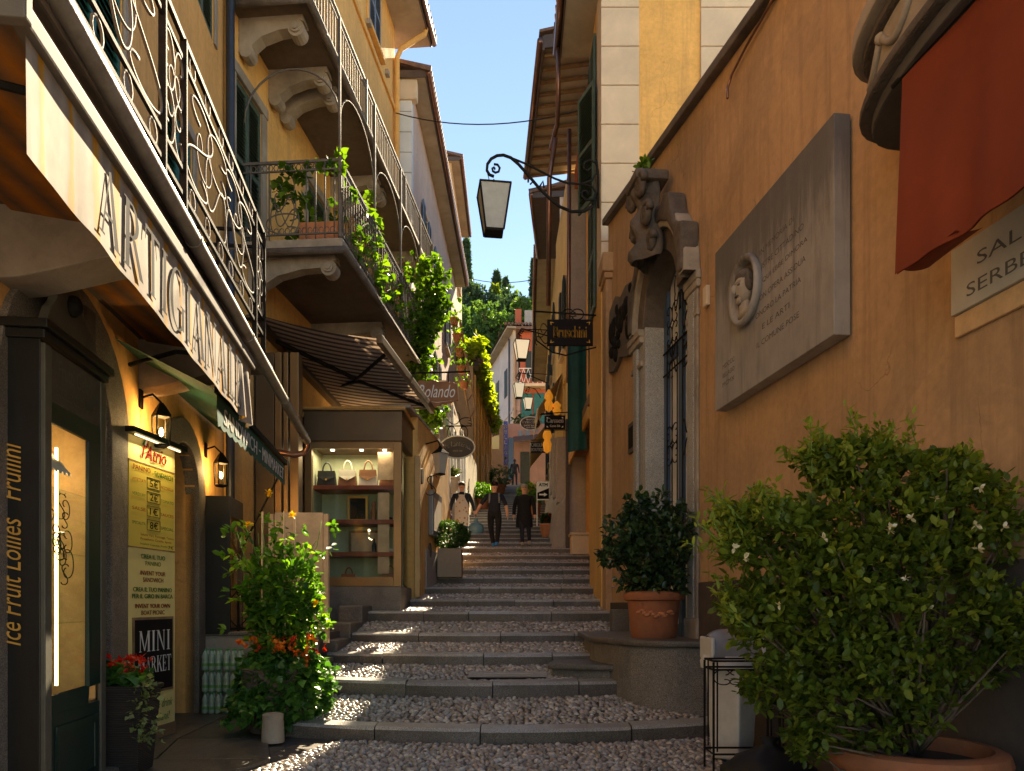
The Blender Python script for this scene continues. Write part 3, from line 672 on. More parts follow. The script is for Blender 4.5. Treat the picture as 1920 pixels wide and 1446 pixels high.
def scroll(mb, F, n, box, kind=SCR_S, flip=(0, 0), swap=False, r=.011, ns=4):
    u0, u1, z0, z1 = box; P = []
    for a, b in kind:
        if swap: a, b = b, a
        if flip[0]: a = 1 - a
        if flip[1]: b = 1 - b
        P.append(F.p(u0 + (u1 - u0) * a, n, z0 + (z1 - z0) * b))
    mb.tube(P, r, ns, flat=1.0)
def eave(parent, F, u0, u1, n1, z, m_soffit, gut=True, pitch=.25, depth=6, tile=True, rafters=False):
    mb = MB(); mb.fbox(F, u0, u1, -.3, n1, z, z + .06); so = mb.build('soffit', m_soffit, parent)
    fa = MB(); fa.fbox(F, u0, u1, n1, n1 + .03, z - .02, z + .16); fa.fbox(F, u0 - .03, u0, -.3, n1 + .03, z - .02, z + .17); fa.build('fascia', M['fascia_brown'], parent)
    if gut:
        g = MB(); g.tube([F.p(u0 - .05, n1 + .09, z + .1), F.p(u1 + .05, n1 + .09, z + .1)], .075, 10); g.build('gutter', M['copper_pipe'], parent, smooth=True)
    rf = MB(); a, b, c, d = F.p(u0 - .1, n1 + .12, z + .19), F.p(u1 + .1, n1 + .12, z + .19), F.p(u1 + .1, -depth, z + .19 + pitch * depth), F.p(u0 - .1, -depth, z + .19 + pitch * depth)
    rf.prism([a, b, c, d], (0, 0, -.08)); ro = rf.build('roof', M['tile'], parent)
    if tile:    # front row of round tiles
        t = MB(); u = u0
        st = .21 / F.u.length
        while u < u1:
            t.tube([F.p(u, n1 + .16, z + .21), F.p(u, -.6, z + .21 + pitch * .9)], .085, 8); u += st
        tag(t.build('roof_tiles', M['tile'], ro, smooth=True), kind='stuff')
    if rafters:
        u = u0 + .3
        while u < u1: q = MB(); q.fbox(F, u, u + .09, 0, n1 - .03, z - .1, z - .002); q.build('rafter', M['wood_old'], parent); u += .6
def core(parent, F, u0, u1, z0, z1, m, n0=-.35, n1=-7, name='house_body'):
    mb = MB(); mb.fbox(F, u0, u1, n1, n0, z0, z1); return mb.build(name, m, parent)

# ------------------------------------------------------------------ L1: ochre house with the two shop arches and the scrolled balcony
h1 = thing('ochre_house', 'ochre house on the left with stone shop arches and a long scrollwork balcony', 'house', (-4.5, 5, 0))
w = MB(); A1, A2 = (5.82, .68, 2.9), (8.6, .52, 2.82)
W1, W2, W3 = (5.72, 6.86, 4.22, 7.4), (8.02, 9.0, 4.22, 7.02), (9.0, 9.95, 8.95, 11.0)
op = [(A1[0] - A1[1], A1[0] + A1[1], .1, A1[2] + A1[1]), (A2[0] - A2[1], A2[0] + A2[1], .1, A2[2] + A2[1]), W1, W2, W3]
wall_face(w, L1, 0, 10.5, -.3, 13.2, op, .35)
for a in (A1, A2): spandrel(w, L1, a[0], a[1], a[2], depth=.35)
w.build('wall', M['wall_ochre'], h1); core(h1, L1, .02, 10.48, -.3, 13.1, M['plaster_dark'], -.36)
for a, ro in ((A1, 1.1), (A2, .8)):
    mb = MB(); arch_ring(mb, L1, a[0], a[1], ro, a[2], .1, -.12, .05); mb.build('arch_surround', M['granite'], h1, bevel=.01)
key = MB(); key.fbox(L1, 5.72, 5.92, .05, .16, 3.45, 3.8); key.build('keystone', M['stone_dark'], h1, bevel=.03)
for i, (a, b, c, d) in enumerate((W1, W2, W3)):
    h = (a + b) / 2; surround(h1, L1, a, b, c, d, M['stone'], .12, .03, False)
    for q in ((a, h - .004), (h + .004, b)): shutter(h1, L1, q[0], q[1], c, d, -.06, M['teal'] if i < 2 else M['shutter_green'], .075, i < 2)
# door behind the second arch
dr = MB(); dr.fbox(L1, A2[0] - A2[1], A2[0] + A2[1], -.34, -.28, .1, A2[2] + .5); dro = dr.build('shop_door', M['black_paint'], h1)
gm = MB()
for i in range(7): u = A2[0] - .45 + .15 * i; gm.tube([L1.p(u, -.24, .9), L1.p(u, -.24, 3.25)], .012, 5)
for i in range(5): gm.tube([L1.p(A2[0] + .48 * math.cos(R(180 * j / 12)) * (i + 1) / 5, -.24, 2.82 + .48 * math.sin(R(180 * j / 12)) * (i + 1) / 5) for j in range(13)], .01, 4)
gm.build('door_grille', M['iron'], dro)
gl = MB(); gl.fbox(L1, A2[0] + .05, A2[0] + .42, -.275, -.27, .9, 2.7); gl.build('door_pane', M['lamp_glass'], dro)
bk = MB(); bk.fbox(L1, A1[0] - A1[1], A1[0] + A1[1], -.34, -.28, .1, A1[2] + A1[1]); bk.build('arch_infill', M['stone_dark'], h1)
# balcony: slab, brackets, railing
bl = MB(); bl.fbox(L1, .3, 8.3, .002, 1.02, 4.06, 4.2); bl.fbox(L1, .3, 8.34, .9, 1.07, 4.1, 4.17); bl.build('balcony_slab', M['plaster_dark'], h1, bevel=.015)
for u in (2.4, 4.95, 7.42): 
    pr = [(.002, 4.06), (.86, 4.06), (.86, 3.86), (.8, 3.80), (.7, 3.76), (.5, 3.70), (.3, 3.64), (.15, 3.60), (.002, 3.58)]
    mb = MB(); mb.prism([L1.p(u - .17, n, q) for n, q in pr], L1.p(u + .17, 0, 0) - L1.p(u - .17, 0, 0)); mb.build('bracket', M['stone'], h1, bevel=.012)
rail = MB().fbox(L1, .3, 8.16, .985, 1.015, 5.58, 5.62).build('balcony_rail', M['iron'], h1); 
def bar(a, b, nm='rail_bar'): mb = MB(); mb.fbox(L1, a[0], b[0], a[1], b[1], a[2], b[2]); return mb.build(nm, M['iron'], rail)
for z in (5.42, 4.62, 4.44): bar((.3, .988, z), (8.16, 1.012, z + .03))
for z in (5.6, 5.42, 4.62, 4.44): bar((8.13, .0, z), (8.16, .985, z + .03))
posts = [2.0, 2.45, 4.86, 5.31, 7.70, 8.145]
for u in posts: bar((u - .012, .975, 4.2), (u + .012, 1.025, 5.6), 'rail_post')
bar((8.13, .5, 4.2), (8.16, .53, 5.6), 'rail_post')
for a, b in ((2.0, 2.45), (4.86, 5.31), (7.70, 8.145)):       # lyre between the paired posts
    mb = MB(); c = (a + b) / 2
    for s in (0, 1):
        q = (lambda t0, t1: (a + .02 + (c - a - .02) * t0, a + .02 + (c - a - .02) * t1) if not s else (b - .02 - (b - c - .02) * t1, b - .02 - (b - c - .02) * t0))
        scroll(mb, L1, 1.0, (*q(.05, 1), 4.65, 5.02), SCR_C, (1 - s, 0), False); scroll(mb, L1, 1.0, (*q(.05, 1), 5.02, 5.4), SCR_C, (1 - s, 1), False)
        scroll(mb, L1, 1.0, (*q(.35, .95), 4.85, 5.2), SCR_S, (s, 0), True, .009)
    mb.build('scroll_panel', M['iron_grey'], rail, smooth=True)
for a, b in ((.3, 2.0), (2.45, 4.86), (5.31, 7.70)):
    c = (a + b) / 2
    for s in (0, 1):
        mb = MB(); x0, x1 = (a + .02, c) if not s else (c, b - .02); L_ = x1 - x0
        f = s
        scroll(mb, L1, 1.0, (x0, x0 + L_ * .62, 4.66, 5.38) if not s else (x1 - L_ * .62, x1, 4.66, 5.38), SCR_S2, (f, 0), False, .012)
        scroll(mb, L1, 1.0, (x0 + L_ * .45, x1, 4.66, 5.1) if not s else (x0, x1 - L_ * .45, 4.66, 5.1), SCR_S, (1 - f, 0), False, .011)
        scroll(mb, L1, 1.0, (x0 + L_ * .5, x1, 5.02, 5.4) if not s else (x0, x1 - L_ * .5, 5.02, 5.4), SCR_C, (f, 1), False, .011)
        scroll(mb, L1, 1.0, (x0 + L_ * .25, x0 + L_ * .6, 4.85, 5.15), SCR_C, (f, 0), True, .009)
        for q in (.15, .5, .85):
            for z in (4.53, 5.52): mb.tube([L1.p(x0 + L_ * q + .07 * math.cos(R(t)), 1.0, z + .075 * math.sin(R(t))) for t in range(0, 360, 30)], .009, 4, closed=True)
        mb.build('scroll_panel', M['iron_grey'], rail, smooth=True)
mb = MB()
class _SF:      # the short return side of the railing
    pass
SR = Frame(L1.p(8.145, 1.0, 0), L1.p(8.145, 0, 0) - L1.p(8.145, 1.0, 0), L1.p(9, 0, 0) - L1.p(8, 0, 0))
scroll(mb, SR, 0, (.05, .5, 4.66, 5.4), SCR_S2, (0, 0)); scroll(mb, SR, 0, (.5, .95, 4.66, 5.4), SCR_S2, (1, 0)); mb.build('scroll_panel', M['iron_grey'], rail, smooth=True)
# gutter pipe along the balcony with its elbow
gp = MB(); g0, g1 = L1.p(1.2, 1.1, 4.27), L1.p(10.75, 1.1, 3.86); gp.tube([g0, g0.lerp(g1, .5), g1], .056, 14); go = gp.build('gutter_pipe', M['zinc'], h1, smooth=40)
for t in (.42, .60, .80, .97): c = g0.lerp(g1, t); d = (g1 - g0).normalized(); MB().tube([c - d * .012, c + d * .012], .062, 14).build('pipe_collar', M['zinc'], go, smooth=40)
el = MB(); e1 = g1; el.tube([e1, e1 + Vector((.0, .06, -.07)), e1 + Vector((-.06, .08, -.16)), e1 + Vector((-.2, .06, -.2)), e1 + Vector((-.65, -.05, -.12))], .045, 10); el.build('pipe_elbow', M['copper_pipe'], go, smooth=True)
dp = MB(); dp.tube([L1.p(10.44, .1, .1), L1.p(10.44, .1, 13)], .06, 12); dp.build('downpipe', M['pipe_blue'], h1, smooth=40)
pb = MB(); pb.fbox(L1, 7.28, 7.40, .002, .03, 3.62, 3.80); pb.build('house_number_plate', M['white_matt'], h1)
pl = MB(); pl.fbox(L1, 9.5, 10.48, .002, .06, .1, 1.1); pl.build('plinth', M['granite'], h1)
roof1 = MB(); roof1.fbox(L1, -.3, 10.6, -7, .9, 13.2, 13.35); roof1.build('roof', M['tile'], h1)
# ------------------------------------------------------------------ awnings of the ochre house
aw = thing('striped_awning', 'ochre and white striped canvas awning lettered ARTIGIANALE under the left balcony', 'awning', L1.p(5, 1, 3.3))
M['bar_brown'] = mat('bar_brown', (.17, .145, .12), .75, .15, 6, .1, 60, 0, .1)
M['canvas'] = stripes('canvas', [(0, (.30, .25, .205)), (.16, (.37, .32, .265)), (.34, (.29, .245, .2)), (.44, (.42, .20, .025)), (.56, (.50, .26, .03)), (.64, (.36, .30, .245)), (.8, (.28, .235, .19)), (1, (.30, .25, .205))], .27, 1, .8, .8, True, .12)
M['canvas_dark'] = stripes('canvas_dark', [(0, (.20, .12, .07)), (.5, (.55, .20, .03)), (1, (.2, .12, .07))], .25, 0, .2, .85, True, .2)
def vtop(u): return 3.89 - .018 * (u - 3)
def vbot(u): return 3.375 - .038 * (u - 3)
va = MB(); va.grid(lambda i, j: (lambda u, t: L1.p(u, 1.062 + .005 * math.sin(u * 9) * t + (.05 * math.sin(u * 26) * t if u > 6.75 else 0), vtop(u) * (1 - t) + (vbot(u) + .004 * math.sin(u * 14)) * t))(2.98 + 4.25 * i, j), 120, 8)
vo = va.build('valance', M['canvas'], aw, smooth=True)
lt = MB(); ua, ub = 3.66, 6.80
serif_text(lt, 'ARTIGIANALE', lambda a, b: L1.p(ua + (ub - ua) * a, 1.0715 + .005 * math.sin((ua + (ub - ua) * a) * 9) * (.85 - .7 * b), (lambda u: vbot(u) + .06 + (vtop(u) - vbot(u) - .15) * b)(ua + (ub - ua) * a)))
lt.build('lettering', M['ink_dark'], vo, recalc=False)
fb = MB(); fb.hexa([L1.p(2.9, 1.02, 3.87), L1.p(7.26, 1.02, 3.80), L1.p(7.26, 1.1, 3.80), L1.p(2.9, 1.1, 3.87), L1.p(2.9, 1.02, 3.97), L1.p(7.26, 1.02, 3.90), L1.p(7.26, 1.1, 3.90), L1.p(2.9, 1.1, 3.97)]); fb.build('front_bar', M['bar_brown'], aw, bevel=.015)
ec = MB(); ec.fbox(L1, 2.84, 2.9, .98, 1.13, 3.84, 4.0); ec.build('bar_end_cap', M['bar_brown'], aw, bevel=.01)
cv = MB(); cv.grid(lambda i, j: L1.p(2.95 + 4.25 * i, .1 + .95 * j, 4.02 - .12 * j + .0), 10, 6); cv.build('canopy', M['canvas_dark'], aw)
for u in (3.3, 6.9):
    am = MB(); am.tube([L1.p(u, .05, 3.7), L1.p(u - .3, .55, 3.74), L1.p(u, 1.02, 3.82)], .02, 6); am.build('folding_arm', M['iron'], aw)
ga = thing('green_awning', 'green shop awning with white lettering SANDWICH MINIMARKET', 'awning', L1.p(8.5, .9, 3.1))
gv = MB()
def sc_(u): return 3.12 - .028 * abs(math.sin(u * 14))
gv.grid(lambda i, j: (lambda u: L1.p(u, .9, (3.40 - .012 * (u - 6.6)) * (1 - j) + sc_(u) * j))(6.6 + 3.5 * i), 120, 3); gvo = gv.build('valance', M['green_cloth'], ga)
for s_, a0, a1 in (('SANDWICH', 6.85, 8.28), ('-', 8.38, 8.48), ('MINIMARKET', 8.58, 9.95)):
    gt = MB(); fit_text(gt, s_, lambda a, b: L1.p(a0 + (a1 - a0) * a, .906, (3.16 + .15 * b) if s_ != '-' else 3.225 + .02 * b), 1, 1, bold=.006); gt.build('lettering', M['white_matt'], gvo, recalc=False)
gc = MB(); gc.grid(lambda i, j: L1.p(6.6 + 3.5 * i, .9 * j + .02, 3.85 - .45 * j), 6, 4); gc.build('canopy', M['green_cloth'], ga)
gb = MB(); gb.fbox(L1, 6.58, 10.12, .885, .93, 3.38, 3.44); gb.build('front_bar', M['iron'], ga)
gr_ = MB(); gr_.tube([L1.p(10.05, .9, 3.38), L1.p(10.0, .05, 1.6)], .014, 6); gr_.build('stay_rod', M['iron'], ga)
# ------------------------------------------------------------------ wall lanterns of the ochre house
M['bulb'] = emis('bulb', (1, .72, .38), 5); M['bulb_soft'] = emis('bulb_soft', (1, .75, .42), .6); M['bulb_white'] = emis('bulb_white', (1, .82, .6), 6)
def wall_lantern(F, u, z, label, watts=5):
    t = thing('wall_lantern', label, 'lantern', F.p(u, .0, z), 'black wall lanterns beside the shop arches')
    c = F.p(u, .2, 0); mb = MB(); mb.tube([F.p(u, .003, z + .48), F.p(u, .12, z + .52), F.p(u, .2, z + .44)], .012, 6); mb.fbox(F, u - .04, u + .04, .002, .02, z + .38, z + .56); mb.build('bracket', M['iron'], t)
    fr = MB(); fr.lathe([(.055, 0), (.085, .015), (.085, .03)], (c.x, c.y, z), 4); fr.lathe([(.095, .3), (.1, .32), (.05, .40), (.02, .44)], (c.x, c.y, z), 4)
    for i in range(4): a = math.pi / 2 * i; fr.tube([(c.x + .082 * math.cos(a), c.y + .082 * math.sin(a), z + .03), (c.x + .092 * math.cos(a), c.y + .092 * math.sin(a), z + .31)], .009, 4)
    fr.build('lantern_frame', M['iron'], t)
    g = MB(); g.lathe([(.078, .03), (.088, .3)], (c.x, c.y, z), 4, cap=False); g.build('lantern_glass', M['glass'], t)
    b = MB(); b.ball((c.x, c.y, z + .15), .022, 8, 6, 1, 1, 2.0); b.build('bulb', M['bulb'], t, smooth=True)
    ld = bpy.data.lights.new('lantern_light', 'POINT'); ld.energy = watts; ld.color = (1, .6, .25); ld.shadow_soft_size = .03
    lo = bpy.data.objects.new('lantern_light', ld); COL.objects.link(lo); lo.parent = t; lo.location = Vector((c.x, c.y, z + .21)) - WLOC[t.name]
wall_lantern(L1, 7.30, 3.02, 'lit black wall lantern above the yellow sandwich board')
wall_lantern(L1, 9.55, 2.98, 'lit black wall lantern above the dark lit showcase')
sc = thing('wall_showcase', 'dark wall showcase with an orange lit slot beside the shop arch', 'showcase', L1.p(9.8, .2, 1.1))
mb = MB(); mb.fbox(L1, 9.42, 9.46, .002, .34, 1.1, 2.85); mb.fbox(L1, 10.1, 10.14, .002, .34, 1.1, 2.85); mb.fbox(L1, 9.46, 10.1, .002, .34, 1.1, 1.16); mb.fbox(L1, 9.46, 10.1, .002, .34, 2.6, 2.85); mb.fbox(L1, 9.46, 10.1, .002, .02, 1.16, 2.6); mb.build('case', M['black_paint'], sc, bevel=.008)
M['glow_orange'] = emis('glow_orange', (1, .36, .04), .5)
g = MB(); g.fbox(L1, 9.55, 10.05, .03, .05, 1.2, 2.58); g.build('lit_panel', M['glow_orange'], sc)
g = MB(); g.fbox(L1, 9.46, 10.1, .30, .306, 1.16, 2.6); g.build('pane', M['glass'], sc)
# ------------------------------------------------------------------ kiosk with lit window
KF = LF(-2.45, -.1286); ku0, ku1 = 4.87, 5.83
ki = thing('display_kiosk', 'black and dark green display kiosk with a tall lit window', 'kiosk', KF.p(5.35, -.2, .1))
mb = MB(); mb.fbox(KF, ku0, ku0 + .03, -.6, 0, .1, 3.28); mb.fbox(KF, ku1 - .03, ku1, -.6, 0, .1, 3.28); mb.fbox(KF, ku0 + .03, ku1 - .03, -.6, -.57, .1, 3.28); mb.fbox(KF, ku0 + .03, ku1 - .03, -.57, -.002, 3.2, 3.28); mb.fbox(KF, ku0 + .03, ku1 - .03, -.57, -.002, .1, .75); mb.build('case', M['black_paint'], ki, bevel=.006)
mb = MB(); mb.fbox(KF, ku0 - .06, ku1 + .06, -.62, .07, 3.28, 3.34); mb.fbox(KF, ku0 - .03, ku1 + .03, -.6, .04, 3.22, 3.28); mb.build('cornice', M['black_paint'], ki, bevel=.008)
pts = [(ku0 + .1, 3.34), (ku1, 3.34), (ku1 - .08, 3.5), (ku1 - .25, 3.58), (ku1 - .33, 3.75), (ku1 - .48, 3.84), (ku1 - .62, 3.75), (ku1 - .7, 3.58), (ku0 + .18, 3.5)]
mb = MB(); mb.prism([KF.p(u, -.02, z) for u, z in pts], KF.p(0, -.06, 0) - KF.p(0, 0, 0)); mb.build('crest', M['kiosk_trim'], ki, bevel=.008)
bs = MB(); c = KF.p(ku1 - .48, .0, 3.62); bs.ball(c, .06, 10, 8, 1, 1, 1.3); bs.build('crest_boss', M['iron'], ki, smooth=True)
for a in (ku0, ku1 - .09): mb = MB(); mb.fbox(KF, a, a + .09, .0, .03, .1, 3.2); mb.build('pilaster', M['kiosk_trim'], ki, bevel=.006)
mb = MB(); mb.fbox(KF, ku0 + .09, ku1 - .09, -.001, .02, 2.84, 3.2); so = mb.build('sign_panel', M['kiosk_sign'], ki, bevel=.004)
t = MB(); fit_text(t, 'Frutti Gelati', lambda a, b: KF.p(ku0 + .2 + .52 * a, .023, 3.03 + .12 * b), 1, 1); t.build('lettering', M['kiosk_trim'], so, recalc=False); t = MB(); fit_text(t, 'ECCELLENZE ITALIANE', lambda a, b: KF.p(ku0 + .17 + .6 * a, .023, 2.90 + .07 * b), 1, 1); t.build('lettering', M['kiosk_trim'], so, recalc=False)
mb = MB(); mb.fbox(KF, ku0 + .09, ku1 - .09, .0, .025, 2.70, 2.84); mb.fbox(KF, ku1 - .3, ku1 - .09, .0, .025, .88, 2.70); mb.fbox(KF, ku0 + .09, ku1 - .3, .0, .025, .75, .88); mb.build('window_frame', M['kiosk_green'], ki, bevel=.006)
mb = MB(); mb.fbox(KF, ku0 + .09, ku1 - .09, -.001, .015, .1, .75); po = mb.build('lower_panel', M['kiosk_green'], ki)
mb = MB(); mb.fbox(KF, ku0 + .16, ku1 - .16, .015, .03, .2, .26); mb.fbox(KF, ku0 + .16, ku1 - .16, .015, .03, .6, .66); mb.fbox(KF, ku0 + .16, ku0 + .2, .015, .03, .26, .6); mb.fbox(KF, ku1 - .2, ku1 - .16, .015, .03, .26, .6); mb.build('panel_mould', M['kiosk_green'], po, bevel=.006)
wx0, wx1 = ku0 + .09, ku1 - .3
M['cream_lit'] = mat('cream_lit', (.66, .47, .24), .7, .2, 3, .1, 50, stain=(.35, .22, .1), sa=.6, ss=3)
mb = MB(); mb.fbox(KF, ku0 + .032, ku1 - .032, -.568, -.56, .76, 3.19); mb.fbox(KF, ku1 - .05, ku1 - .034, -.56, -.03, .76, 3.19); mb.fbox(KF, ku0 + .032, ku1 - .05, -.56, -.03, .752, .76); mb.build('lining', M['cream_lit'], ki)
M['led'] = emis('led', (1, .66, .30), 2.2)
led = MB(); q = KF.p(5.42, -.15, 0)
led.tube([(q.x, q.y, .9), (q.x, q.y, 2.62)], .011, 6); led.build('light_strip', M['led'], ki)
for z in (1.35, 1.85, 2.3): mb = MB(); mb.fbox(KF, wx0, ku1 - .06, -.5, -.08, z, z + .008); mb.build('glass_shelf', M['glass'], ki)
mb = MB()
for i in range(16):
    u = wx0 + .2 + .3 * random.random(); z = 1.62 + .5 * random.random(); kk = [SCR_S, SCR_C][i % 2]; s_ = random.uniform(.08, .16); scroll(mb, KF, -.08 - .08 * random.random(), (u, u + s_, z, z + s_ * 1.3), kk, (i % 2, i % 3 == 0), i % 2 == 0, .004)
mb.build('wire_ornament', M['iron'], ki)
aw2 = MB(); aw2.grid(lambda i, j: KF.p(wx0 + .1 + .4 * i, -.06 - .2 * (1 - j), 2.66 - .22 * j - .03 * abs(math.sin(i * 20)) * (j > .9)), 40, 4); aw2.build('inner_awning', M['white_paint'], ki)
g = MB(); g.fbox(KF, wx0, wx1, .004, .008, .88, 2.70); g.build('pane', M['glass'], ki)
ld = bpy.data.lights.new('kiosk_light', 'POINT'); ld.energy = 2.2; ld.color = (1, .62, .28); ld.shadow_soft_size = .08; lo = bpy.data.objects.new('kiosk_light', ld); COL.objects.link(lo); lo.parent = ki; lo.location = KF.p(ku0 + .42, -.3, 2.55) - WLOC[ki.name]
# script lettering up the side that faces down the street
e0 = KF.p(ku0, 0, 0); sx = (KF.p(ku0, -.6, 0) - e0)
def sideP(z0, z1, off0, off1): return lambda a, b: e0 + sx * ((off0 + (off1 - off0) * b) / .6) + Vector((0, -.012, z0 + (z1 - z0) * a))
t = MB(); fit_text(t, 'Ice Fruit Lollies', sideP(1.22, 2.05, .11, .24), 1, 1, shear=.35)
t.build('side_lettering', M['gold_dull'], ki, recalc=False); t = MB(); fit_text(t, 'Frullini', sideP(2.16, 2.54, .11, .24), 1, 1, shear=.35); t.build('side_lettering', M['gold_dull'], ki, recalc=False)
ps = MB(); ps.fbox(KF, ku0 - .2, ku1 + .12, -.7, .10, -.1, .2); tag(ps.build('kiosk_plinth', M['granite'], None, bevel=.03), 'rough grey stone plinth under the display kiosk', 'plinth')
# ------------------------------------------------------------------ L2: yellow house with two long balconies
L2 = LF(-4.91, .086)
h2 = thing('yellow_house', 'tall yellow house on the left with two long bracketed balconies', 'house', (-4.6, 15, 0))
w = MB(); wins = [(10.72, 11.62, 6.85, 9.1), (13.6, 14.6, 6.85, 9.2), (16.2, 17.1, 6.85, 9.2)]; up = [(12.2, 13.1, 10.2, 12.4), (15.0, 15.9, 10.2, 12.4), (18.0, 18.9, 10.2, 12.4), (11.4, 12.3, 14.0, 16.2), (14.5, 15.4, 15.1, 16.7), (17.6, 18.6, 15.1, 16.7)]
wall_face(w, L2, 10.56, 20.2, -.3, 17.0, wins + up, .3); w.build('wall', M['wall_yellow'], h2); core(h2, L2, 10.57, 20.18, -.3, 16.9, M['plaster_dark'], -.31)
en = MB(); a, b = L2.p(20.2, 0, 0), L2.p(20.2, -6, 0); en.prism([a, b, b + Vector((0, 0, 17)), a + Vector((0, 0, 17))], (0, .02, 0)); en.build('end_wall', M['wall_yellow'], h2)
for a, b, c, d in wins:
    surround(h2, L2, a, b, c, d, M['stone'], .16, .04, False)
    for q in ((a, (a + b) / 2 - .004), ((a + b) / 2 + .004, b)): shutter(h2, L2, q[0], q[1], c, d, -.05, M['shutter_green'], .06)
for a, b, c, d in up:
    surround(h2, L2, a, b, c, d, M['wall_yellow'], .14, .04, c > 13)
    for q in ((a, (a + b) / 2 - .004), ((a + b) / 2 + .004, b)): shutter(h2, L2, q[0], q[1], c, d, .0, M['shutter_blue'], .07)
sc_ = MB(); sc_.fbox(L2, 10.57, 20.2, .002, .06, 14.72, 14.86); sc_.build('string_course', M['wall_yellow'], h2, bevel=.02)
for u in (17.35, 19.0): mb = MB(); mb.fbox(L2, u - .08, u + .08, .06, .15, 14.9, 15.02); mb.build('sill_bracket', M['stone'], h2)
eave(h2, L2, 10.4, 20.9, .85, 17.0, M['soffit'], True, .3)
dpp = MB(); dpp.tube([L2.p(20.05, .1, 5.0), L2.p(20.05, .1, 16.1), L2.p(20.05, .2, 16.35), L2.p(20.3, .8, 16.9), L2.p(20.3, .85, 17.1)], .07, 10); dpp.build('downpipe', M['wall_yellow'], h2, smooth=True)
# balconies
def balcony(F, u0, u1, n1, z0, zr, brs, single, label, nm='balcony_slab'):
    mb = MB(); mb.fbox(F, u0, u1, .002, n1, z0, z0 + .14); sl = mb.build(nm, M['stone'], h2, bevel=.02)
    mo = MB(); mo.tube([F.p(u0 - .02, .0, z0 - .05), F.p(u0 - .02, n1 + .02, z0 - .05), F.p(u1, n1 + .02, z0 - .05)], .06, 8); mo.build('edge_moulding', M['stone_dark'], sl, smooth=True)
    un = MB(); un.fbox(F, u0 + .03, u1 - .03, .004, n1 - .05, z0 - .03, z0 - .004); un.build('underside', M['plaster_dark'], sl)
    for u in brs: corbel(h2, F, u, .2, n1 - .16, z0 - .03, .52, M['stone'])
    zt = zr; rl = MB(); path = [F.p(u0, .02, zt), F.p(u0, n1 - .03, zt), F.p(u1, n1 - .03, zt)]
    rl.fbox(F, u0 - .015, u0 + .015, .0, n1 - .015, zt - .02, zt + .02); rl.fbox(F, u0 + .015, u1, n1 - .045, n1 - .015, zt - .02, zt + .02)
    ro = rl.build('railing', M['iron_grey'], h2)
    zb = z0 + .2; q = MB(); q.fbox(F, u0 - .012, u0 + .012, .0, n1 - .018, zb, zb + .02); q.fbox(F, u0 + .012, u1, n1 - .042, n1 - .018, zb, zb + .02); q.fbox(F, u0 - .012, u0 + .012, .0, n1 - .018, zt - .14, zt - .12); q.fbox(F, u0 + .012, u1, n1 - .042, n1 - .018, zt - .14, zt - .12); q.build('railing_bars', M['iron_grey'], ro)
    mbm = MB(); mbm.tube([(0, 0, z0 + .14), (0, 0, zt)], .011, 6); me = mbm.mesh('baluster', smooth=True)
    u = u0 + .13; i = 0
    joined = MB()
    while u < u1:
        p = F.p(u, n1 - .03, 0)
        if single(u): put(me, 'baluster', M['iron_grey'], (p.x, p.y, 0), ro)
        else: joined.tube([(p.x, p.y, z0 + .14), (p.x, p.y, zt)], .012, 5)
        u += .13; i += 1
    n = .12
    while n < n1 - .06:
        p = F.p(u0, n, 0)
        if abs(n - n1 * .45) > .24 or not single(u0): put(me, 'baluster', M['iron_grey'], (p.x, p.y, 0), ro)
        n += .14
    if joined.v: tag(joined.build('far_balusters', M['iron_grey'], ro), kind='stuff')
    for pu in [u0] + [u0 + (u1 - u0) * t for t in (.33, .66, 1)]:
        p = F.p(pu, n1 - .03, 0); mb = MB(); mb.box(p.x - .022, p.x + .022, p.y - .022, p.y + .022, z0 + .14, zt + .06); mb.build('newel', M['iron_grey'], ro)
    E = Frame(F.p(u0, 0, 0), F.p(u0, 1, 0) - F.p(u0, 0, 0), F.p(u0 - 1, 0, 0) - F.p(u0, 0, 0))
    for zz in (zb + .06, zt - .075):
        fr = MB(); t = .08
        while t < n1 - .1: fr.tube([E.p(t + .035 * math.cos(R(k)), 0, zz + .045 * math.sin(R(k))) for k in range(0, 360, 45)], .007, 4, closed=True); t += .085
        u = u0 + .05
        while u < u1 - .1: fr.tube([F.p(u + .035 * math.cos(R(k)), n1 - .03, zz + .045 * math.sin(R(k))) for k in range(0, 360, 60)], .007, 4, closed=True); u += .1 if u < u0 + 2.5 else .2
        tag(fr.build('scroll_frieze', M['iron_grey'], ro, smooth=True), kind='stuff')
    return ro, E
lo_r, E2 = balcony(L2, 11.0, 16.8, 1.5, 6.68, 7.95, [11.25, 13.9, 16.5], lambda u: u < 15, '')
up_r, E3 = balcony(L2, 9.9 + .7, 19.9, 1.12, 10.02, 10.95, [10.95, 12.0, 12.45, 15.0, 15.45, 18.2, 18.65], lambda u: False, '', 'upper_balcony_slab')
sp = MB()
for f, bx in (((0, 0), (.42, .78, 7.35, 7.75)), ((1, 1), (.42, .78, 6.95, 7.4)), ((1, 0), (.5, .85, 6.98, 7.3)), ((0, 1), (.48, .8, 7.2, 7.5))): scroll(sp, E2, 0, bx, SCR_S, f, False, .009)
scroll(sp, E2, 0, (.36, .84, 6.9, 7.2), SCR_C, (0, 0), False, .011); sp.build('scroll_panel', M['iron_grey'], lo_r, smooth=True)
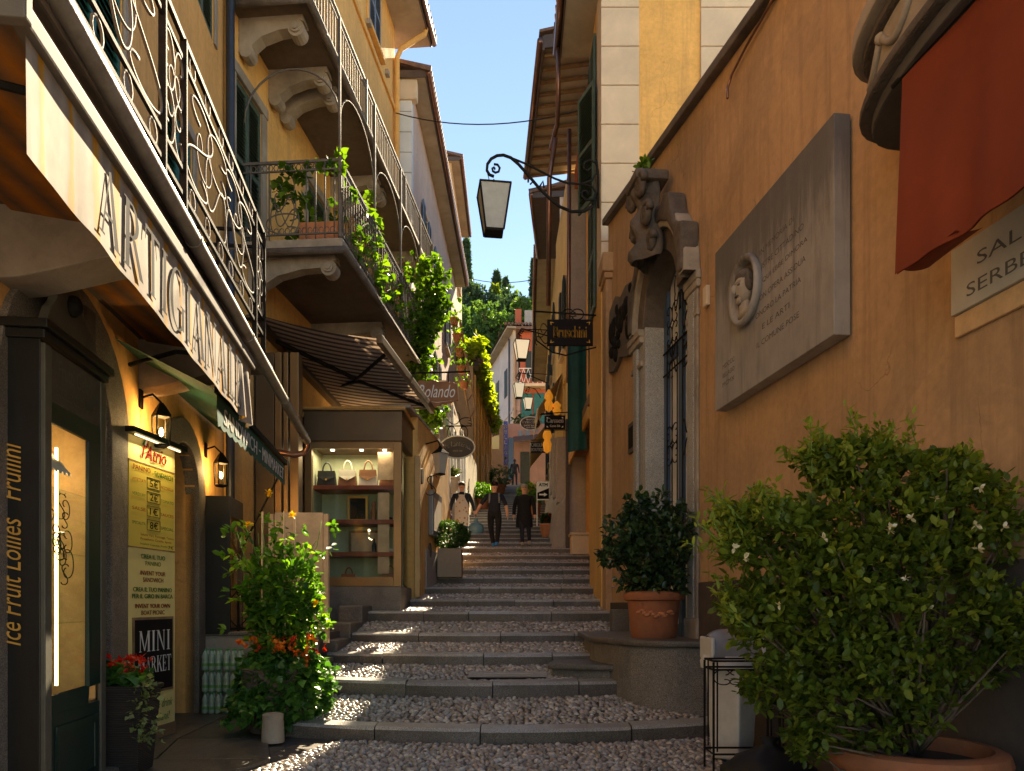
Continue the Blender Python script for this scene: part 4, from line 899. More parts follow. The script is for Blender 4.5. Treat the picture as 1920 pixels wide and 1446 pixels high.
# pergola poles and hoops on the lower balcony
pg = thing('pergola_frame', 'thin grey pergola poles and hoops standing on the lower yellow balcony', 'pergola', L2.p(11, 1.4, 6.8))
for u in (11.05, 12.95, 14.85, 16.7):
    p = L2.p(u, 1.44, 0); MB().tube([(p.x, p.y, 6.8), (p.x, p.y, 10.05)], .022, 8).build('pole', M['iron_grey'], pg, smooth=True)
MB().tube([L2.p(11.05, .72 - .72 * math.cos(R(k)), 8.6 + .75 * math.sin(R(k))) for k in range(0, 181, 12)], .014, 6).build('hoop', M['iron_grey'], pg, smooth=True)
for a, b in ((11.05, 12.95), (12.95, 14.85), (14.85, 16.7)):
    MB().tube([L2.p((a + b) / 2 - (b - a) / 2 * math.cos(R(k)), 1.44, 8.5 + .75 * math.sin(R(k))) for k in range(0, 181, 12)], .013, 6).build('hoop', M['iron_grey'], pg, smooth=True)
# vine over the lower balcony
M['vine'] = leafm('vine', (.04, .09, .01), (.09, .18, .016), (.18, .3, .025), .45)
M['vine_yellow'] = leafm('vine_yellow', (.12, .18, .015), (.24, .3, .022), (.4, .42, .05), .5)
vn = thing('balcony_vine', 'green climbing vine trailing along the lower yellow balcony', 'vine', L2.p(14, 1.4, 6.8))
def cloudbox(F, u0, u1, n0, n1, z0, z1, n, g): return np.array([tuple(F.p(g.uniform(u0, u1), g.uniform(n0, n1), g.uniform(z0, z1))) for _ in range(n)])
g = np.random.default_rng(5); C = [cloudbox(L2, 11.0, 11.1, .5, .95, 7.35, 8.0, 26, g), cloudbox(L2, 11.0, 11.1, 1.15, 1.48, 7.8, 8.05, 12, g), cloudbox(L2, 11.2, 12.6, .2, 1.2, 6.9, 7.8, 30, g)]
for u in np.arange(11.4, 16.2, .16): C.append(cloudbox(L2, u - .1, u + .1, 1.4, 1.55, 6.9, 6.9 + g.choice([.3, .6, .9, 1.25]), 3, g))
C.append(cloudbox(L2, 12.8, 13.2, 1.3, 1.55, 7.6, 8.6, 12, g)); C.append(cloudbox(L2, 13.0, 13.4, 1.35, 1.6, 6.8, 8.0, 6, g))
for t in np.linspace(0, 1, 60):      # the hanging column at the far end
    c = np.array(L2.p(16.35 + .35 * math.sin(t * 9), 1.62 + .1 * math.sin(t * 7), 8.9 - 3.5 * t)); r = .58 * (1 - .3 * t)
    C.append(c + g.normal(0, 1, (10, 3)) * np.array([.36, .42, .15]) * r)
C.append(cloudbox(L2, 15.3, 16.6, 1.3, 1.7, 7.0, 8.3, 30, g))
C = np.vstack(C); D = g.normal(0, 1, C.shape) * [.6, .6, .3] + [.35, -.5, -.25]
whorls('foliage', C, D, 6, .115, M['vine'], vn, 'ivy', .7, droop=.3, seed=3)
st = MB()
for k in range(7):
    u = 11.2 + .85 * k; pts = [L2.p(u + .3 * math.sin(i * 1.3 + k), 1.5, 6.7 + .2 * i) for i in range(6)]; st.tube(pts, .009, 5)
st.tube([L2.p(16.4 + .2 * math.sin(i), 1.6, 5.3 + .4 * i) for i in range(10)], .02, 6); tag(st.build('stems', M['bark'], vn), kind='stuff')
fp = thing('balcony_flower_box', 'terracotta flower box behind the near end of the lower yellow balcony', 'flower box', L2.p(11.5, .9, 6.82))
mb = MB(); mb.fbox(L2, 11.25, 11.6, .75, 1.38, 6.822, 7.2); mb.build('trough', M['terracotta_pale'], fp, bevel=.02); mb = MB(); mb.fbox(L2, 11.28, 11.57, .78, 1.35, 7.2, 7.21); mb.build('soil', M['soil'], fp)
# brown striped awning
ba = thing('brown_awning', 'brown and beige striped folding awning over the handbag shop window', 'awning', L2.p(13, 1, 5.3))
M['brown_stripe'] = stripes('brown_stripe', [(0, (.10, .06, .042)), (.48, (.42, .31, .22)), (.52, (.42, .31, .22)), (1, (.42, .31, .22))], .20, 1, 0, .85, False, .3)
za, zb_ = 5.82, 5.40; u0, u1 = 11.2, 15.2
cv = MB(); cv.grid(lambda i, j: L2.p(u0 + (u1 - u0) * i, .12 + 1.86 * j, (za - .3 * i) + (zb_ - za + .3 * i) * j - .05 * math.sin(math.pi * j)), 30, 8); cv.build('canopy', M['brown_stripe'], ba, smooth=True)
fb = MB(); fb.fbox(L2, u0 - .05, u1 + .05, 1.96, 2.05, zb_ - .09, zb_ + .05); fb.build('front_bar', M['bronze_panel'], ba, bevel=.015)
ca = MB(); ca.hexa([L2.p(u0, .0, za - .1), L2.p(u1, .0, za - .4), L2.p(u1, .14, za - .4), L2.p(u0, .14, za - .1), L2.p(u0, .0, za + .1), L2.p(u1, .0, za - .2), L2.p(u1, .14, za - .2), L2.p(u0, .14, za + .1)]); ca.build('cassette', M['bronze_panel'], ba, bevel=.02)
for ua_, ue, uk in ((11.9, 11.7, 13.2), (14.5, 14.8, 13.3)):
    mb = MB(); mb.tube([L2.p(ua_, .14, za - .16), L2.p(uk, 1.05, 5.42)], .035, 6); mb.tube([L2.p(uk, 1.05, 5.42), L2.p(ue, 1.96, zb_ - .06)], .03, 6); mb.build('folding_arm', M['iron'], ba)
# ------------------------------------------------------------------ single-storey shop front below (handbag shop)
sh = thing('handbag_shop', 'shop front with bronze framed window bay and yellow side wall', 'shop', (-3, 13, 1))
BF = FF(12.6); bx0, bx1 = -3.5, -1.87; SF = LF(-1.87 - .086 * 12.6, .086)
gb = MB(); gb.box(bx0, bx1, 12.58, 13.9, .3, 1.77); gb.build('granite_base', M['granite'], sh, bevel=.02)
mb = MB(); mb.box(bx0, bx1 + .02, 12.55, 13.95, 4.22, 4.72); fo = mb.build('fascia', M['bronze_panel'], sh, bevel=.01)
MB().box(bx0 - .03, bx1 + .06, 12.5, 13.95, 4.722, 4.75).build('fascia_cap', M['bronze_frame'], fo, bevel=.006)
MB().box(bx0, bx1 - .13, 12.6, 12.66, 4.1, 4.218).build('shutter_box', M['bronze_frame'], fo)
def post(x0, x1, y0, y1, z0=1.772, z1=4.22, nm='mullion'): return MB().box(x0, x1, y0, y1, z0, z1).build(nm, M['bronze_frame'], sh, bevel=.006)
post(bx1 - .13, bx1, 12.6, 12.73); post(bx0, bx0 + .12, 12.6, 12.7); post(bx0 + .121, bx1 - .131, 12.6, 12.68, 1.772, 1.93, 'sill'); post(-1.80, -1.70, 13.78, 13.9, 1.6)
MB().box(bx1 - .06, bx1 - .04, 12.74, 13.78, 1.8, 4.2).build('side_pane', M['glass'], sh)
MB().box(bx0 + .12, bx1 - .13, 12.63, 12.64, 1.93, 4.1).build('front_pane', M['glass'], sh)
M['pale_green'] = plain('pale_green', (.42, .45, .30), .8)
inn = MB(); inn.box(bx0 + .02, bx1 - .08, 13.42, 13.48, 1.772, 4.2); inn.box(bx0 + .02, bx0 + .08, 12.72, 13.42, 1.772, 4.2); inn.build('back_panel', M['pale_green'], sh)
MB().box(bx0 + .1, bx1 - .1, 12.7, 13.4, 4.15, 4.21).build('bay_ceiling', M['plaster_dark'], sh)
SHZ = [3.52, 2.93, 2.37, 1.79]
for z in SHZ[:3]: MB().box(bx0 + .082, bx1 - .14, 12.85, 13.415, z - .075, z).build('shelf', M['red_shelf'], sh, bevel=.005)
MB().box(bx0 + .082, bx1 - .14, 12.7, 13.415, 1.773, 1.79).build('bay_floor', M['pale_green'], sh)
M['shop_lamp'] = emis('shop_lamp', (1, .85, .6), 1.5)
for x in (-3.1, -2.6, -2.2): 
    MB().lathe([(.035, 0), (.035, .03)], (x, 12.9, 4.12), 10).build('ceiling_spot', M['shop_lamp'], sh)
ld = bpy.data.lights.new('bay_light', 'AREA'); ld.energy = 4.5; ld.color = (1, .8, .55); ld.size = .3; ld.shape = 'RECTANGLE'; ld.size_y = 1.2
lo = bpy.data.objects.new('bay_light', ld); COL.objects.link(lo); lo.parent = sh; lo.location = Vector((-2.7, 12.95, 4.1)) - WLOC[sh.name]; lo.rotation_euler = (0, 0, R(90))
pn = MB(); pn.box(-2.32, -2.05, 12.9, 12.91, 3.62, 4.1); pn.box(-2.32, -2.12, 12.9, 12.91, 2.0, 3.4); pn.build('hanging_panel', M['wood_pale'], sh)
# yellow side wall running up the street, with roof
yw = MB(); wall_face(yw, SF, 13.9, 17.3, .3, 4.95, [], .2); e = SF.p(17.3, 0, 0); yw.add([e, e + Vector((-2.6, .2, 0)), e + Vector((-2.6, .2, 4.95)), e + Vector((0, 0, 4.95))], [(0, 1, 2, 3)]); yw.build('side_wall', M['wall_yellow'], sh)
dd = MB(); dd.fbox(SF, 14.6, 17.3, .002, .03, .3, 2.55); dd.build('side_dado', M['wall_grey'], sh)
rf = MB(); rf.fbox(SF, 13.2, 17.35, -2.2, .02, 4.95, 5.0); rf.build('flat_roof', M['soffit'], sh)
bm_ = MB(); bm_.box(-3.9, -1.88, 13.1, 13.9, 4.76, 4.94); bm_.build('upper_beam', M['wall_yellow'], sh)
# bronze panels between the ochre house and the bay, on a granite base behind the terrace
PF = 11.35
bp = MB()
for a, b in ((-4.3, -3.92), (-3.9, -3.62)): MB().box(a, b, PF, PF + .05, 1.76, 5.3).build('bronze_panel', M['bronze_panel'], sh, bevel=.006)
for a, b in ((-3.6, -3.5), (-3.47, -3.40), (-3.37, -3.24)): MB().box(a, b, PF - .02, PF + .2, 1.76, 5.3).build('pilaster', M['bronze_frame'], sh, bevel=.008)
MB().box(-4.4, -3.52, PF + .2, 12.55, 1.1, 5.3).build('panel_core', M['plaster_dark'], sh)
MB().box(-4.4, -3.2, PF - .1, PF + .2, 1.1, 1.755).build('panel_base', M['granite'], sh, bevel=.015)
# raised terrace with low wall and iron railing
te = thing('raised_terrace', 'grey plastered terrace wall left of the steps', 'terrace', (-3.2, 10.5, .1), kind='structure')
MB().box(-4.05, -2.52, 9.5, 9.75, -.1, 1.08).build('front_wall', M['wall_grey'], te, bevel=.02)
MB().box(-4.1, -2.52, 9.75, 12.58, -.1, 1.09).build('terrace_floor', M['paving'], te)
MB().box(-4.05, -2.50, 9.46, 9.80, 1.082, 1.13).build('coping', M['granite'], te, bevel=.015)
for i in range(5):      # stepped stone edge beside the stairs
    y0 = 8.35 + .86 * i; z = street_z(-2.4, y0 + .5)
    MB().box(-2.75, -2.36, y0, y0 + .85, -.1, z + .1).build('edge_block', M['granite_kerb'], te, bevel=.03)
tr = thing('terrace_railing', 'low black iron railing with crossed bars on the terrace wall', 'railing', (-3.3, 9.6, 1.13))
for z in (1.155, 1.66): MB().box(-3.98, -2.6, 9.59, 9.61, z, z + .025).build('rail', M['iron'], tr)
for x in (-3.98, -3.52, -3.06, -2.6):
    MB().box(x - .012, x + .012, 9.588, 9.612, 1.13, 1.69).build('post', M['iron'], tr)
for a in (-3.98, -3.52, -3.06):
    MB().tube([(a, 9.60, 1.17), (a + .46, 9.60, 1.66)], .008, 5).build('cross_bar', M['iron'], tr); MB().tube([(a, 9.60, 1.66), (a + .46, 9.60, 1.17)], .008, 5).build('cross_bar', M['iron'], tr)
    MB().tube([(a + .23 + .09 * math.cos(R(k)), 9.6, 1.30 + .09 * math.sin(R(k))) for k in range(0, 360, 30)], .008, 5, closed=True).build('ring', M['iron'], tr)
# handbags and other things on the shelves
bgm = [('black_leather', (.014, .012, .012)), ('tan', (.22, .085, .03)), ('cream_leather', (.62, .54, .42)), ('navy_leather', (.03, .045, .085)), ('rust', (.34, .1, .03)), ('red_leather', (.38, .02, .015))]
for a, c in bgm: M[a] = plain(a, c, .45)
def handbag(x, z, w_, h_, m1, m2, mh, label, y=13.0):
    t = thing('handbag', label, 'handbag', (x, y, z), 'handbags in the shop window')
    d = .07; mb = MB(); mb.hexa([(x - w_ / 2, y - d, z), (x + w_ / 2, y - d, z), (x + w_ / 2, y + d, z), (x - w_ / 2, y + d, z), (x - w_ * .42, y - d * .5, z + h_), (x + w_ * .42, y - d * .5, z + h_), (x + w_ * .42, y + d * .5, z + h_), (x - w_ * .42, y + d * .5, z + h_)]); mb.build('bag_body', m1, t, bevel=.02)
    fl = MB(); fl.prism([(x - w_ * .43, y - d * .55, z + h_ + .004), (x + w_ * .43, y - d * .55, z + h_ + .004), (x + w_ * .45, y - d * .75, z + h_ * .62), (x, y - d - .006, z + h_ * .32), (x - w_ * .45, y - d * .75, z + h_ * .62)], (0, -.012, 0)); fl.build('flap', m2, t)
    MB().tube([(x + w_ * .22 * math.cos(R(k)), y, z + h_ - .01 + h_ * .62 * math.sin(R(k))) for k in range(0, 181, 15)], .013, 6).build('handle', mh, t, smooth=True)
    MB().box(x - .012, x + .012, y - d - .022, y - d - .004, z + h_ * .36, z + h_ * .46).build('clasp', M['gold'], t)
handbag(-3.22, 3.522, .34, .26, M['black_leather'], M['black_leather'], M['black_leather'], 'black handbag at the left end of the top shelf')
handbag(-2.86, 3.522, .33, .28, M['tan'], M['cream_leather'], M['cream_leather'], 'tan handbag with a white flap and white handle')
handbag(-2.50, 3.522, .34, .28, M['cream_leather'], M['tan'], M['tan'], 'cream handbag with a brown flap and brown handle')
handbag(-2.14, 3.522, .33, .26, M['rust'], M['navy_leather'], M['black_leather'], 'orange handbag with a navy flap')
def prop(name, label, cat, fn, m, **k): mb = MB(); fn(mb); return tag(mb.build(name, m, None, **k), label, cat)
fr_ = thing('picture_frame', 'small gold framed picture on the middle shelf', 'picture', (-2.72, 13.2, 2.93))
mb = MB(); mb.box(-2.9, -2.86, 13.15, 13.2, 2.932, 3.38); mb.box(-2.58, -2.54, 13.15, 13.2, 2.932, 3.38); mb.box(-2.86, -2.58, 13.15, 13.2, 3.34, 3.38); mb.box(-2.86, -2.58, 13.15, 13.2, 2.932, 2.97); mb.build('frame', M['gold_dull'], fr_); MB().box(-2.86, -2.58, 13.18, 13.2, 2.97, 3.34).build('print', M['glass_dark'], fr_)
f2 = thing('picture_frame', 'wide framed print leaning on the third shelf', 'picture', (-2.6, 13.2, 2.37))
mb = MB(); mb.box(-2.9, -2.86, 13.25, 13.3, 2.372, 2.78); mb.box(-2.3, -2.26, 13.25, 13.3, 2.372, 2.78); mb.box(-2.86, -2.3, 13.25, 13.3, 2.74, 2.78); mb.box(-2.86, -2.3, 13.25, 13.3, 2.372, 2.41); mb.build('frame', M['wood_old'], f2); MB().box(-2.86, -2.3, 13.28, 13.3, 2.41, 2.74).build('print', M['wood_pale'], f2)
def shoe(x, z, m, label, y=12.98, s=1.0):
    t = thing('shoe', label, 'shoe', (x, y, z)); mb = MB()
    mb.tube([(x - .10 * s, y, z + .09 * s), (x - .03 * s, y, z + .055 * s), (x + .05 * s, y, z + .03 * s), (x + .12 * s, y, z + .022 * s)], [.028 * s, .034 * s, .036 * s, .02 * s], 8); mb.build('upper', m, t, smooth=True)
    MB().box(x - .118 * s, x - .095 * s, y - .012, y + .012, z, z + .07 * s).build('heel', m, t); MB().box(x - .02 * s, x + .13 * s, y - .03 * s, y + .03 * s, z, z + .01).build('sole', M['black_leather'], t)
shoe(-2.2, 2.932, M['black_leather'], 'black and white shoe on the middle shelf'); shoe(-2.46, 1.792, M['red_leather'], 'red high heeled shoe on the window floor', s=1.4); shoe(-2.12, 2.372, M['cream_leather'], 'pale shoe at the right end of the third shelf')
prop('bottle', 'small dark bottle on the third shelf', 'bottle', lambda m_: m_.lathe([(.04, 0), (.042, .12), (.03, .16), (.014, .19), (.014, .24)], (-2.4, 13.0, 2.372), 12), M['black_leather'], smooth=40)
handbag(-2.12, 1.792, .3, .22, M['rust'], M['tan'], M['tan'], 'small orange bag on the window floor')
handbag(-2.84, 1.792, .28, .2, M['cream_leather'], M['rust'], M['rust'], 'small cream bag with orange flap on the window floor')
prop('carved_figure', 'small brown carved figure on the middle shelf', 'figure', lambda m_: m_.lathe([(.05, 0), (.045, .06), (.06, .14), (.035, .22), (.042, .28), (.02, .34)], (-2.42, 13.05, 2.932), 10), M['wood'], smooth=True)
# ------------------------------------------------------------------ R1: long orange wall with the stone portal
R1 = RF(3.18, -.1214)
rw = thing('orange_wall', 'long orange plastered wall with dark dado on the right', 'wall', (2.4, 7, 0))
du0, du1, dzs, dr_ = 8.85, 10.4, 5.1, .775; duc = (du0 + du1) / 2
w = MB(); WB = [1.0, 1.5, 4.0, 6.75, 8.3, 9.625, 11.2, 12.7]
def capz(u): return 6.95 + (u - 6.75) * .166
dza = dzs + .19; op = (du0, du1, .9, dza + dr_)
zt = 6.2; wall_face(w, R1, 1.0, 12.7, -.3, zt, [op], .24); spandrel(w, R1, duc, dr_, dza, depth=.24)
for a, b in zip(WB, WB[1:]): w.add([R1.p(a, 0, zt), R1.p(b, 0, zt), R1.p(b, 0, max(zt, capz(b))), R1.p(a, 0, max(zt, capz(a)))], [(0, 1, 2, 3)])
w.add([R1.p(12.7, 0, -.3), R1.p(12.7, -.5, -.3), R1.p(12.7, -.5, capz(12.7)), R1.p(12.7, 0, capz(12.7))], [(0, 1, 2, 3)])
w.build('wall', M['wall_orange'], rw)
bk = MB(); bk.prism([R1.p(1.0, -.26, -.3), R1.p(12.69, -.26, -.3), R1.p(12.69, -.26, capz(12.69) - .05), R1.p(1.0, -.26, capz(1.0))], R1.p(0, -.25, 0) - R1.p(0, 0, 0)); bk.build('wall_back', M['plaster_dark'], rw)
cp = MB(); cp.prism([R1.p(u, .10, capz(u) - .02) for u in (1.0, 12.75)] + [R1.p(u, .10, capz(u) + .09) for u in (12.75, 1.0)], R1.p(0, -.7, 0) - R1.p(0, 0, 0)); cp.build('coping', M['stone_dark'], rw, bevel=.02)
for a, b, z in ((1.0, 8.5, 1.73), (10.9, 12.68, 1.5)): mb = MB(); mb.fbox(R1, a, b, .002, .03, -.2, z); mb.build('dado', M['dado'], rw, bevel=.01)
# corner pilaster
px0, px1 = 1.58, 1.80
MB().box(1.565, 1.70, 12.45, 12.95, .8, 6.9).build('corner_pilaster', M['wall_orange'], rw, bevel=.015)
mb = MB(); mb.box(1.53, 1.735, 12.40, 13.0, 6.9, 7.0); mb.box(1.50, 1.765, 12.37, 13.03, 7.0, 7.32); mb.build('pilaster_cap', M['wall_orange'], rw, bevel=.03)
mb = MB(); mb.prism([(1.52, 12.42, 6.05), (1.75, 12.42, 5.9), (1.75, 12.42, 6.0), (1.52, 12.42, 6.15)], (0, .5, 0)); 
# rusty pipe and small plates
mb = MB(); mb.tube([R1.P(1452, -10, .04), R1.P(1440, 15, .04), R1.P(1400, 85, .04), R1.P(1372, 140, .04), R1.P(1364, 165, .06), R1.P(1364, 184, .1)], .014, 6); tag(mb.build('rusty_pipe', M['copper_pipe'], None, smooth=True), 'thin bent rusty pipe fixed high on the orange wall', 'pipe')
u, z = R1.at(1329, 556); mb = MB(); mb.fbox(R1, u - .05, u + .06, .002, .05, z - .11, z + .11); tag(mb.build('wall_box', M['quoin'], None, bevel=.01), 'small beige box on the wall beside the portal', 'wall box')
np_ = thing('number_plaque', 'small dark plaque on the wall left of the portal', 'plaque', R1.p(11.1, 0, 3.8)); a, z0 = R1.at(1196, 850); b, _ = R1.at(1182, 850); mb = MB(); mb.fbox(R1, a, b, .002, .04, 3.75, 4.2); mb.build('plate', M['stone_dark'], np_, bevel=.01); mb = MB(); mb.fbox(R1, a + .06, b - .06, .04, .05, 3.82, 4.13); mb.build('relief', M['iron'], np_, bevel=.01)
# ------------------------------------------------------------------ stone portal
po = thing('stone_portal', 'weathered stone door surround with carved cartouche on the orange wall', 'portal', R1.p(9.6, 0, 1.05))
for nm, a, b in (('near_jamb', 8.53, 8.85), ('far_jamb', 10.4, 10.86)):
    kn = .35 if nm[0] == 'n' else 1.0
    mb = MB(); mb.fbox(R1, a, b, .002, .10 * kn, 1.05, dzs); mb.build(nm, M['granite_light'] if nm[0] == 'f' else M['stone'], po, bevel=.015)
    mb = MB(); c = (a + b) / 2; mb.fbox(R1, c - .09, c + .09, .10 * kn, .15 * kn, 1.3, dzs - .02); mb.build('jamb_pilaster', M['granite_light'], po, bevel=.02)
    mb = MB(); mb.fbox(R1, a - .05, b + .05, .002, .16 * kn, dzs, dzs + .09); mb.fbox(R1, a - .06, b + .06, .002, .18 * kn, dzs + .09, dzs + .19); q_ = MB(); q_.fbox(R1, a - .03, b + .03, .002, .14 * kn, dzs - .32, dzs - .24); q_.build('necking', M['stone'], po, bevel=.02); mb.build('capital', M['stone'], po, bevel=.02)
    mb = MB(); mb.fbox(R1, a - .05, b + .05, .002, .17 * kn, 1.05, 1.32); mb.build('jamb_base', M['stone'], po, bevel=.02)
rv = MB(); rv.fbox(R1, 10.28, 10.4, -.22, .10, 1.05, dzs + .19); rv.build('far_reveal', M['granite_light'], po, bevel=.012)
ar = MB(); arch_ring(ar, R1, duc, dr_ - .1, dr_ + .16, dzs + .19, dzs + .18, -.2, .13); ar.build('inner_arch', M['stone_dark'], po, bevel=.02)
ar = MB(); arch_ring(ar, R1, duc, dr_ + .16, dr_ + .36, dzs + .19, dzs + .18, .002, .20); ar.build('outer_arch', M['stone'], po, bevel=.025)
# carved head piece: scrolled shoulders and a cartouche
for s, nm in ((-1, 'near_shoulder'), (1, 'far_shoulder')):
    pts = [(0, 6.30), (.3, 6.26), (.6, 6.10), (.82, 5.85), (.96, 5.5), (.97, 5.3), (1.1, 5.3), (1.1, 5.86), (.98, 5.9), (.86, 5.98), (.74, 6.2), (.66, 6.42), (.5, 6.50), (.36, 6.42), (.2, 6.5), (0, 6.55)]
    mb = MB(); mb.prism([R1.p(duc + s * q, .01, z) for q, z in pts], R1.p(0, .225, 0) - R1.p(0, 0, 0)); mb.build(nm, M['stone_dark'], po, bevel=.04)
ca = MB()
def car(a, t):
    zz = 5.85 + 1.0 * t; r = .27 * (1 + .25 * math.sin(3 * math.pi * t)) * (1 - .45 * t) * (.75 + .25 * math.cos(4 * a)); return R1.p(duc + r * math.sin(a) * 1.15, .18 + .30 * max(0, math.cos(a)) * (1 - .15 * t) * (1 + .2 * math.sin(5 * math.pi * t)), zz)
ca.grid(lambda i, j: car(math.pi * (i - .5) * 1.6, j), 19, 16); ca.build('cartouche', M['stone_dark'], po, smooth=True)
for s in (-1, 1):
    for zc, rr, nn in ((6.74, .15, .42), (6.36, .14, .36), (6.02, .11, .3)):
        mb = MB(); mb.tube([R1.p(duc + s * (.2 + .05 * (zc < 6.5)) + rr * (1 - k / 30) * math.cos(R(k * 24)) * s, nn, zc + rr * (1 - k / 30) * math.sin(R(k * 24))) for k in range(26)], .05, 6); mb.build('volute', M['stone_dark'], po, smooth=True)
mb = MB(); mb.fbox(R1, duc - .24, duc + .24, .06, .5, 6.82, 6.95); mb.build('cartouche_top', M['stone_dark'], po, bevel=.04)
M['herb'] = leafm('herb', (.04, .1, .01), (.09, .18, .02), (.2, .3, .04))
hb = thing('wall_weed', 'tuft of green weed growing on top of the portal cartouche', 'weed', R1.p(duc, .3, 6.95)); c = np.array(R1.p(duc - .12, .35, 7.0)); leaves('leaves', c + RNG.normal(0, .05, (60, 3)), RNG.normal(0, 1, (60, 3)) + [0, 0, .8], .09, M['herb'], hb)
mb = MB(); mb.tube([tuple(c + np.array([0, 0, -.06])), tuple(c + np.array([.02, 0, .05]))], .006, 5); mb.build('stem', M['stem_green'], hb)
# door with iron grille
M['door_blue'] = mat('door_blue', (.05, .09, .17), .45, .2, 4, .1, 50)
M['door_white'] = mat('door_white', (.74, .71, .66), .5, .12, 4, .1, 50)
do = thing('grille_door', 'blue framed door with tall wrought iron grille inside the portal', 'door', R1.p(duc, -.2, 1.05))
mb = MB(); mb.fbox(R1, du0, du1, -.235, -.215, 1.05, dza + dr_); mb.build('door_leaf', M['door_white'], do)
for a, b in ((8.86, 9.0), (9.56, 9.69), (10.14, 10.27)): mb = MB(); mb.fbox(R1, a, b, -.214, -.16, 1.05, 5.9 if a < 9.6 else 5.9); mb.build('door_stile', M['door_blue'], do, bevel=.008)
for z in (1.06, 2.3, 4.75): mb = MB(); mb.fbox(R1, 9.001, 10.139, -.213, -.165, z, z + .16); mb.build('door_rail', M['door_blue'], do)
gr = MB(); 
for i in range(6): u = 9.1 + .2 * i; gr.tube([R1.p(u, -.15, 2.2), R1.p(u, -.15, 4.9)], .009, 5)
for z in (2.45, 4.6, 4.9): gr.tube([R1.p(8.9, -.15, z), R1.p(10.25, -.15, z)], .012, 5)
tag(gr.build('grille_bars', M['iron'], do), kind='stuff')
for k, (uu, zz) in enumerate([(9.3, 3.6), (9.9, 3.6), (9.3, 5.2), (9.9, 5.2), (9.6, 5.55), (9.3, 4.75), (9.9, 4.75), (9.3, 2.35), (9.9, 2.35)]):
    mb = MB()
    for f in ((0, 0), (1, 0), (0, 1), (1, 1)): scroll(mb, R1, -.15, (uu - .2 if f[0] else uu, uu if f[0] else uu + .2, zz if f[1] else zz - .26, zz + .26 if f[1] else zz), SCR_C if k % 2 else SCR_S, f, False, .008)
    mb.build('grille_scroll', M['iron'], do, smooth=True)
# ------------------------------------------------------------------ platform before the door, bull-nosed slabs
pt = thing('door_platform', 'rounded stone platform and step before the portal', 'platform', (1.8, 9, .4), kind='structure')
def slab(pts, z0, z1, nm, m, bev=.03): mb = MB(); mb.prism([(x, y, z0) for x, y in pts], (0, 0, z1 - z0)); return mb.build(nm, m, pt, bevel=bev)
cxp, cyp = 1.98, 8.75
base = [(2.14, 7.95)] + [(cxp + .80 * math.cos(R(a)) * 1.0, cyp + .78 * math.sin(R(a))) for a in range(255, 175, -10)] + [(1.02, 9.3), (1.02, 10.6), (1.92, 10.6)]
slab(base, .25, 1.02, 'platform_base', M['granite'], .03)
ov = [(2.16, 7.9)] + [(cxp + .86 * math.cos(R(a)), cyp + .84 * math.sin(R(a))) for a in range(255, 175, -10)] + [(.94, 9.22), (.94, 10.7), (1.90, 10.7)]
slab(ov, 1.022, 1.09, 'platform_slab', M['granite_kerb'], .025)
slab([(.47, 8.95), (1.16, 8.75), (1.2, 9.5), (.6, 9.65)], .35, .70, 'step_base', M['granite'], .03); slab([(.42, 8.88), (1.21, 8.68), (1.24, 9.5), (.56, 9.7)], .702, .775, 'step_slab', M['granite_kerb'], .025)
MB().box(1.45, 1.85, 10.8, 11.1, .8, 1.40).build('step_block', M['granite_kerb'], pt, bevel=.02)
# ------------------------------------------------------------------ marble tablet with portrait
tb = thing('marble_tablet', 'large stained marble tablet with an oval portrait relief on the orange wall', 'tablet', R1.p(6.6, 0, 3.46))
u0, u1, z0, z1 = 5.5, 7.72, 3.47, 5.10
mb = MB(); mb.fbox(R1, u0, u1, .02, .15, z0, z1); mb.build('slab', M['marble'], tb, bevel=.008)
mb = MB(); mb.fbox(R1, u0 + .03, u1 - .03, .002, .02, z0 + .03, z1 - .03); mb.build('back_plate', M['stone_dark'], tb)
M['engraved'] = plain('engraved', (.13, .115, .105), .8, 0, .1); pu, pz_ = R1.at(1404, 545, .15)
mb = MB(); prof = [(.27, 0), (.30, .04), (.29, .085), (.245, .07), (.225, .0)]
mb.v = []; K = 28
for rr, hh in prof:
    for k in range(K): a = 2 * math.pi * k / K; mb.v.append(tuple(R1.p(pu + rr * math.cos(a) * 1.0, .15 + hh, pz_ + rr * 1.08 * math.sin(a))))
for i in range(len(prof) - 1):
    for k in range(K): mb.f.append([i * K + k, i * K + (k + 1) % K, (i + 1) * K + (k + 1) % K, (i + 1) * K + k]); mb.mi.append(0)
mb.build('oval_frame', M['marble'], tb, smooth=True)
mb = MB(); mb.add([R1.p(pu + .235 * math.cos(2 * math.pi * k / K), .156, pz_ + .25 * math.sin(2 * math.pi * k / K)) for k in range(K)], [tuple(range(K))]); mb.build('oval_ground', M['stone_dark'], tb)
def sph(mb, a0, b0, c0, ra, rb, rc, n=16, m=12):
    b = len(mb.v)
    for i in range(m + 1):
        for k in range(n):
            th, ph = math.pi * i / m, 2 * math.pi * k / n; mb.v.append(tuple(R1.p(pu + a0 + ra * math.sin(th) * math.cos(ph), .156 + c0 + rc * math.sin(th) * math.sin(ph), pz_ + b0 + rb * math.cos(th))))
    for i in range(m):
        for k in range(n): mb.f.append([b + i * n + k, b + i * n + (k + 1) % n, b + (i + 1) * n + (k + 1) % n, b + (i + 1) * n + k]); mb.mi.append(0)
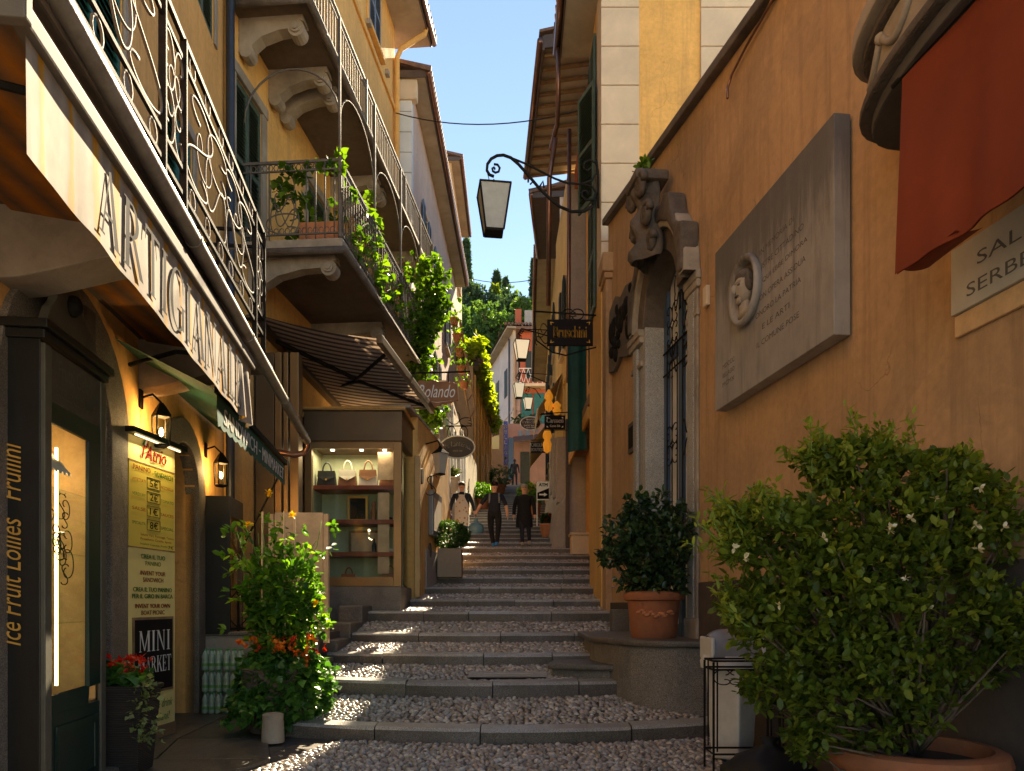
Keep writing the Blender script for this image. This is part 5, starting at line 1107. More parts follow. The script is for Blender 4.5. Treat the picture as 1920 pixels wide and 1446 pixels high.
for nm, m_, L_ in (('portrait_head', 'stone', [(0, .015, .04, .105, .15, .085), (0, -.1, .085, .045, .035, .03), (0, .058, .11, .075, .018, .022), (0, -.16, .03, .075, .09, .05)]), ('portrait_nose', 'stone', [(0, .0, .135, .018, .042, .028)]), ('portrait_eyes', 'stone_dark', [(-.042, .03, .112, .022, .012, .012), (.042, .03, .112, .022, .012, .012)]), ('portrait_mouth', 'stone_dark', [(0, -.062, .112, .036, .009, .016)]), ('portrait_hair', 'stone_dark', [(0, .12, .04, .12, .07, .075), (-.1, .05, .03, .035, .09, .05), (.1, .05, .03, .035, .09, .05)]), ('portrait_collar', 'stone', [(0, -.215, .03, .13, .04, .05)])):
    mb = MB(); [sph(mb, *q) for q in L_]; mb.build(nm, M[m_], tb, smooth=True)
LN = [('IN MEMORIA DI', .5), ('ILLUSTRE CITTADINO', .72), ('CHE QUI EBBE DIMORA', .8), ('E CON OPERA ASSIDUA', .76), ('ONORO LA PATRIA', .66), ('E LE ARTI', .4), ('IL COMUNE POSE', .62)]
for k, (s, wd_) in enumerate(LN):
    uL = 6.95 - (1 - wd_) * .5; uR = uL - 1.22 * wd_; zz = 4.60 - .135 * k
    ins = MB(); fit_text(ins, s, lambda a, b, uL=uL, uR=uR, zz=zz: R1.p(uL + (uR - uL) * a, .152, zz + .05 * b), 1, 1); tag(ins.build('inscription', M['engraved'], tb, recalc=False), kind='stuff')
for k, s in enumerate(['MDCCC', 'BELLAGIO', 'MCMX']): ins2 = MB(); fit_text(ins2, s, lambda a, b, k=k: R1.p(7.52 - .28 * a, .152, 3.84 - .09 * k + .045 * b), 1, 1); ins2.build('inscription', M['engraved'], tb, recalc=False)
# bronze relief left of the portal
br = thing('bronze_relief', 'dark bronze relief plaque with ragged outline beside the portal', 'plaque', R1.p(11.6, 0, 5.2))
pts = [(10.97, 5.30), (11.3, 5.22), (11.75, 5.36), (12.1, 5.24), (12.38, 5.30), (12.42, 5.8), (12.36, 6.3), (12.0, 6.42), (11.7, 6.28), (11.4, 6.34), (11.05, 6.26), (10.95, 6.32), (10.99, 5.8)]
mb = MB(); mb.prism([R1.p(u, .002, z) for u, z in pts], R1.p(0, .07, 0) - R1.p(0, 0, 0)); mb.build('plate', M['stone_dark'], br, bevel=.01)
g = np.random.default_rng(3)
mb = MB()
for k in range(26): mb.ball(R1.p(g.uniform(11.1, 12.25), .075, g.uniform(5.4, 6.2)), g.uniform(.05, .13), 8, 6, .5, 1, g.uniform(.6, 1.8))
tag(mb.build('relief_figures', M['iron'], br, smooth=True), kind='stuff')
# street name tablet
sn = thing('street_name_tablet', 'pale marble street name tablet reading SALITA SERBELLONI', 'sign', R1.p(4, 0, 3.15))
mb = MB(); mb.fbox(R1, 3.2, 4.42, .002, .05, 3.19, 3.575); mb.build('slab', M['marble_pale'], sn, bevel=.006)
t = MB(); fit_text(t, 'SALITA', lambda a, b: R1.p(4.21 - .62 * a, .052, 3.40 + .075 * b), 1, 1); t.build('lettering', M['engraved'], sn, recalc=False)
t = MB(); fit_text(t, 'SERBELLONI', lambda a, b: R1.p(4.29 - .95 * a, .052, 3.25 + .075 * b), 1, 1); t.build('lettering', M['engraved'], sn, recalc=False)
mb = MB(); mb.fbox(R1, 3.2, 4.42, .002, .03, 3.06, 3.188); mb.build('plaster_bed', M['wall_sand'], sn, bevel=.012)
# ------------------------------------------------------------------ bowed stone balcony at the top right and the red banner
sb = thing('stone_balcony', 'bowed grey stone balcony with garland carving high on the right wall', 'balcony', R1.p(3.6, 0, 4.4))
def bow(r_n, du, z0, z1, nm, m, bev=.02, uc=3.55, k=26):
    pts = [R1.p(uc + du * math.cos(math.pi * i / k) * (1 if abs(math.cos(math.pi * i / k)) < 1 else 1), .002 + r_n * abs(math.sin(math.pi * i / k)) ** .55, z0) for i in range(k + 1)]
    mb = MB(); mb.prism(pts, (0, 0, z1 - z0)); return mb.build(nm, m, sb, bevel=bev)
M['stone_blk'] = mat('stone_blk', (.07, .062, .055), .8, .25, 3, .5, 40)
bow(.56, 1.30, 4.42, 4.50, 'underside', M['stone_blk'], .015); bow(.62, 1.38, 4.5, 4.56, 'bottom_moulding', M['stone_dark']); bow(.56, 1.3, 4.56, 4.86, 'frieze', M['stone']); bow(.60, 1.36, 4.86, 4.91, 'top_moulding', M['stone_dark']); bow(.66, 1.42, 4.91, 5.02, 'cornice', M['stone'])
def bown(u): c = max(-.999, min(.999, (u - 3.55) / 1.3)); return .56 * math.sin(math.acos(c)) ** .55
for uu in (4.62, 4.24, 3.84):
    s_ = abs(math.sin(math.acos(max(-1, min(1, (uu - 3.55) / 1.3))))) ** .55; n_ = .56 * s_
    mb = MB(); mb.tube([R1.p(uu - .18 + .36 * t, bown(uu - .18 + .36 * t) + .012, 4.80 - .13 * math.sin(math.pi * t)) for t in np.linspace(0, 1, 9)], .022, 7); mb.build('garland', M['stone'], sb, smooth=True)
    mb = MB(); mb.ball(R1.p(uu - .19, bown(uu - .19) + .015, 4.8), .035, 8, 6); mb.build('rosette', M['stone'], sb, smooth=True)
mb = MB(); pr = [(.0, 4.42), (.46, 4.42), (.46, 4.36), (.40, 4.31), (.25, 4.27), (.12, 4.16), (.0, 4.12)]; mb.prism([R1.p(4.05, n + .002, z) for n, z in pr], R1.p(4.25, 0, 0) - R1.p(4.05, 0, 0)); mb.build('bracket', M['stone'], sb, bevel=.02)
mb = MB(); mb.prism([R1.p(3.0, n + .002, z) for n, z in pr], R1.p(3.2, 0, 0) - R1.p(3.0, 0, 0)); mb.build('bracket', M['stone'], sb, bevel=.02)
bn = thing('red_banner', 'rust red cloth banner hanging below the stone balcony', 'banner', R1.p(3.4, .5, 3.3))
def bpt(i, j): u = 4.21 - 2.0 * i; return R1.p(u, .50 + .022 * math.sin(i * 17 + 1) * (.25 + .75 * j) + .02 * math.sin(i * 5 + 2) * j + .012 * math.sin(i * 41 + j * 2) * j, 4.41 - (1.09 - .16 * i + .25 * i * i) * j)
mb = MB(); mb.grid(bpt, 70, 16); mb.grid(lambda i, j: bpt(i, j) + R1.n * -.012, 70, 16); mb.build('cloth', M['red_cloth'], bn, smooth=True, recalc=False)
mb = MB(); mb.grid(lambda i, j: R1.p(4.205 - .40 * i, .50 - .004 - .15 * j, 3.345 + .034 * i - .012 * i * i + .045 * j * j - .02 * j), 12, 8); mb.build('turned_hem', M['red_cloth'], bn, smooth=True)
mb = MB(); mb.tube([R1.p(4.3, .5, 4.43), R1.p(2.1, .5, 4.43)], .014, 8); mb.build('hanging_rod', M['iron'], bn)
hk = MB(); c = R1.P(1915, 330, .02); hk.ball(c + R1.n * .04, .055, 12, 8); tag(hk.build('wall_boss', M['wall_sand'], None, smooth=True), 'pale rounded stone knob on the wall above the street name', 'knob')
# ------------------------------------------------------------------ quoined house behind the wall
qh = thing('quoined_house', 'yellow house with large beige corner quoins rising behind the orange wall', 'house', (4, 13.3, 0))
QF = FF(13.25)
MB().box(1.58, 9, 13.25, 15.2, 0, 12.6).build('wall', M['wall_yellow'], qh)
z = 7.2; i = 0
while z < 12.5:
    MB().box(1.575, 2.25, 13.20, 13.9, z + .008, z + .682).build('quoin', M['quoin'], qh, bevel=.012)
    if z > 9.5: MB().box(3.34, 4.6, 13.20, 13.26, z + .008, z + .682).build('quoin', M['quoin'], qh, bevel=.012)
    z += .69; i += 1
MB().box(2.14, 5, 13.20, 13.26, 7.9, 8.13).build('band_course', M['quoin'], qh, bevel=.01)
QL = RF(1.58, 0)
eave(qh, QL, 13.0, 15.2, .58, 12.6, M['soffit'], True, .3, 4)
mb = MB(); mb.tube([(.93, 15.0, 12.65), (.93, 15.0, 11.75), (.95, 15.6, 11.5), (.83, 16.0, 11.2)], .05, 8); mb.build('downpipe', M['copper_pipe'], qh, smooth=True)
for zz in (7.0, 9.9): shutter(qh, QL, 13.9, 14.5, zz, zz + 2.2, .02, M['shutter_green'], .07); shutter(qh, QL, 14.5, 14.9, zz, zz + 2.2, .02, M['shutter_green'], .07)
# open shutter leaf standing out at the corner
OF = Frame((1.56, 13.6, 0), (-.35, .94, 0), (-.94, -.35, 0)); shutter(qh, OF, .1, .75, 8.9, 11.1, 0, M['shutter_green'], .055)
# ------------------------------------------------------------------ R2: recessed arcade house, R3.. up the street
h3 = thing('arcade_house', 'orange house with sunlit doorway recess just past the orange wall', 'house', (3, 17, 0))
F2 = RF(2.06, 0)
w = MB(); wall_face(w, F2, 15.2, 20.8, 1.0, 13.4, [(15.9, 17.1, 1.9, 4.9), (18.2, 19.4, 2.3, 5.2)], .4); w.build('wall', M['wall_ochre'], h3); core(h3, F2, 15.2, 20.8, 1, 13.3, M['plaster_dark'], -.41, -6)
w = MB(); w.box(2.06, 6, 13.26 + 1.95, 15.25, .5, 13); 
qb = MB(); wall_face(qb, RF(2.06, 0), 13.0, 15.2, .5, 7, [], .2); qb.build('lower_wall', M['wall_ochre'], h3)
for a, b, c, d in ((15.9, 17.1, 1.9, 4.9), (18.2, 19.4, 2.3, 5.2)): mb = MB(); mb.fbox(F2, a, b, -.38, -.3, c, d); mb.build('door', M['wood'], h3); surround(h3, F2, a, b, c, d, M['wall_ochre'], .16, .05, False)
for uu in (15.6, 17.9): simple_window(h3, F2, uu, uu + .9, 7.0, 9.2, M['shutter_green'], M['quoin']); simple_window(h3, F2, uu, uu + .9, 10.2, 12.2, M['shutter_green'], M['quoin'])
mb = MB(); mb.fbox(F2, 15.2, 20.8, .02, .5, 5.55, 5.75); mb.build('shop_canopy', M['wood_old'], h3); mb = MB(); mb.fbox(F2, 15.4, 20.6, .45, .5, 5.3, 5.55); mb.build('shop_sign', M['gold_dull'], h3)
h4 = thing('deep_eaved_house', 'cream house on the right with very deep soffit eaves', 'house', (2.5, 19, 0))
F3 = RF(1.55 + .02 * 21, -.02)
w = MB(); wall_face(w, F3, 20.9, 25, 1.0, 13.5, [(21.4, 22.3, 5.5, 8.0)], .3); w.build('wall', M['wall_lemon'], h4); core(h4, F3, 20.92, 24.98, 1.0, 13.4, M['plaster_dark'], -.31, -6)
MB().box(1.55, 2.6, 20.86, 20.9, 1.0, 13.5).build('end_wall', M['wall_grey'], h4)
ov_ = RF(1.4 + .0, -.044)      # the roof reaches out over the street on both sides of the party wall
mb = MB(); mb.prism([ov_.p(16.2, 0, 13.55), ov_.p(21.2, 0, 13.55), F3.p(21.2, -.3, 13.75), Vector((2.3, 16.2, 13.75))], (0, 0, .06)); mb.build('soffit', M['soffit'], h4)
u = 16.4
while u < 21.1: a, b = ov_.p(u, -.02, 13.5), Vector((1.95, u, 13.66)); mb = MB(); mb.tube([a, b], .045, 4); mb.build('rafter', M['wood_old'], h4); u += .42
mb = MB(); mb.fbox(ov_, 16.15, 21.25, -.02, .03, 13.45, 13.75); mb.prism([(1.4 - .044 * 16.2, 16.15, 13.5), (2.3, 16.15, 13.7), (2.3, 16.15, 14.0), (1.4 - .044 * 16.2, 16.15, 13.78)], (0, .05, 0)); mb.build('fascia', M['fascia_brown'], h4)
mb = MB(); mb.tube([ov_.p(16.1, .08, 13.62), ov_.p(21.3, .08, 13.62)], .07, 10); mb.build('gutter', M['copper_pipe'], h4, smooth=True)
mb = MB(); mb.prism([ov_.p(16.1, .1, 13.8), ov_.p(21.3, .1, 13.8), Vector((6, 21.3, 15.0)), Vector((6, 16.1, 15.0))], (0, 0, .06)); mb.build('roof', M['tile'], h4)
mb = MB(); mb.box(1.75, 2.06, 16.2, 20.86, 13.05, 13.55); mb.build('brick_frieze', M['wall_red'], h4)
mb = MB(); mb.tube([(.92, 15.75, 11.3), (.80, 16.0, 10.6), (.78, 16.1, 7.9)], .055, 8); mb.tube([(1.30, 16.9, 12.2), (1.28, 17.0, 6.5)], .05, 8); mb.build('downpipe', M['copper_pipe'], h4, smooth=True)
simple_window(h4, F3, 21.6, 22.4, 8.8, 10.8, M['shutter_dark'], M['quoin'])
pil = MB(); pil.box(1.50, 1.60, 20.75, 20.95, 1.5, 6.6); pil.build('corner_pier', M['fascia_brown'], h4)
bt = MB(); bt.prism([(1.52, 21.0, 2.9), (1.12, 21.0, 2.9), (1.30, 21.0, 4.1), (1.52, 21.0, 4.5)], (0, 6.5, 1.4)); bt.build('sloped_plinth', M['wall_grey'], h4, bevel=.03)
for k in range(3):
    y = 21.6 + 2.0 * k; z = 4.6 + .42 * k; mb = MB(); mb.box(1.30, 1.58, y, y + .5, z - .2, z + 1.7); mb.build('shop_shutter_case', M['wall_grey'], h4, bevel=.02)
h5 = thing('narrow_pink_house', 'narrow pink house with brown eaves further up on the right', 'house', (2.2, 27, 0))
F4 = RF(1.6 - .089 * 25, .089)
w = MB(); wall_face(w, F4, 25, 29.6, 2, 15.1, [], .3); w.build('wall', M['wall_pink'], h5); core(h5, F4, 25.02, 29.6, 2, 15.0, M['wall_pink'], -.02, -6); eave(h5, F4, 25, 29.5, .88, 15.1, M['fascia_brown'], True, .3, 5)
for zz in (6.5, 9.3, 12.0): simple_window(h5, F4, 26.2, 27.0, zz, zz + 1.8, M['shutter_dark'], M['quoin'])
h6 = thing('cream_eaved_house', 'cream house with broad eaves at the upper right of the street', 'house', (2.2, 34, 0))
F5 = RF(1.75 - .02 * 30, .02)
w = MB(); wall_face(w, F5, 29.7, 47, 2, 15.4, [], .3); w.build('wall', M['wall_lemon'], h6); core(h6, F5, 29.72, 47, 2, 15.3, M['wall_lemon'], -.02, -6); eave(h6, F5, 29.6, 47, .72, 15.4, M['soffit'], True, .3, 5)
for uu in (31, 34, 37.5, 41): 
    for zz in (8.5, 11.8): simple_window(h6, F5, uu, uu + .9, zz, zz + 2, M['shutter_dark'], M['quoin'])
# awnings and blinds along the right-hand shops
def street_awning(F, u0, u1, n1, za, zb, m, label, stripe=False):
    t = thing('shop_awning', label, 'awning', F.p((u0 + u1) / 2, n1 / 2, zb), 'shop awnings on the right side'); mb = MB(); mb.grid(lambda i, j: F.p(u0 + (u1 - u0) * i, n1 * j + .01, za + (zb - za) * j), 8, 4); mb.build('canopy', m, t)
    mb = MB(); mb.grid(lambda i, j: F.p(u0 + (u1 - u0) * i, n1 + .005, zb - .3 * j - .03 * abs(math.sin(i * 18)) * (j > .6)), 40, 3); mb.build('valance', m, t)
    mb = MB(); mb.tube([F.p(u0, n1, zb), F.p(u1, n1, zb)], .025, 6); mb.build('front_bar', M['white_paint'], t)
M['beige_cloth'] = mat('beige_cloth', (.55, .46, .34), .85, .15, 3, .2, 200)
street_awning(F5, 30.5, 36, 1.0, 9.2, 8.0, M['beige_cloth'], 'beige shop awning high on the right beyond the signs')
street_awning(F3, 22.4, 24.9, .75, 8.4, 7.3, M['beige_cloth'], 'pale awning above the grey shop shutters')
gbld = thing('green_roller_blind', 'long dark green blind hanging from the arcade house on the right', 'blind', (1.6, 16.6, 6.0))
mb = MB(); mb.grid(lambda i, j: Vector((1.24 + .42 * i, 16.6 + .02 * math.sin(i * 9), 7.6 - 2.75 * j + .06 * i * j)), 12, 10); mb.grid(lambda i, j: Vector((1.24 + .42 * i, 16.62 + .02 * math.sin(i * 9), 7.6 - 2.75 * j + .06 * i * j)), 12, 10); mb.build('cloth', M['blind_green'], gbld, smooth=True, recalc=False)
mb = MB(); mb.tube([(1.2, 16.6, 7.62), (2.06, 16.6, 7.62)], .025, 6); mb.build('rod', M['iron'], gbld)
# ------------------------------------------------------------------ further houses on the left
h7 = thing('quoined_pink_house', 'pale pink house with white corner blocks and wide eaves behind the yellow house', 'house', (-5, 26, 0))
F3L = LF(-3.158, .018)
w = MB(); wall_face(w, F3L, 20.6, 34, 2, 15.85, [], .3); w.build('wall', M['wall_pink'], h7); core(h7, F3L, 20.62, 34, 2, 15.8, M['wall_pink'], -.02, -6); MB().box(-6, -2.79, 20.56, 20.6, 2, 15.85).build('end_wall', M['wall_pink'], h7)
z = 6.6
while z < 15.3: MB().box(-3.35, -2.76, 20.52, 20.9, z + .01, z + .55).build('quoin', M['quoin_white'], h7, bevel=.01); z += .56
MB().box(-6, -2.6, 20.45, 20.7, 15.3, 15.85).build('cornice_end', M['quoin'], h7, bevel=.04)
eave(h7, F3L, 20.4, 34, .42, 15.86, M['soffit'], True, .3)
for uu in (23, 26, 29.5):
    for zz in (8.0, 11.6): simple_window(h7, F3L, uu, uu + .9, zz, zz + 2.1, M['shutter_blue'], M['quoin'])
h8 = thing('tall_tan_house', 'tall tan house with deep eaves beyond the pink house on the left', 'house', (-5, 40, 0))
F4L = LF(-3.0, .0)
w = MB(); wall_face(w, F4L, 37, 44.6, 4, 23.3, [], .3); w.build('wall', M['wall_sand'], h8); core(h8, F4L, 37.02, 44.6, 4, 23.2, M['wall_sand'], -.02, -6); eave(h8, F4L, 36.8, 44.6, .42, 23.3, M['soffit'], True, .3)
for uu in (38.5, 41.5):
    for zz in (14.5, 19): simple_window(h8, F4L, uu, uu + .9, zz, zz + 2.1, M['shutter_dark'], M['quoin'])
# ground storeys on the left: cream portal house, sunlit orange house
h9 = thing('cream_portal_house', 'low cream house with stone portal and terrace behind the lantern sign', 'house', (-3, 24, 0))
F5L = LF(-2.55, .028)
w = MB(); wall_face(w, F5L, 21.5, 34, 2, 7.7, [(24.3, 25.5, 4.2, 6.8)], .35); w.build('wall', M['wall_cream'], h9); core(h9, F5L, 21.55, 34, 2, 7.6, M['plaster_dark'], -.36, -1.0)
MB().box(-3.4, -1.95, 21.46, 21.5, 2.5, 7.7).build('end_wall', M['wall_grey'], h9); MB().box(-3.6, -1.85, 21.3, 28.2, 7.7, 7.85).build('terrace_slab', M['quoin'], h9, bevel=.03)
surround(h9, F5L, 24.3, 25.5, 4.2, 6.8, M['quoin_white'], .22, .08, False); mb = MB(); mb.fbox(F5L, 24.3, 25.5, -.34, -.3, 4.2, 6.8); mb.build('door', M['wood_old'], h9)
for u in (22.2, 23.2, 26.4, 27.4): mb = MB(); mb.fbox(F5L, u, u + .16, .002, .08, 3.0, 7.6); mb.build('pilaster', M['quoin_white'], h9, bevel=.01)
# small entrance stair with urn and iron rail beside the waiter
es = thing('entrance_stair', 'small stone entrance stair with curved iron handrail on the left', 'stair', (-1.75, 23.6, 3.4))
for k in range(5): MB().box(-2.0, -1.42, 23.4 + .28 * k, 23.7 + .28 * k, 3.0, 3.85 + .17 * k).build('tread', M['granite_light'], es, bevel=.01)
MB().box(-2.0, -1.75, 23.1, 23.4, 3.0, 4.75).build('pier', M['granite_light'], es, bevel=.02)
MB().tube([(-1.42, 23.4, 4.9), (-1.42, 24.1, 5.15), (-1.42, 24.8, 5.6)], .02, 6).build('handrail', M['iron'], es)
for k in range(6): MB().tube([(-1.42, 23.45 + .26 * k, 3.8 + .17 * k), (-1.42, 23.45 + .26 * k, 4.9 + .13 * k)], .012, 5).build('rail_bar', M['iron'], es)
ur = thing('stone_urn', 'pale stone urn on the entrance stair pier under the lantern sign', 'urn', (-1.875, 23.25, 4.75)); MB().lathe([(.11, 0), (.11, .04), (.05, .09), (.06, .13), (.2, .28), (.23, .45), (.2, .55), (.25, .6), (.25, .64)], (-1.875, 23.25, 4.752), 18).build('vase', M['quoin'], ur, smooth=40)
M['agave'] = leafm('agave', (.05, .08, .03), (.1, .14, .05), (.16, .2, .07), .15); leaves('agave_leaves', np.tile([-1.875, 23.25, 5.38], (26, 1)) + RNG.normal(0, .04, (26, 3)), RNG.normal(0, 1, (26, 3)) * [1, 1, .3] + [0, 0, .8], .42, M['agave'], ur, 'long')
h10 = thing('sunlit_orange_house', 'weathered orange house front with tall piers and tiled eaves up the left side', 'house', (-2, 40, 0))
F6L = LF(-1.98 - .034 * 28, .034)
w = MB(); wall_face(w, F6L, 34.05, 48, 3, 12.3, [], .3); w.build('wall', M['wall_sand'], h10); core(h10, F6L, 34.07, 48, 3, 12.2, M['wall_sand'], -.02, -1.1)
MB().box(-3.2, -1.78, 34.0, 34.05, 3, 12.3).build('end_wall', M['wall_sand'], h10)
for k in range(7): u = 34.4 + 1.95 * k; mb = MB(); mb.fbox(F6L, u, u + .3, .002, .10, 3.5, 12.0); mb.build('pier', M['wall_ochre'], h10, bevel=.01)
for k in range(6): u = 35.2 + 1.95 * k; zz = street_z(-1, u) + .1; mb = MB(); mb.fbox(F6L, u, u + .9, .002, .03, zz, zz + 2.3); mb.build('shop_door', M['shutter_dark'] if k % 2 else M['white_paint'], h10)
eave(h10, F6L, 34, 48, .3, 12.3, M['soffit'], True, .35, 1.5)
yv = thing('yellow_vine', 'bright yellow green creeper spilling over the eaves of the orange house', 'creeper', F6L.p(40, .2, 12.4))
g = np.random.default_rng(8); C = np.vstack([cloudbox(F6L, 34, 47.5, .1, .5, 12.3, 13.0, 400, g), cloudbox(F6L, 33.6, 37, -.9, .45, 12.5, 13.8, 200, g), cloudbox(F6L, 34, 42, .35, .55, 11.7, 12.4, 80, g)])
whorls('foliage', C, g.normal(0, 1, C.shape) + [.3, -.5, 0], 6, .26, M['vine_yellow'], yv, 'ivy', .8, seed=9)
mb = MB(); mb.tube([F6L.p(33 + i, .2, 12.4 + .2 * math.sin(i)) for i in range(15)], .04, 5); mb.build('stem', M['bark'], yv)
# flower shelves leaning above the lantern sign
for k, (px, py) in enumerate(((857, 640), (862, 668), (866, 700), (870, 730), (852, 610))):
    c = W(px, py, 24); t = thing('hanging_pot', ['first', 'second', 'third', 'fourth', 'fifth'][k] + ' flower pot down the trellis right of the vine' if k < 4 else 'topmost flower pot on the trellis right of the vine', 'flower pot', c, 'pots on the left trellis')
    MB().lathe([(.10, 0), (.15, .2), (.16, .22)], c, 12).build('pot', M['terracotta'], t, smooth=40); leaves('leaves', np.array(c) + [0, 0, .28] + RNG.normal(0, .12, (40, 3)), RNG.normal(0, 1, (40, 3)), .14, M['vine'], t)
tl = thing('wall_trellis', 'old grey timber trellis sloping above the lantern sign', 'trellis', W(860, 760, 24))
a, b = W(848, 600, 24.3), W(884, 800, 24.3); MB().tube([a, b], .05, 6).build('post', M['wood_old'], tl); a2, b2 = W(862, 600, 24.5), W(893, 780, 24.5); MB().tube([a2, b2], .05, 6).build('post', M['wood_old'], tl)
for k in range(7): MB().tube([a.lerp(b, k / 6.5), a2.lerp(b2, k / 6.5)], .03, 5).build('rung', M['wood_old'], tl)
# ------------------------------------------------------------------ houses closing the street
h11 = thing('lavender_house', 'pale lavender house with tiled roof closing the top of the street', 'house', (0, 60, 9))
c0, cl, cr = Vector((.13, 58, 0)), Vector((-2.1, 68, 0)), Vector((6, 58.6, 0))
LFc = Frame(c0, cl - c0, Vector((-1, -.22, 0))); RFc = Frame(c0, cr - c0, Vector((.1, -1, 0)))
mb = MB(); mb.prism([(c0.x, c0.y, 8), (cr.x, cr.y, 8), (6, 70, 8), (cl.x, cl.y, 8)], (0, 0, 14.6)); mb.build('wall', M['wall_lavender'], h11)
mb = MB(); mb.fbox(LFc, -.02, .03, -.1, .06, 8, 22.6); mb.build('corner_pilaster', M['quoin'], h11)
mb = MB(); mb.fbox(LFc, -.02, 1, .0, .06, 16.4, 16.6); mb.fbox(RFc, 0, 1, .0, .06, 16.4, 16.6); mb.build('string_course', M['wall_lavender'], h11)
mb = MB(); mb.prism([c0 + Vector((-.5, -.7, 22.6)), cr + Vector((0, -.7, 22.6)), Vector((6, 71, 22.6)), cl + Vector((-.7, .3, 22.6))], (0, 0, .14)); mb.build('eaves', M['soffit'], h11)
mb = MB(); ap = Vector((4, 64, 25.2)); q = [c0 + Vector((-.6, -.8, 22.78)), cr + Vector((0, -.8, 22.78)), Vector((6, 71, 22.78)), cl + Vector((-.8, .3, 22.78))]; mb.add(q + [ap], [(0, 1, 4), (1, 2, 4), (2, 3, 4), (3, 0, 4)]); mb.build('roof', M['tile'], h11)
mb = MB()
for k in range(24): x = -.5 + .27 * k; mb.tube([(x, 57.15, 22.86), (x + .1, 58.8, 23.3)], .11, 7)
tag(mb.build('roof_tiles', M['tile'], h11, smooth=True), kind='stuff')
for x, wdt, m_, hh in ((.25, .5, 'wall_red', 1.5), (1.0, .8, 'granite_light', 1.4)): MB().box(x, x + wdt, 59.5, 60.1, 22.8, 22.8 + hh + .6).build('chimney', M[m_], h11, bevel=.02)
for a in (.22, .55, .82):
    for zz in (12.6, 18.2):
        mb = MB(); mb.fbox(LFc, a, a + .06, .01, .05, zz, zz + 2.2); mb.build('window', M['shutter_dark'], h11); mb = MB(); mb.fbox(LFc, a + .07, a + .1, .01, .06, zz, zz + 2.2); mb.build('shutter', M['shutter_dark'], h11)
mb = MB(); mb.fbox(RFc, .06, .11, .01, .06, 18.4, 20.4); mb.build('window', M['shutter_dark'], h11)
mb = MB(); mb.tube([LFc.p(.12, .1, 9), LFc.p(.12, .1, 22.4)], .07, 6); mb.build('downpipe', M['pipe_blue'], h11)
h12 = thing('red_balcony_house', 'red house with a white railed balcony and teal shutter at the top of the street', 'house', (1.5, 55, 9))
MB().box(.62, 5, 55, 57.5, 8, 21.4).build('wall', M['wall_red'], h12); MB().box(.3, 5, 54.3, 57.8, 21.4, 21.6).build('roof', M['tile'], h12)
MB().box(.5, 2.5, 54.1, 55, 17.2, 17.4).build('balcony_slab', M['quoin'], h12)
rl = MB().box(.5, 2.5, 54.1, 54.14, 18.45, 18.5).build('railing', M['white_paint'], h12)
for k in range(6):
    x = .5 + .34 * k
    for s in (0, 1): MB().tube([(x + .34 * s, 54.12, 17.4), (x + .34 * (1 - s), 54.12, 18.45)], .022, 4).build('cross_bar', M['white_paint'], rl)
MB().box(1.0, 1.6, 54.94, 55.0, 18.0, 20.0).build('window', M['shutter_dark'], h12); MB().box(.66, 1.5, 54.93, 55.0, 14.6, 16.9).build('shutter', M['teal'], h12); MB().box(1.6, 2.4, 54.9, 55.0, 14.6, 16.9).build('shutter', M['teal'], h12)
MB().box(.62, 3, 54.6, 55, 13.0, 13.4).build('ledge', M['quoin'], h12)
h13 = thing('mauve_shop_house', 'shaded mauve house with dark doorway at the top of the steps', 'house', (.8, 56, 9))
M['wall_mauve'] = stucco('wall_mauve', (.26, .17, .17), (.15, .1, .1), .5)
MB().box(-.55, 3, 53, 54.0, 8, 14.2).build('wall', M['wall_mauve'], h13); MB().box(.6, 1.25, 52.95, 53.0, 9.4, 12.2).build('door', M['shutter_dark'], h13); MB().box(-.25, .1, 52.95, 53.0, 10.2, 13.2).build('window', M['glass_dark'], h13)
mb = MB(); mb.prism([(.1, 53.0, 13.2), (3, 53.0, 13.5), (3, 51.8, 12.9), (.1, 51.8, 12.6)], (0, 0, .08)); mb.build('awning', M['fascia_brown'], h13)
for k in range(3): mb = MB(); mb.box(.45 + .5 * k, .75 + .5 * k, 52.93, 53.0, 12.9 + .35 * k, 13.7 + .4 * k); mb.build('light_shutter', M['shutter_blue'], h13)
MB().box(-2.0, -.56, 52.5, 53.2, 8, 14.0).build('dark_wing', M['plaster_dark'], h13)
lb = thing('pale_blind', 'pale green shop blind in the shade at the top of the steps', 'blind', W(935, 835, 50)); mb = MB(); mb.prism([W(922, 820, 50), W(936, 816, 50), W(936, 842, 50), W(922, 842, 50)], (0, .05, 0)); mb.build('cloth', M['pale_green'], lb)
tp = thing('roof_plants', 'dark green shrubs on the ledge of the red balcony house', 'shrub', (1.0, 54.2, 13.4)); g = np.random.default_rng(12); C = np.column_stack([g.uniform(.1, 2.0, 90), g.uniform(53.4, 54.4, 90), 14.2 + .35 * np.abs(g.normal(0, 1, 90))]); M['bush_dark'] = leafm('bush_dark', (.012, .03, .008), (.03, .065, .014), (.07, .12, .03)); whorls('foliage', C, g.normal(0, 1, C.shape), 6, .2, M['bush_dark'], tp, seed=4)
MB().box(0, 2, 53.5, 54.3, 14.0, 14.2).build('planter', M['terracotta'], tp)
vb = thing('blue_banner', 'narrow vertical blue banner with pale letters', 'banner', W(948, 872, 50)); a, b = W(944, 872, 50), W(952, 790, 50)
MB().box(a.x, b.x, 50, 50.04, a.z, b.z).build('panel', plain('banner_blue', (.03, .06, .32), .6), vb)
for k, ch in enumerate('BELLAGIO'): t = MB(); zz = b.z - .3 - .35 * k; fit_text(t, ch, lambda q, r_, zz=zz: Vector((a.x + .06 + (b.x - a.x - .12) * q, 49.985, zz - .18 + .24 * r_)), 1, 1, bold=.03); t.build('letter', M['white_paint'], vb, recalc=False)
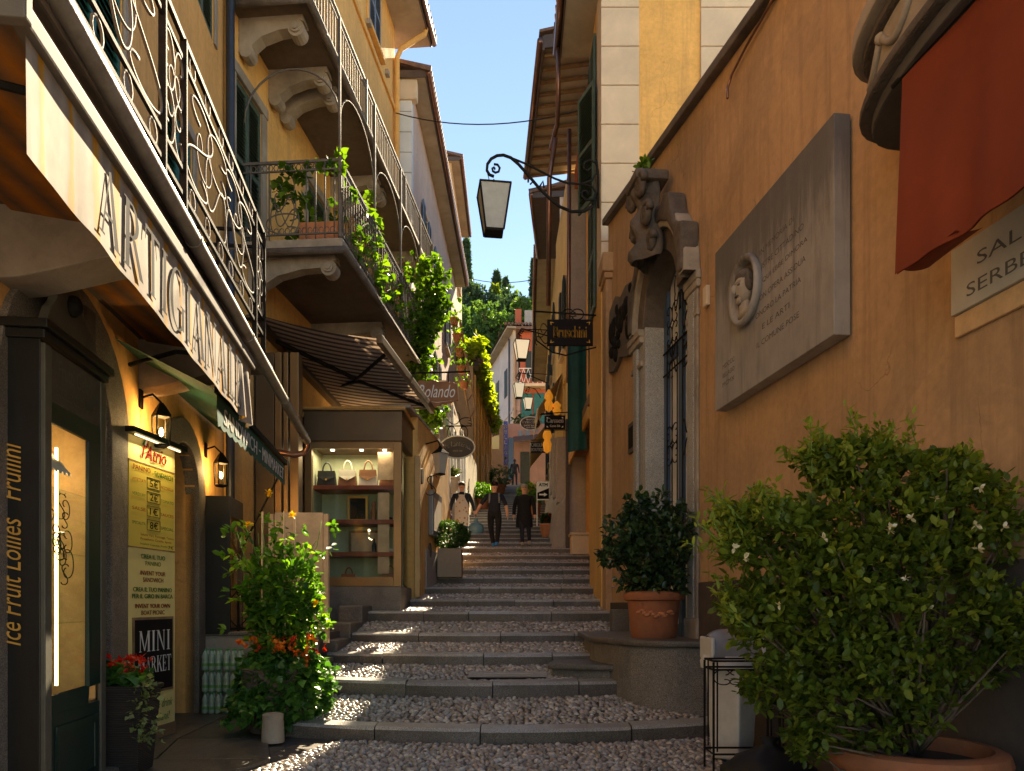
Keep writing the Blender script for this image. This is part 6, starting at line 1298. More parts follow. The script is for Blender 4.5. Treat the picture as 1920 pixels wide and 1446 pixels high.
# ------------------------------------------------------------------ wooded hill
hill = MB(); g = np.random.default_rng(21)
def hz(x, y): return 9 + max(0, y - 62) * .42 + 1.2 * math.sin(x * .2 + y * .13) + .8 * math.sin(x * .37 - y * .21)
hill.grid(lambda i, j: (lambda x, y: (x, y, hz(x, y)))(-90 + 180 * i, 62 + 110 * j), 50, 34)
M['hill'] = mat('hill', (.035, .05, .018), .95, .4, .6, .6, 6)
tag(hill.build('wooded_hill', M['hill'], None, smooth=True), kind='structure')
M['tree_a'] = leafm('tree_a', (.028, .065, .022), (.065, .135, .04), (.14, .22, .06), .35); M['tree_b'] = leafm('tree_b', (.024, .052, .036), (.05, .095, .06), (.09, .15, .09), .3); M['tree_c'] = leafm('tree_c', (.05, .08, .015), (.12, .17, .025), (.25, .3, .04), .4)  # hill crowns lightened and bluer: distance haze put into the leaf colours
def tree(px, ytop, ybot, wpx, Y, kind, label, m, seed):
    top, bot = W(px, ytop, Y), W(px, ybot, Y); zb = hz(top.x, Y) - .5; H = top.z - bot.z; rw_ = wpx / FOC * Y / 2
    t = thing({'cyp': 'cypress_tree', 'rnd': 'broadleaf_tree', 'pine': 'fir_tree'}[kind], label, 'tree', (top.x, Y, zb), 'trees on the hill behind the houses')
    g = np.random.default_rng(seed); tr = MB(); tr.tube([(top.x, Y, zb), (top.x + .1, Y, zb + (top.z - zb) * .5), (top.x, Y, top.z - H * .1)], [.32, .22, .05], 8)
    if kind == 'rnd':
        for k in range(6): a = g.uniform(0, 6.28); zz = bot.z + H * g.uniform(.05, .5); tr.tube([(top.x, Y, zz), (top.x + rw_ * .6 * math.cos(a), Y + rw_ * .6 * math.sin(a), zz + H * .3)], [.12, .04], 6)
    tr.build('trunk', M['bark'], t)
    if kind == 'rnd':
        n = int(240 + 26 * rw_ * H); pts = []; dr = []
        for k in range(9):
            a = g.uniform(0, 6.28); rr = rw_ * g.uniform(.2, .65); c = (top.x + rr * math.cos(a), Y + rr * math.sin(a) * .8, bot.z + H * g.uniform(.25, .75)); q, d = shell_pts(c, (rw_ * .5, rw_ * .5, H * .3), n // 9, .5, .2, seed=seed * 31 + k); pts.append(q); dr.append(d)
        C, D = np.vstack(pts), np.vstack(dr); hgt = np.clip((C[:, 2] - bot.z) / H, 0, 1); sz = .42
    else:
        n = int(500 + 40 * H); tt = g.random(n) ** .8; a = g.random(n) * 6.28
        prof = np.sin(np.clip(tt, 0, 1) * math.pi * .5 + math.pi * .5) ** (.55 if kind == 'cyp' else 1) if kind == 'cyp' else (1 - tt) * (.7 + .3 * np.abs(np.sin(tt * 22)))
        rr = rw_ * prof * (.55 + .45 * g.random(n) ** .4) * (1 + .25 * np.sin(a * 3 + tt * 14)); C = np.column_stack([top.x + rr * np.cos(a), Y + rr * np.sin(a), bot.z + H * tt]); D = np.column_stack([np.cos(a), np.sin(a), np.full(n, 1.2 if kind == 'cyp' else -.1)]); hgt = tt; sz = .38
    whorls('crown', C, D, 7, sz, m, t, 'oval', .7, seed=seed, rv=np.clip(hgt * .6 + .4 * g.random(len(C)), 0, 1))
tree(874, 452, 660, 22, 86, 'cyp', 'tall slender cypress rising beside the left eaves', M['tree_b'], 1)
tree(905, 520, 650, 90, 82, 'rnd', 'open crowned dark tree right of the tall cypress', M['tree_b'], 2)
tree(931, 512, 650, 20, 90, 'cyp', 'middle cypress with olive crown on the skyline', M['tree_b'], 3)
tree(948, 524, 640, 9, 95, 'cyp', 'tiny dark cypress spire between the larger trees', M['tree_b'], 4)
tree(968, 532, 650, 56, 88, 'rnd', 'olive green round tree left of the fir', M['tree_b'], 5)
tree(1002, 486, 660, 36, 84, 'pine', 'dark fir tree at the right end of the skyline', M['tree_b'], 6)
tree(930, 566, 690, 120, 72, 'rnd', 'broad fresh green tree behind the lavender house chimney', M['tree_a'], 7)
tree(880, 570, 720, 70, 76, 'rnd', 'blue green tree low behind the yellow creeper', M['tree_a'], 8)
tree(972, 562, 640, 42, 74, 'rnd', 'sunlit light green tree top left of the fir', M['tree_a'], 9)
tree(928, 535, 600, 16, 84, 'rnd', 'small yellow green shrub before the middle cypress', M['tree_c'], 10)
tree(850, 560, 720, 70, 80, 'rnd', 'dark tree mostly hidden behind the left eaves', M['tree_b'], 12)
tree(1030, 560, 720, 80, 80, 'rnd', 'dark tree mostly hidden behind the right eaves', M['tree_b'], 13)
# overhead wires
def wire(pts, r, label): mb = MB(); mb.tube(pts, r, 5); tag(mb.build('overhead_wire', M['rubber'], None), label, 'wire')
a, b = W(742, 212, 19.8), W(1112, 200, 16.6); wire([a.lerp(b, t) - Vector((0, 0, .35 * 4 * t * (1 - t))) for t in np.linspace(0, 1, 14)], .014, 'black overhead wire spanning the street below the eaves')
a, b = W(858, 515, 45), W(1012, 522, 40); wire([a.lerp(b, t) - Vector((0, 0, .35 * 4 * t * (1 - t))) for t in np.linspace(0, 1, 10)], .02, 'thin distant wire crossing in front of the hill trees')
# ------------------------------------------------------------------ hanging signs
def rect_sign(name, label, px, Y, m, thick=.05):
    x0, y0, x1, y1 = px; a, b = W(x0, y1, Y), W(x1, y0, Y); t = thing(name, label, 'sign', (a.x, Y, a.z)); mb = MB(); mb.box(a.x, b.x, Y, Y + thick, a.z, b.z); mb.build('board', m, t, bevel=.006); return t, a, b
def letters(t, s, a, b, fx, fz, m, Y, shear=0, bold=0, nm='lettering', warp=None):
    mb = MB(); w_, h_ = b.x - a.x, b.z - a.z
    def P(u, v):
        if warp: u, v = warp(u, v)
        return Vector((a.x + w_ * (fx[0] + (fx[1] - fx[0]) * u), Y - .006, a.z + h_ * (fz[0] + (fz[1] - fz[0]) * v)))
    fit_text(mb, s, P, 1, 1, shear=shear, bold=bold); return mb.build(nm, m, t, recalc=False)
XZ = lambda Y: Frame((0, Y, 0), (1, 0, 0), (0, -1, 0))
# black sign with gold name
Y = 14.0; t, a, b = rect_sign('shop_sign', 'black hanging sign with gold lettering Bruschini', (1026, 599, 1112, 648), Y, M['black_sign'])
letters(t, 'Bruschini', a, b, (.14, .86), (.30, .74), M['gold'], Y, bold=.006)
for f in ((0, 0), (1, 0), (0, 1), (1, 1)):
    cx_, cz_ = (a.x + .07 if not f[0] else b.x - .07), (a.z + .06 if not f[1] else b.z - .06); mb = MB()
    for k, (ox, oz, r_) in enumerate(((0, 0, .014), (.028, 0, .009), (0, .024, .009), (.05, .004, .006), (.004, .042, .006))):
        sx, sz = (1 if not f[0] else -1), (1 if not f[1] else -1); c = Vector((cx_ + ox * sx, Y - .006, cz_ + oz * sz)); mb.add([c + Vector((r_ * math.cos(R(q)), 0, r_ * math.sin(R(q)))) for q in range(0, 360, 45)], [tuple(range(8))])
    mb.build('corner_ornament', M['gold'], t, recalc=False)
ir = MB(); ir.tube([(a.x - .25, Y + .02, b.z + .16), (1.9, Y + .02, b.z + .06)], .016, 6); ir.tube([(a.x - .25, Y + .02, b.z + .16), (a.x - .2, Y + .02, a.z + .1), (a.x + .1, Y + .02, a.z - .12), (a.x + .35, Y + .02, a.z - .18), (a.x + .7, Y + .02, a.z - .08), (1.9, Y + .02, a.z + .05)], .014, 6)
F_ = XZ(Y + .02)
for k in range(2): scroll(ir, F_, 0, (a.x + .28 + .2 * k, a.x + .48 + .2 * k, b.z, b.z + .2), SCR_C, (k, 0), False, .012)
for k in range(3): scroll(ir, F_, 0, (a.x - .22 + .05 * k, a.x + .02 + .05 * k, a.z + .02 + .12 * k, a.z + .2 + .12 * k), SCR_S, (k % 2, 0), False, .01)
ir.build('iron_bracket', M['iron'], t, smooth=True)
# oval sign La Lanterna
def oval(name, label, c, rx, rz, Y, m, rim):
    t = thing(name, label, 'sign', (c.x, Y, c.z - rz)); K = 40; mb = MB(); mb.prism([(c.x + rx * math.cos(2 * math.pi * k / K), Y, c.z + rz * math.sin(2 * math.pi * k / K)) for k in range(K)], (0, .05, 0)); mb.build('board', m, t)
    mb = MB(); mb.tube([(c.x + rx * math.cos(2 * math.pi * k / K), Y - .004, c.z + rz * math.sin(2 * math.pi * k / K)) for k in range(K)], .017, 6, closed=True); mb.build('rim', rim, t, smooth=True); return t
Y = 17.0; c = W(858, 838.5, Y); rx, rz = 32 / FOC * Y, 21 / FOC * Y; t = oval('oval_sign', 'oval grey hanging sign lettered La Lanterna', c, rx, rz, Y, M['grey_sign'], M['cream_ink'])
a, b = Vector((c.x - rx, Y, c.z - rz)), Vector((c.x + rx, Y, c.z + rz))
letters(t, 'La Lanterna', a, b, (.12, .88), (.42, .66), M['cream_ink'], Y, bold=.004, warp=lambda u, v: (u, v + .75 * math.sin(math.pi * u) - .25)); letters(t, 'SINCE 1960', a, b, (.36, .64), (.30, .36), M['quoin'], Y)
ir = MB(); F_ = XZ(Y + .02); ir.tube([(c.x - .75, Y + .02, c.z + rz + .23), (c.x + .3, Y + .02, c.z + rz + .23)], .014, 6)
for s in (-1, 1): scroll(ir, F_, 0, (c.x + s * .14 - .09, c.x + s * .14 + .09, c.z + rz - .02, c.z + rz + .22), SCR_C, (s > 0, 1), True, .013)
scroll(ir, F_, 0, (c.x - .55, c.x + .05, c.z + rz + .23, c.z + rz + .55), SCR_S, (0, 0), False, .012); scroll(ir, F_, 0, (c.x + .05, c.x + .32, c.z + rz + .23, c.z + rz + .42), SCR_C, (0, 0), False, .012); ir.build('iron_bracket', M['iron'], t, smooth=True)
# wooden sign Rolando
Y = 15.4; t = thing('wooden_sign', 'carved wooden sign lettered Rolando at the end of the brown awning', 'sign', W(820, 762, Y))
out = [(779, 722), (786, 712), (800, 715), (812, 711), (822, 716), (838, 715), (858, 719), (859, 750), (842, 756), (828, 758), (815, 765), (800, 762), (790, 752), (780, 745)]
mb = MB(); mb.prism([W(x, y, Y) for x, y in out], (0, .05, 0)); mb.build('board', M['wood'], t, bevel=.008)
a, b = W(779, 765, Y), W(859, 711, Y); letters(t, 'Rolando', a, b, (.06, .93), (.36, .80), M['white_paint'], Y, shear=.35)
mb = MB(); mb.tube([Vector((a.x + .3, Y - .006, a.z + .13)), Vector((a.x + .45, Y - .006, a.z + .11)), Vector((a.x + .75, Y - .006, a.z + .15))], [.004, .014, .003], 4, flat=.3); mb.build('flourish', M['white_paint'], t)
ir = MB(); ir.tube([(-2.4, Y + .02, b.z + .12), (b.x + .25, Y + .02, b.z + .16)], .018, 6)
for x in (a.x + .2, b.x - .2): ir.tube([(x, Y + .02, b.z - .05), (x, Y + .02, b.z + .14)], .01, 5)
ir.build('iron_bracket', M['iron'], t)
# Carmen, oval shoe shop sign, boutique sign
Y = 20.5; t, a, b = rect_sign('shop_sign', 'small dark sign with white lettering Carmen', (1021, 779, 1060, 805), Y, M['black_sign'])
letters(t, 'Carmen', a, b, (.10, .90), (.46, .82), M['white_matt'], Y, shear=.15, bold=.012); letters(t, 'Como Silk', a, b, (.26, .76), (.16, .32), M['cream_ink'], Y)
mb = MB()
for f in ((0, 0), (1, 0), (0, 1), (1, 1)): x = a.x + .06 if not f[0] else b.x - .06; z = a.z + .05 if not f[1] else b.z - .05; sx = 1 if not f[0] else -1; sz = 1 if not f[1] else -1; mb.add([(x, Y - .006, z), (x + .05 * sx, Y - .006, z), (x, Y - .006, z + .05 * sz)], [(0, 1, 2)])
tag(mb.build('corner_ornament', M['white_matt'], t, recalc=False), kind='stuff'); MB().tube([(a.x - .1, Y + .02, b.z + .05), (1.7, Y + .02, b.z + .1)], .015, 5).build('rod', M['iron'], t); MB().tube([(a.x, Y + .02, a.z - .02), (1.7, Y + .02, a.z - .02)], .01, 5).build('lower_rod', M['iron'], t)
Y = 24.0; c = W(994.5, 794, Y); rx, rz = 19 / FOC * Y, 12.5 / FOC * Y; t = oval('oval_sign', 'small oval brown sign with white shoe shop lettering', c, rx, rz, Y, M['fascia_brown'], M['white_matt']); a, b = Vector((c.x - rx, Y, c.z - rz)), Vector((c.x + rx, Y, c.z + rz))
letters(t, 'BRIGHTON', a, b, (.3, .7), (.72, .83), M['white_matt'], Y); letters(t, 'Principe', a, b, (.12, .88), (.44, .70), M['white_matt'], Y, bold=.012); letters(t, 'SHOE SHOP', a, b, (.18, .82), (.28, .38), M['white_matt'], Y); letters(t, 'since 1890', a, b, (.3, .72), (.14, .23), M['white_matt'], Y); MB().tube([(c.x, Y + .02, c.z + rz + .05), (1.7, Y + .02, c.z + rz + .12)], .015, 5).build('rod', M['iron'], t)
Y = 28.0; t, a, b = rect_sign('shop_sign', 'dark sign with white letters CAROLINA BOUTIQUE', (995, 829, 1024, 849), Y, M['black_sign']); letters(t, 'CAROLINA', a, b, (.04, .96), (.55, .92), M['white_matt'], Y, bold=.008); letters(t, 'BOUTIQUE', a, b, (.04, .96), (.08, .45), M['white_matt'], Y, bold=.008); MB().tube([(a.x, Y + .02, b.z + .08), (1.8, Y + .02, b.z + .1)], .015, 5).build('rod', M['iron'], t)
# orange wind spinners; faint emission paints in the glow of lit cloth
M['spinner'] = emis('spinner', (.85, .33, .03), .07)
for k, (px, y0, y1, Y) in enumerate(((1029, 730, 772, 22), (1026, 800, 850, 21.5), (1044, 752, 778, 22))):
    c0 = W(px, y1, Y); H = (y1 - y0) / FOC * Y; t = thing('wind_spinner', ['upper orange cloth wind spinner beside the right hand shops', 'lower orange cloth wind spinner beneath the Carmen sign', 'small orange cloth wind spinner between the beige awnings'][k], 'lantern', c0, 'orange cloth wind spinners'); mb = MB(); mb.lathe([(.02, 0), (.10, .08 * H), (.13, .35 * H), (.08, .5 * H), (.13, .6 * H), (.12, .75 * H), (.03, H * .98)], c0, 10); mb.build('shade', M['spinner'], t, smooth=True); MB().tube([c0 + Vector((0, 0, H * .97)), c0 + Vector((.05, 0, H + .6))], .006, 4).build('cord', M['rubber'], t)
# ------------------------------------------------------------------ street lamps
def street_lamp(top, hw, hh, Y, arm, label, lit=False, tail=True, group='street lamps on scroll brackets'):
    """top: hook point below the arm; square lantern narrower at its base"""
    t = thing('street_lamp', label, 'street lamp', top, group); x, z = top.x, top.z
    zt = z - hh * .25; zb = z - hh * 1.25; fr = MB(); q2 = math.sqrt(2)
    PH = math.pi / 4 + .14; fr.lathe([(hw * q2 * .2, 0), (hw * q2 * .85, -hh * .03 - .02), (hw * q2 * 1.02, -hh * .09), (hw * q2 * 1.02, -hh * .12)][::-1], (x, Y, zt + hh * .1), 4, ph=PH); fr.build('lantern_cap', M['iron'], t); fr = MB()
    fr.lathe([(hw * q2 * .56, 0), (hw * q2 * .60, hh * .05)], (x, Y, zb), 4, ph=PH)
    fr.build('lantern_frame', M['iron'], t)
    for k in range(4): ca_, sa2 = math.cos(math.pi / 2 * k + PH), math.sin(math.pi / 2 * k + PH); MB().tube([(x + hw * q2 * .58 * ca_, Y + hw * q2 * .58 * sa2, zb + .02), (x + hw * q2 * .98 * ca_, Y + hw * q2 * .98 * sa2, zt - .01)], .018 * hw / .27, 5).build('lantern_edge', M['iron'], t)
    gl = MB(); gl.lathe([(hw * q2 * .56, 0), (hw * q2 * .95, zt - zb - .03)], (x, Y, zb + .03), 4, cap=True, ph=PH); gl.build('lantern_glass', M['lamp_lit'] if lit else M['lamp_glass'], t)
    MB().tube([(x, Y, zt + hh * .08), (x, Y, z - .02)], [.03 * hw / .27, .012], 6).build('finial', M['iron'], t)
    ar = MB()
    for pts, r_ in arm: ar.tube(pts, r_, 8)
    ar.build('scroll_arm', M['iron'], t, smooth=True)
    for o in t.children: o.rotation_euler = (0, 0, 0)
    return t
M['lamp_lit'] = emis('lamp_lit', (.9, .78, .58), .12)
Y = 13.0
def pw(l): return [W(x, y, Y) for x, y in l]
sp_ = [(927 + r_ * math.cos(R(a)), 316 + r_ * math.sin(R(a))) for a, r_ in [(20 + 40 * k, 3 + 1.0 * k) for k in range(11)]]
arm = [(pw([(930, 316), (931, 312), (927, 310), (923, 314), (924, 321), (931, 323), (937, 318), (936, 309), (928, 303)][::-1] if False else [(929, 317), (927, 315), (925, 318), (927, 322), (932, 322), (936, 317), (934, 311), (927, 309), (920, 311), (914, 318), (912, 328), (917, 331)][:1]) + pw([(928, 317), (926, 314), (923, 316), (924, 321), (929, 324), (935, 322), (937, 315), (933, 309), (926, 308)]), .02),
       (pw([(926, 331), (918, 328), (913, 320), (914, 308), (921, 298), (932, 292), (944, 291), (958, 296), (972, 308), (990, 328), (1010, 352), (1030, 372), (1050, 388), (1072, 397), (1096, 396), (1113, 386)]), .026),
       (pw([(958, 296), (985, 307), (1015, 322), (1040, 335), (1065, 344), (1090, 345), (1110, 338), (1120, 322), (1118, 306), (1106, 300), (1095, 305), (1094, 316), (1102, 320), (1108, 314)]), .018),
       (pw([(1090, 345), (1110, 350), (1118, 362), (1112, 374), (1100, 376), (1090, 368), (1092, 358), (1100, 358), (1102, 364)]), .018),
       (pw([(1118, 300), (1122, 330), (1122, 390)]), .022), (pw([(994, 346), (999, 341), (1004, 345)]), .014), (pw([(1012, 350), (1018, 340), (1020, 352)]), .018), (pw([(913, 322), (918, 340), (924, 356)]), .007)]
street_lamp(W(926, 334, Y), .27, .78, Y, arm, 'large square street lamp hanging from a long scrolled iron arm')
for k, (px, py, Y, sc_, lab) in enumerate(((978, 632, 27, .27, 'lit street lamp left of the black sign, the largest of the far three'), (973, 714, 36, .26, 'second lit street lamp hanging lower down the street'), (990, 742, 44, .26, 'farthest lit street lamp above the dark shrubs'))):
    p = W(px, py, Y); x1 = 1.7; s = Y / FOC
    arm = [([Vector((p.x + 4 * s * math.cos(R(40 * q)) * (1 - q / 16), Y, p.z + 10 * s + 6 * s * math.sin(R(40 * q)) * (1 - q / 16))) for q in range(14)], .018), ([p + Vector((0, 0, .02)), p + Vector((-6 * s, 0, 6 * s)), p + Vector((0, 0, 16 * s)), p + Vector((14 * s, 0, 12 * s)), Vector((x1, Y, p.z - 4 * s))], .022), ([p + Vector((8 * s, 0, 14 * s)), p + Vector((20 * s, 0, 14 * s)), Vector((x1, Y, p.z + 12 * s))], .016)]
    street_lamp(p, sc_, .68, Y, arm, lab, True)
# wall lamp on the yellow side wall, plaques and menu case
t = thing('wall_lamp', 'square iron wall lamp on the yellow shop side wall', 'lamp', SF.p(14.6, .0, 4.0)); c = SF.p(14.6, .3, 0)
MB().lathe([(.09, 0), (.15, .38), (.17, .40), (.05, .5)], (c.x, c.y, 4.0), 4).build('lantern', M['lamp_glass'], t)
fr = MB(); fr.lathe([(.095, -.01), (.1, .02)], (c.x, c.y, 4.0), 4); fr.build('lantern_base', M['iron'], t); fr = MB(); fr.lathe([(.155, .385), (.175, .41), (.05, .51), (.02, .56)], (c.x, c.y, 4.0), 4); fr.build('lantern_frame', M['iron'], t)
mb = MB(); mb.tube([(c.x, c.y, 4.55), (c.x - .05, c.y, 4.66), SF.p(14.6, .01, 4.6)], .015, 6); scroll(mb, Frame(SF.p(14.6, 0, 0), SF.n, (0, -1, 0)), 0, (.02, .24, 3.6, 3.98), SCR_S, (0, 0), True, .012); mb.build('bracket', M['iron'], t)
t = thing('menu_case', 'grey glazed menu case on the yellow side wall', 'menu case', SF.p(15.4, 0, 2.9)); mb = MB(); mb.fbox(SF, 14.9, 15.9, .002, .10, 2.85, 3.75); mb.build('case', M['plastic_grey'], t, bevel=.02); mb = MB(); mb.fbox(SF, 15.0, 15.8, .10, .106, 2.95, 3.6); mb.build('menu', M['quoin'], t)
for k, (u, z, lab) in enumerate(((14.2, 3.9, 'small oval plaque high on the yellow side wall by the window bay'), (15.2, 3.95, 'small rounded plaque above the menu case'), (15.0, 2.55, 'small dark oval plaque under the menu case'))):
    t = thing('wall_plaque', lab, 'plaque', SF.p(u, 0, z), 'plaques on the yellow side wall'); pp = [SF.p(u + .12 * math.cos(R(q)), .002, z + .15 * math.sin(R(q))) for q in range(0, 360, 30)]; mb = MB(); mb.prism(pp, SF.n * .03); mb.build('plate', M['grey_sign'], t); pp = [SF.p(u + .09 * math.cos(R(q)), .033, z + .12 * math.sin(R(q))) for q in range(0, 360, 30)]; mb = MB(); mb.add(pp, [tuple(range(12))]); mb.build('face', M['quoin'] if k == 1 else M['iron_grey'], t)
lp = thing('leaning_pipe', 'long weathered pipe leaning down the corner of the yellow side wall', 'pipe', SF.p(17.2, .1, 2.3)); MB().tube([W(812, 770, 17.4), W(826, 850, 17.4), W(838, 930, 17.4), W(846, 1000, 17.4)], .04, 7).build('tube', M['wood_old'], lp, smooth=True)
gp_ = thing('green_downpipe', 'pale green pipe above the lantern sign', 'pipe', W(840, 800, 19)); MB().tube([W(829, 765, 19), W(842, 815, 19)], .05, 8).build('tube', plain('verdigris', (.25, .38, .28), .6), gp_, smooth=True)
# ------------------------------------------------------------------ sandwich board
c0 = Vector((-3.535, 6.85, .165)); c1 = Vector((-3.476, 7.7, .165)); u_ = c1 - c0
bt = thing('menu_board', 'tall yellow sandwich menu board with a MINI MARKET panel', 'menu board', c0); SBF = Frame(c0, u_, (u_.y, -u_.x, 0)); H0, H1 = .16, 3.06
mb = MB(); mb.fbox(SBF, 0, 1, -.03, 0, H0 + .12, H1); mb.build('board', M['yellow_board'], bt, bevel=.004); mb = MB(); mb.fbox(SBF, -.005, 1.005, -.035, .01, H0, H0 + .12); mb.build('foot_strip', M['wood_old'], bt); mb = MB(); mb.fbox(SBF, -.06, 1.08, -.04, .1, H1, H1 + .05); mb.build('top_ledge', M['black_paint'], bt)
mb = MB(); mb.fbox(SBF, .03, .97, .06, .075, H1 - .018, H1 - .004); mb.build('light_strip', M['bulb_soft'], bt)
ld = bpy.data.lights.new('board_light', 'AREA'); ld.shape = 'RECTANGLE'; ld.size = .7; ld.size_y = .03; ld.energy = 2.2; ld.color = (1, .75, .42); lo = bpy.data.objects.new('board_light', ld); COL.objects.link(lo); lo.parent = bt; lo.location = SBF.p(.5, .09, H1 - .03) - WLOC[bt.name]; lo.rotation_euler = (R(-25), 0, math.atan2(u_.y, u_.x))
mb = MB(); mb.fbox(SBF, .03, .97, .001, .006, 2.02, 2.83); mp = mb.build('menu_panel', M['yellow_menu'], bt)
for z in (2.02, 2.825): mb = MB(); mb.fbox(SBF, .02, .98, .002, .009, z - .006, z + .006); mb.build('menu_rule', M['wood_old'], mp)
def bl_text(s, x0, x1, z0, z1, m, shear=0, bold=0, par=bt): mb = MB(); fit_text(mb, s, lambda a, b: SBF.p(x0 + (x1 - x0) * a, .012, z0 + (z1 - z0) * b), 1, 1, shear=shear, bold=bold); tag(mb.build('lettering', m, par, recalc=False), kind='stuff')
bl_text('l\'Atrio', .26, .78, 2.87, 3.02, M['ink_red'], .4, .01); mb = MB(); mb.tube([SBF.p(.24, .012, 2.9), SBF.p(.5, .012, 2.99), SBF.p(.74, .012, 3.04)], .006, 4, flat=.3); mb.build('logo_stroke', M['ink_dark'], bt)
for k, m_ in enumerate(('ink_green', 'white_paint', 'ink_red')): mb = MB(); mb.add([SBF.p(.27 + .045 * k, .012, 3.0), SBF.p(.315 + .045 * k, .012, 3.0), SBF.p(.36 + .02 * k, .012, 3.09)], [(0, 1, 2)]); mb.build('logo_flag', M[m_], bt, recalc=False)
bl_text('PANINO', .10, .44, 2.745, 2.795, M['ink_red'], bold=.004); bl_text('- SANDWICH', .48, .92, 2.735, 2.785, M['ink_green'], bold=.004)
for k, (pr, l_, r_) in enumerate((('5€', 'AFFETTATI', 'MOZZARELLA'), ('2€', 'VERDURE', 'TOMATO'), ('1€', 'SALSE', 'SAUCES'), ('8€', 'SPECIALITA', 'SPECIAL'))):
    z = 2.62 - .135 * k; bl_text(pr, .43, .6, z, z + .07, M['ink_dark'], bold=.008); m_ = M['ink_red'] if k % 2 == 0 else M['ink_green']; bl_text(l_, .08, .34, z + .02, z + .05, m_); bl_text(r_, .66, .94, z + .01, z + .04, m_)
    q = [(.38, z - .015), (.65, z - .015), (.65, z + .085), (.38, z + .085)]; mb = MB()
    for i in range(4): (a0, b0), (a1, b1) = q[i], q[(i + 1) % 4]; mb.tube([SBF.p(a0, .008, b0), SBF.p(a1, .008, b1)], .0025, 4)
    mb.build('price_box', M['ink_dark'], mp)
bl_text('Salumi Vari, Formaggi, Tonno', .24, .94, 2.13, 2.16, M['ink_red']); bl_text('Prosciutto Crudo, Speck', .24, .9, 2.09, 2.12, M['ink_red']); bl_text('Insalata Caprese, Frutta', .24, .8, 2.045, 2.07, M['ink_green']); bl_text('7€', .82, .94, 2.04, 2.075, M['ink_dark'])
for k, (s, m_, wd_) in enumerate((('CREA IL TUO', 'ink_green', .5), ('PANINO', 'ink_green', .32), ('INVENT YOUR', 'ink_red', .52), ('SANDWICH', 'ink_red', .42), ('CREA IL TUO PANINO', 'ink_green', .8), ('PER IL GIRO IN BARCA', 'ink_green', .84), ('INVENT YOUR OWN', 'ink_red', .72), ('BOAT PICNIC', 'ink_red', .48))):
    z = 1.92 - .064 * k - .03 * (k // 2); bl_text(s, .5 - wd_ / 2, .5 + wd_ / 2, z, z + .042, M[m_], bold=.004)
mb = MB(); mb.fbox(SBF, .1, .94, .001, .012, .62, 1.36); mk = mb.build('panel_frame', M['wood_old'], bt); mb = MB(); mb.fbox(SBF, .13, .91, .012, .016, .645, 1.335); mb.build('black_panel', M['black_sign'], mk)
mb = MB(); serif_text(mb, 'MINI', lambda a, b: SBF.p(.19 + .66 * a, .02, 1.03 + .2 * b)); mb.build('lettering', M['quoin_white'], mk, recalc=False); mb = MB(); serif_text(mb, 'MARKET', lambda a, b: SBF.p(.17 + .70 * a, .02, .82 + .16 * b), .03); mb.build('lettering', M['quoin_white'], mk, recalc=False)
bl_text('Eat & drink', .40, .92, .46, .54, M['ink_green'], .35); bl_text('italiani!', .46, .86, .33, .41, M['ink_green'], .35)
# ------------------------------------------------------------------ ATM stand
Y = 26.0; a, b = W(1006, 938, Y), W(1031, 903, Y); gz = street_z(b.x, Y); t = thing('atm_stand', 'white pavement sign reading ATM with an arrow', 'sign', (a.x, Y, gz))
MB().box(a.x, b.x, Y, Y + .03, a.z + .0, b.z).build('panel', M['white_paint'], t, bevel=.01)
mb = MB(); mb.add([(a.x + .03, Y - .004, a.z + .04), (b.x - .03, Y - .004, a.z + .04), (b.x - .03, Y - .004, a.z + .42), (a.x + .03, Y - .004, a.z + .26)], [(0, 1, 2, 3)]); mb.build('dark_field', M['ink_dark'], t, recalc=False)
mb = MB(); fit_text(mb, 'ATM', lambda q, r_: Vector((a.x + .08 + .30 * q, Y - .006, b.z - .17 + .11 * r_)), 1, 1, bold=.02); mb.build('lettering', M['ink_dark'], t, recalc=False)
mb = MB(); mb.add([(a.x + .09, Y - .008, a.z + .17), (a.x + .27, Y - .008, a.z + .17), (a.x + .27, Y - .008, a.z + .22), (a.x + .09, Y - .008, a.z + .22)], [(0, 1, 2, 3)]); mb.add([(a.x + .26, Y - .008, a.z + .13), (a.x + .38, Y - .008, a.z + .195), (a.x + .26, Y - .008, a.z + .26)], [(0, 1, 2)]); mb.build('arrow', M['white_paint'], t, recalc=False)
for x in (a.x + .02, b.x - .02):
    MB().tube([(x, Y + .02, a.z + .05), (x, Y - .06, gz)], .016, 5).build('leg', M['white_paint'], t); MB().tube([(x, Y + .03, a.z + .3), (x, Y + .3, gz + .05)], .014, 5).build('leg', M['white_paint'], t)
# ------------------------------------------------------------------ plants and pots
M['gardenia'] = leafm('gardenia', (.04, .065, .010), (.11, .155, .018), (.30, .33, .045), .4, .45, .3)
M['camellia'] = leafm('camellia', (.014, .035, .014), (.032, .068, .024), (.08, .13, .04), .2, .3, .5)
M['rose'] = leafm('rose', (.03, .09, .012), (.075, .19, .02), (.19, .33, .04), .42, .4, .4)
M['ivy'] = leafm('ivy', (.022, .075, .014), (.055, .16, .028), (.14, .29, .05), .32, .35, .5)
M['box'] = leafm('box', (.015, .05, .008), (.035, .10, .014), (.08, .17, .025), .25)
M['flower_red'] = leafm('flower_red', (.42, .008, .006), (.65, .02, .01), (.8, .1, .03), .25); M['flower_orange'] = leafm('flower_orange', (.6, .08, .01), (.75, .17, .02), (.8, .3, .04), .25)
M['flower_white'] = leafm('flower_white', (.5, .4, .22), (.68, .6, .42), (.75, .7, .58), .25); M['flower_yellow'] = leafm('flower_yellow', (.6, .3, .01), (.75, .42, .02), (.8, .55, .06), .3)
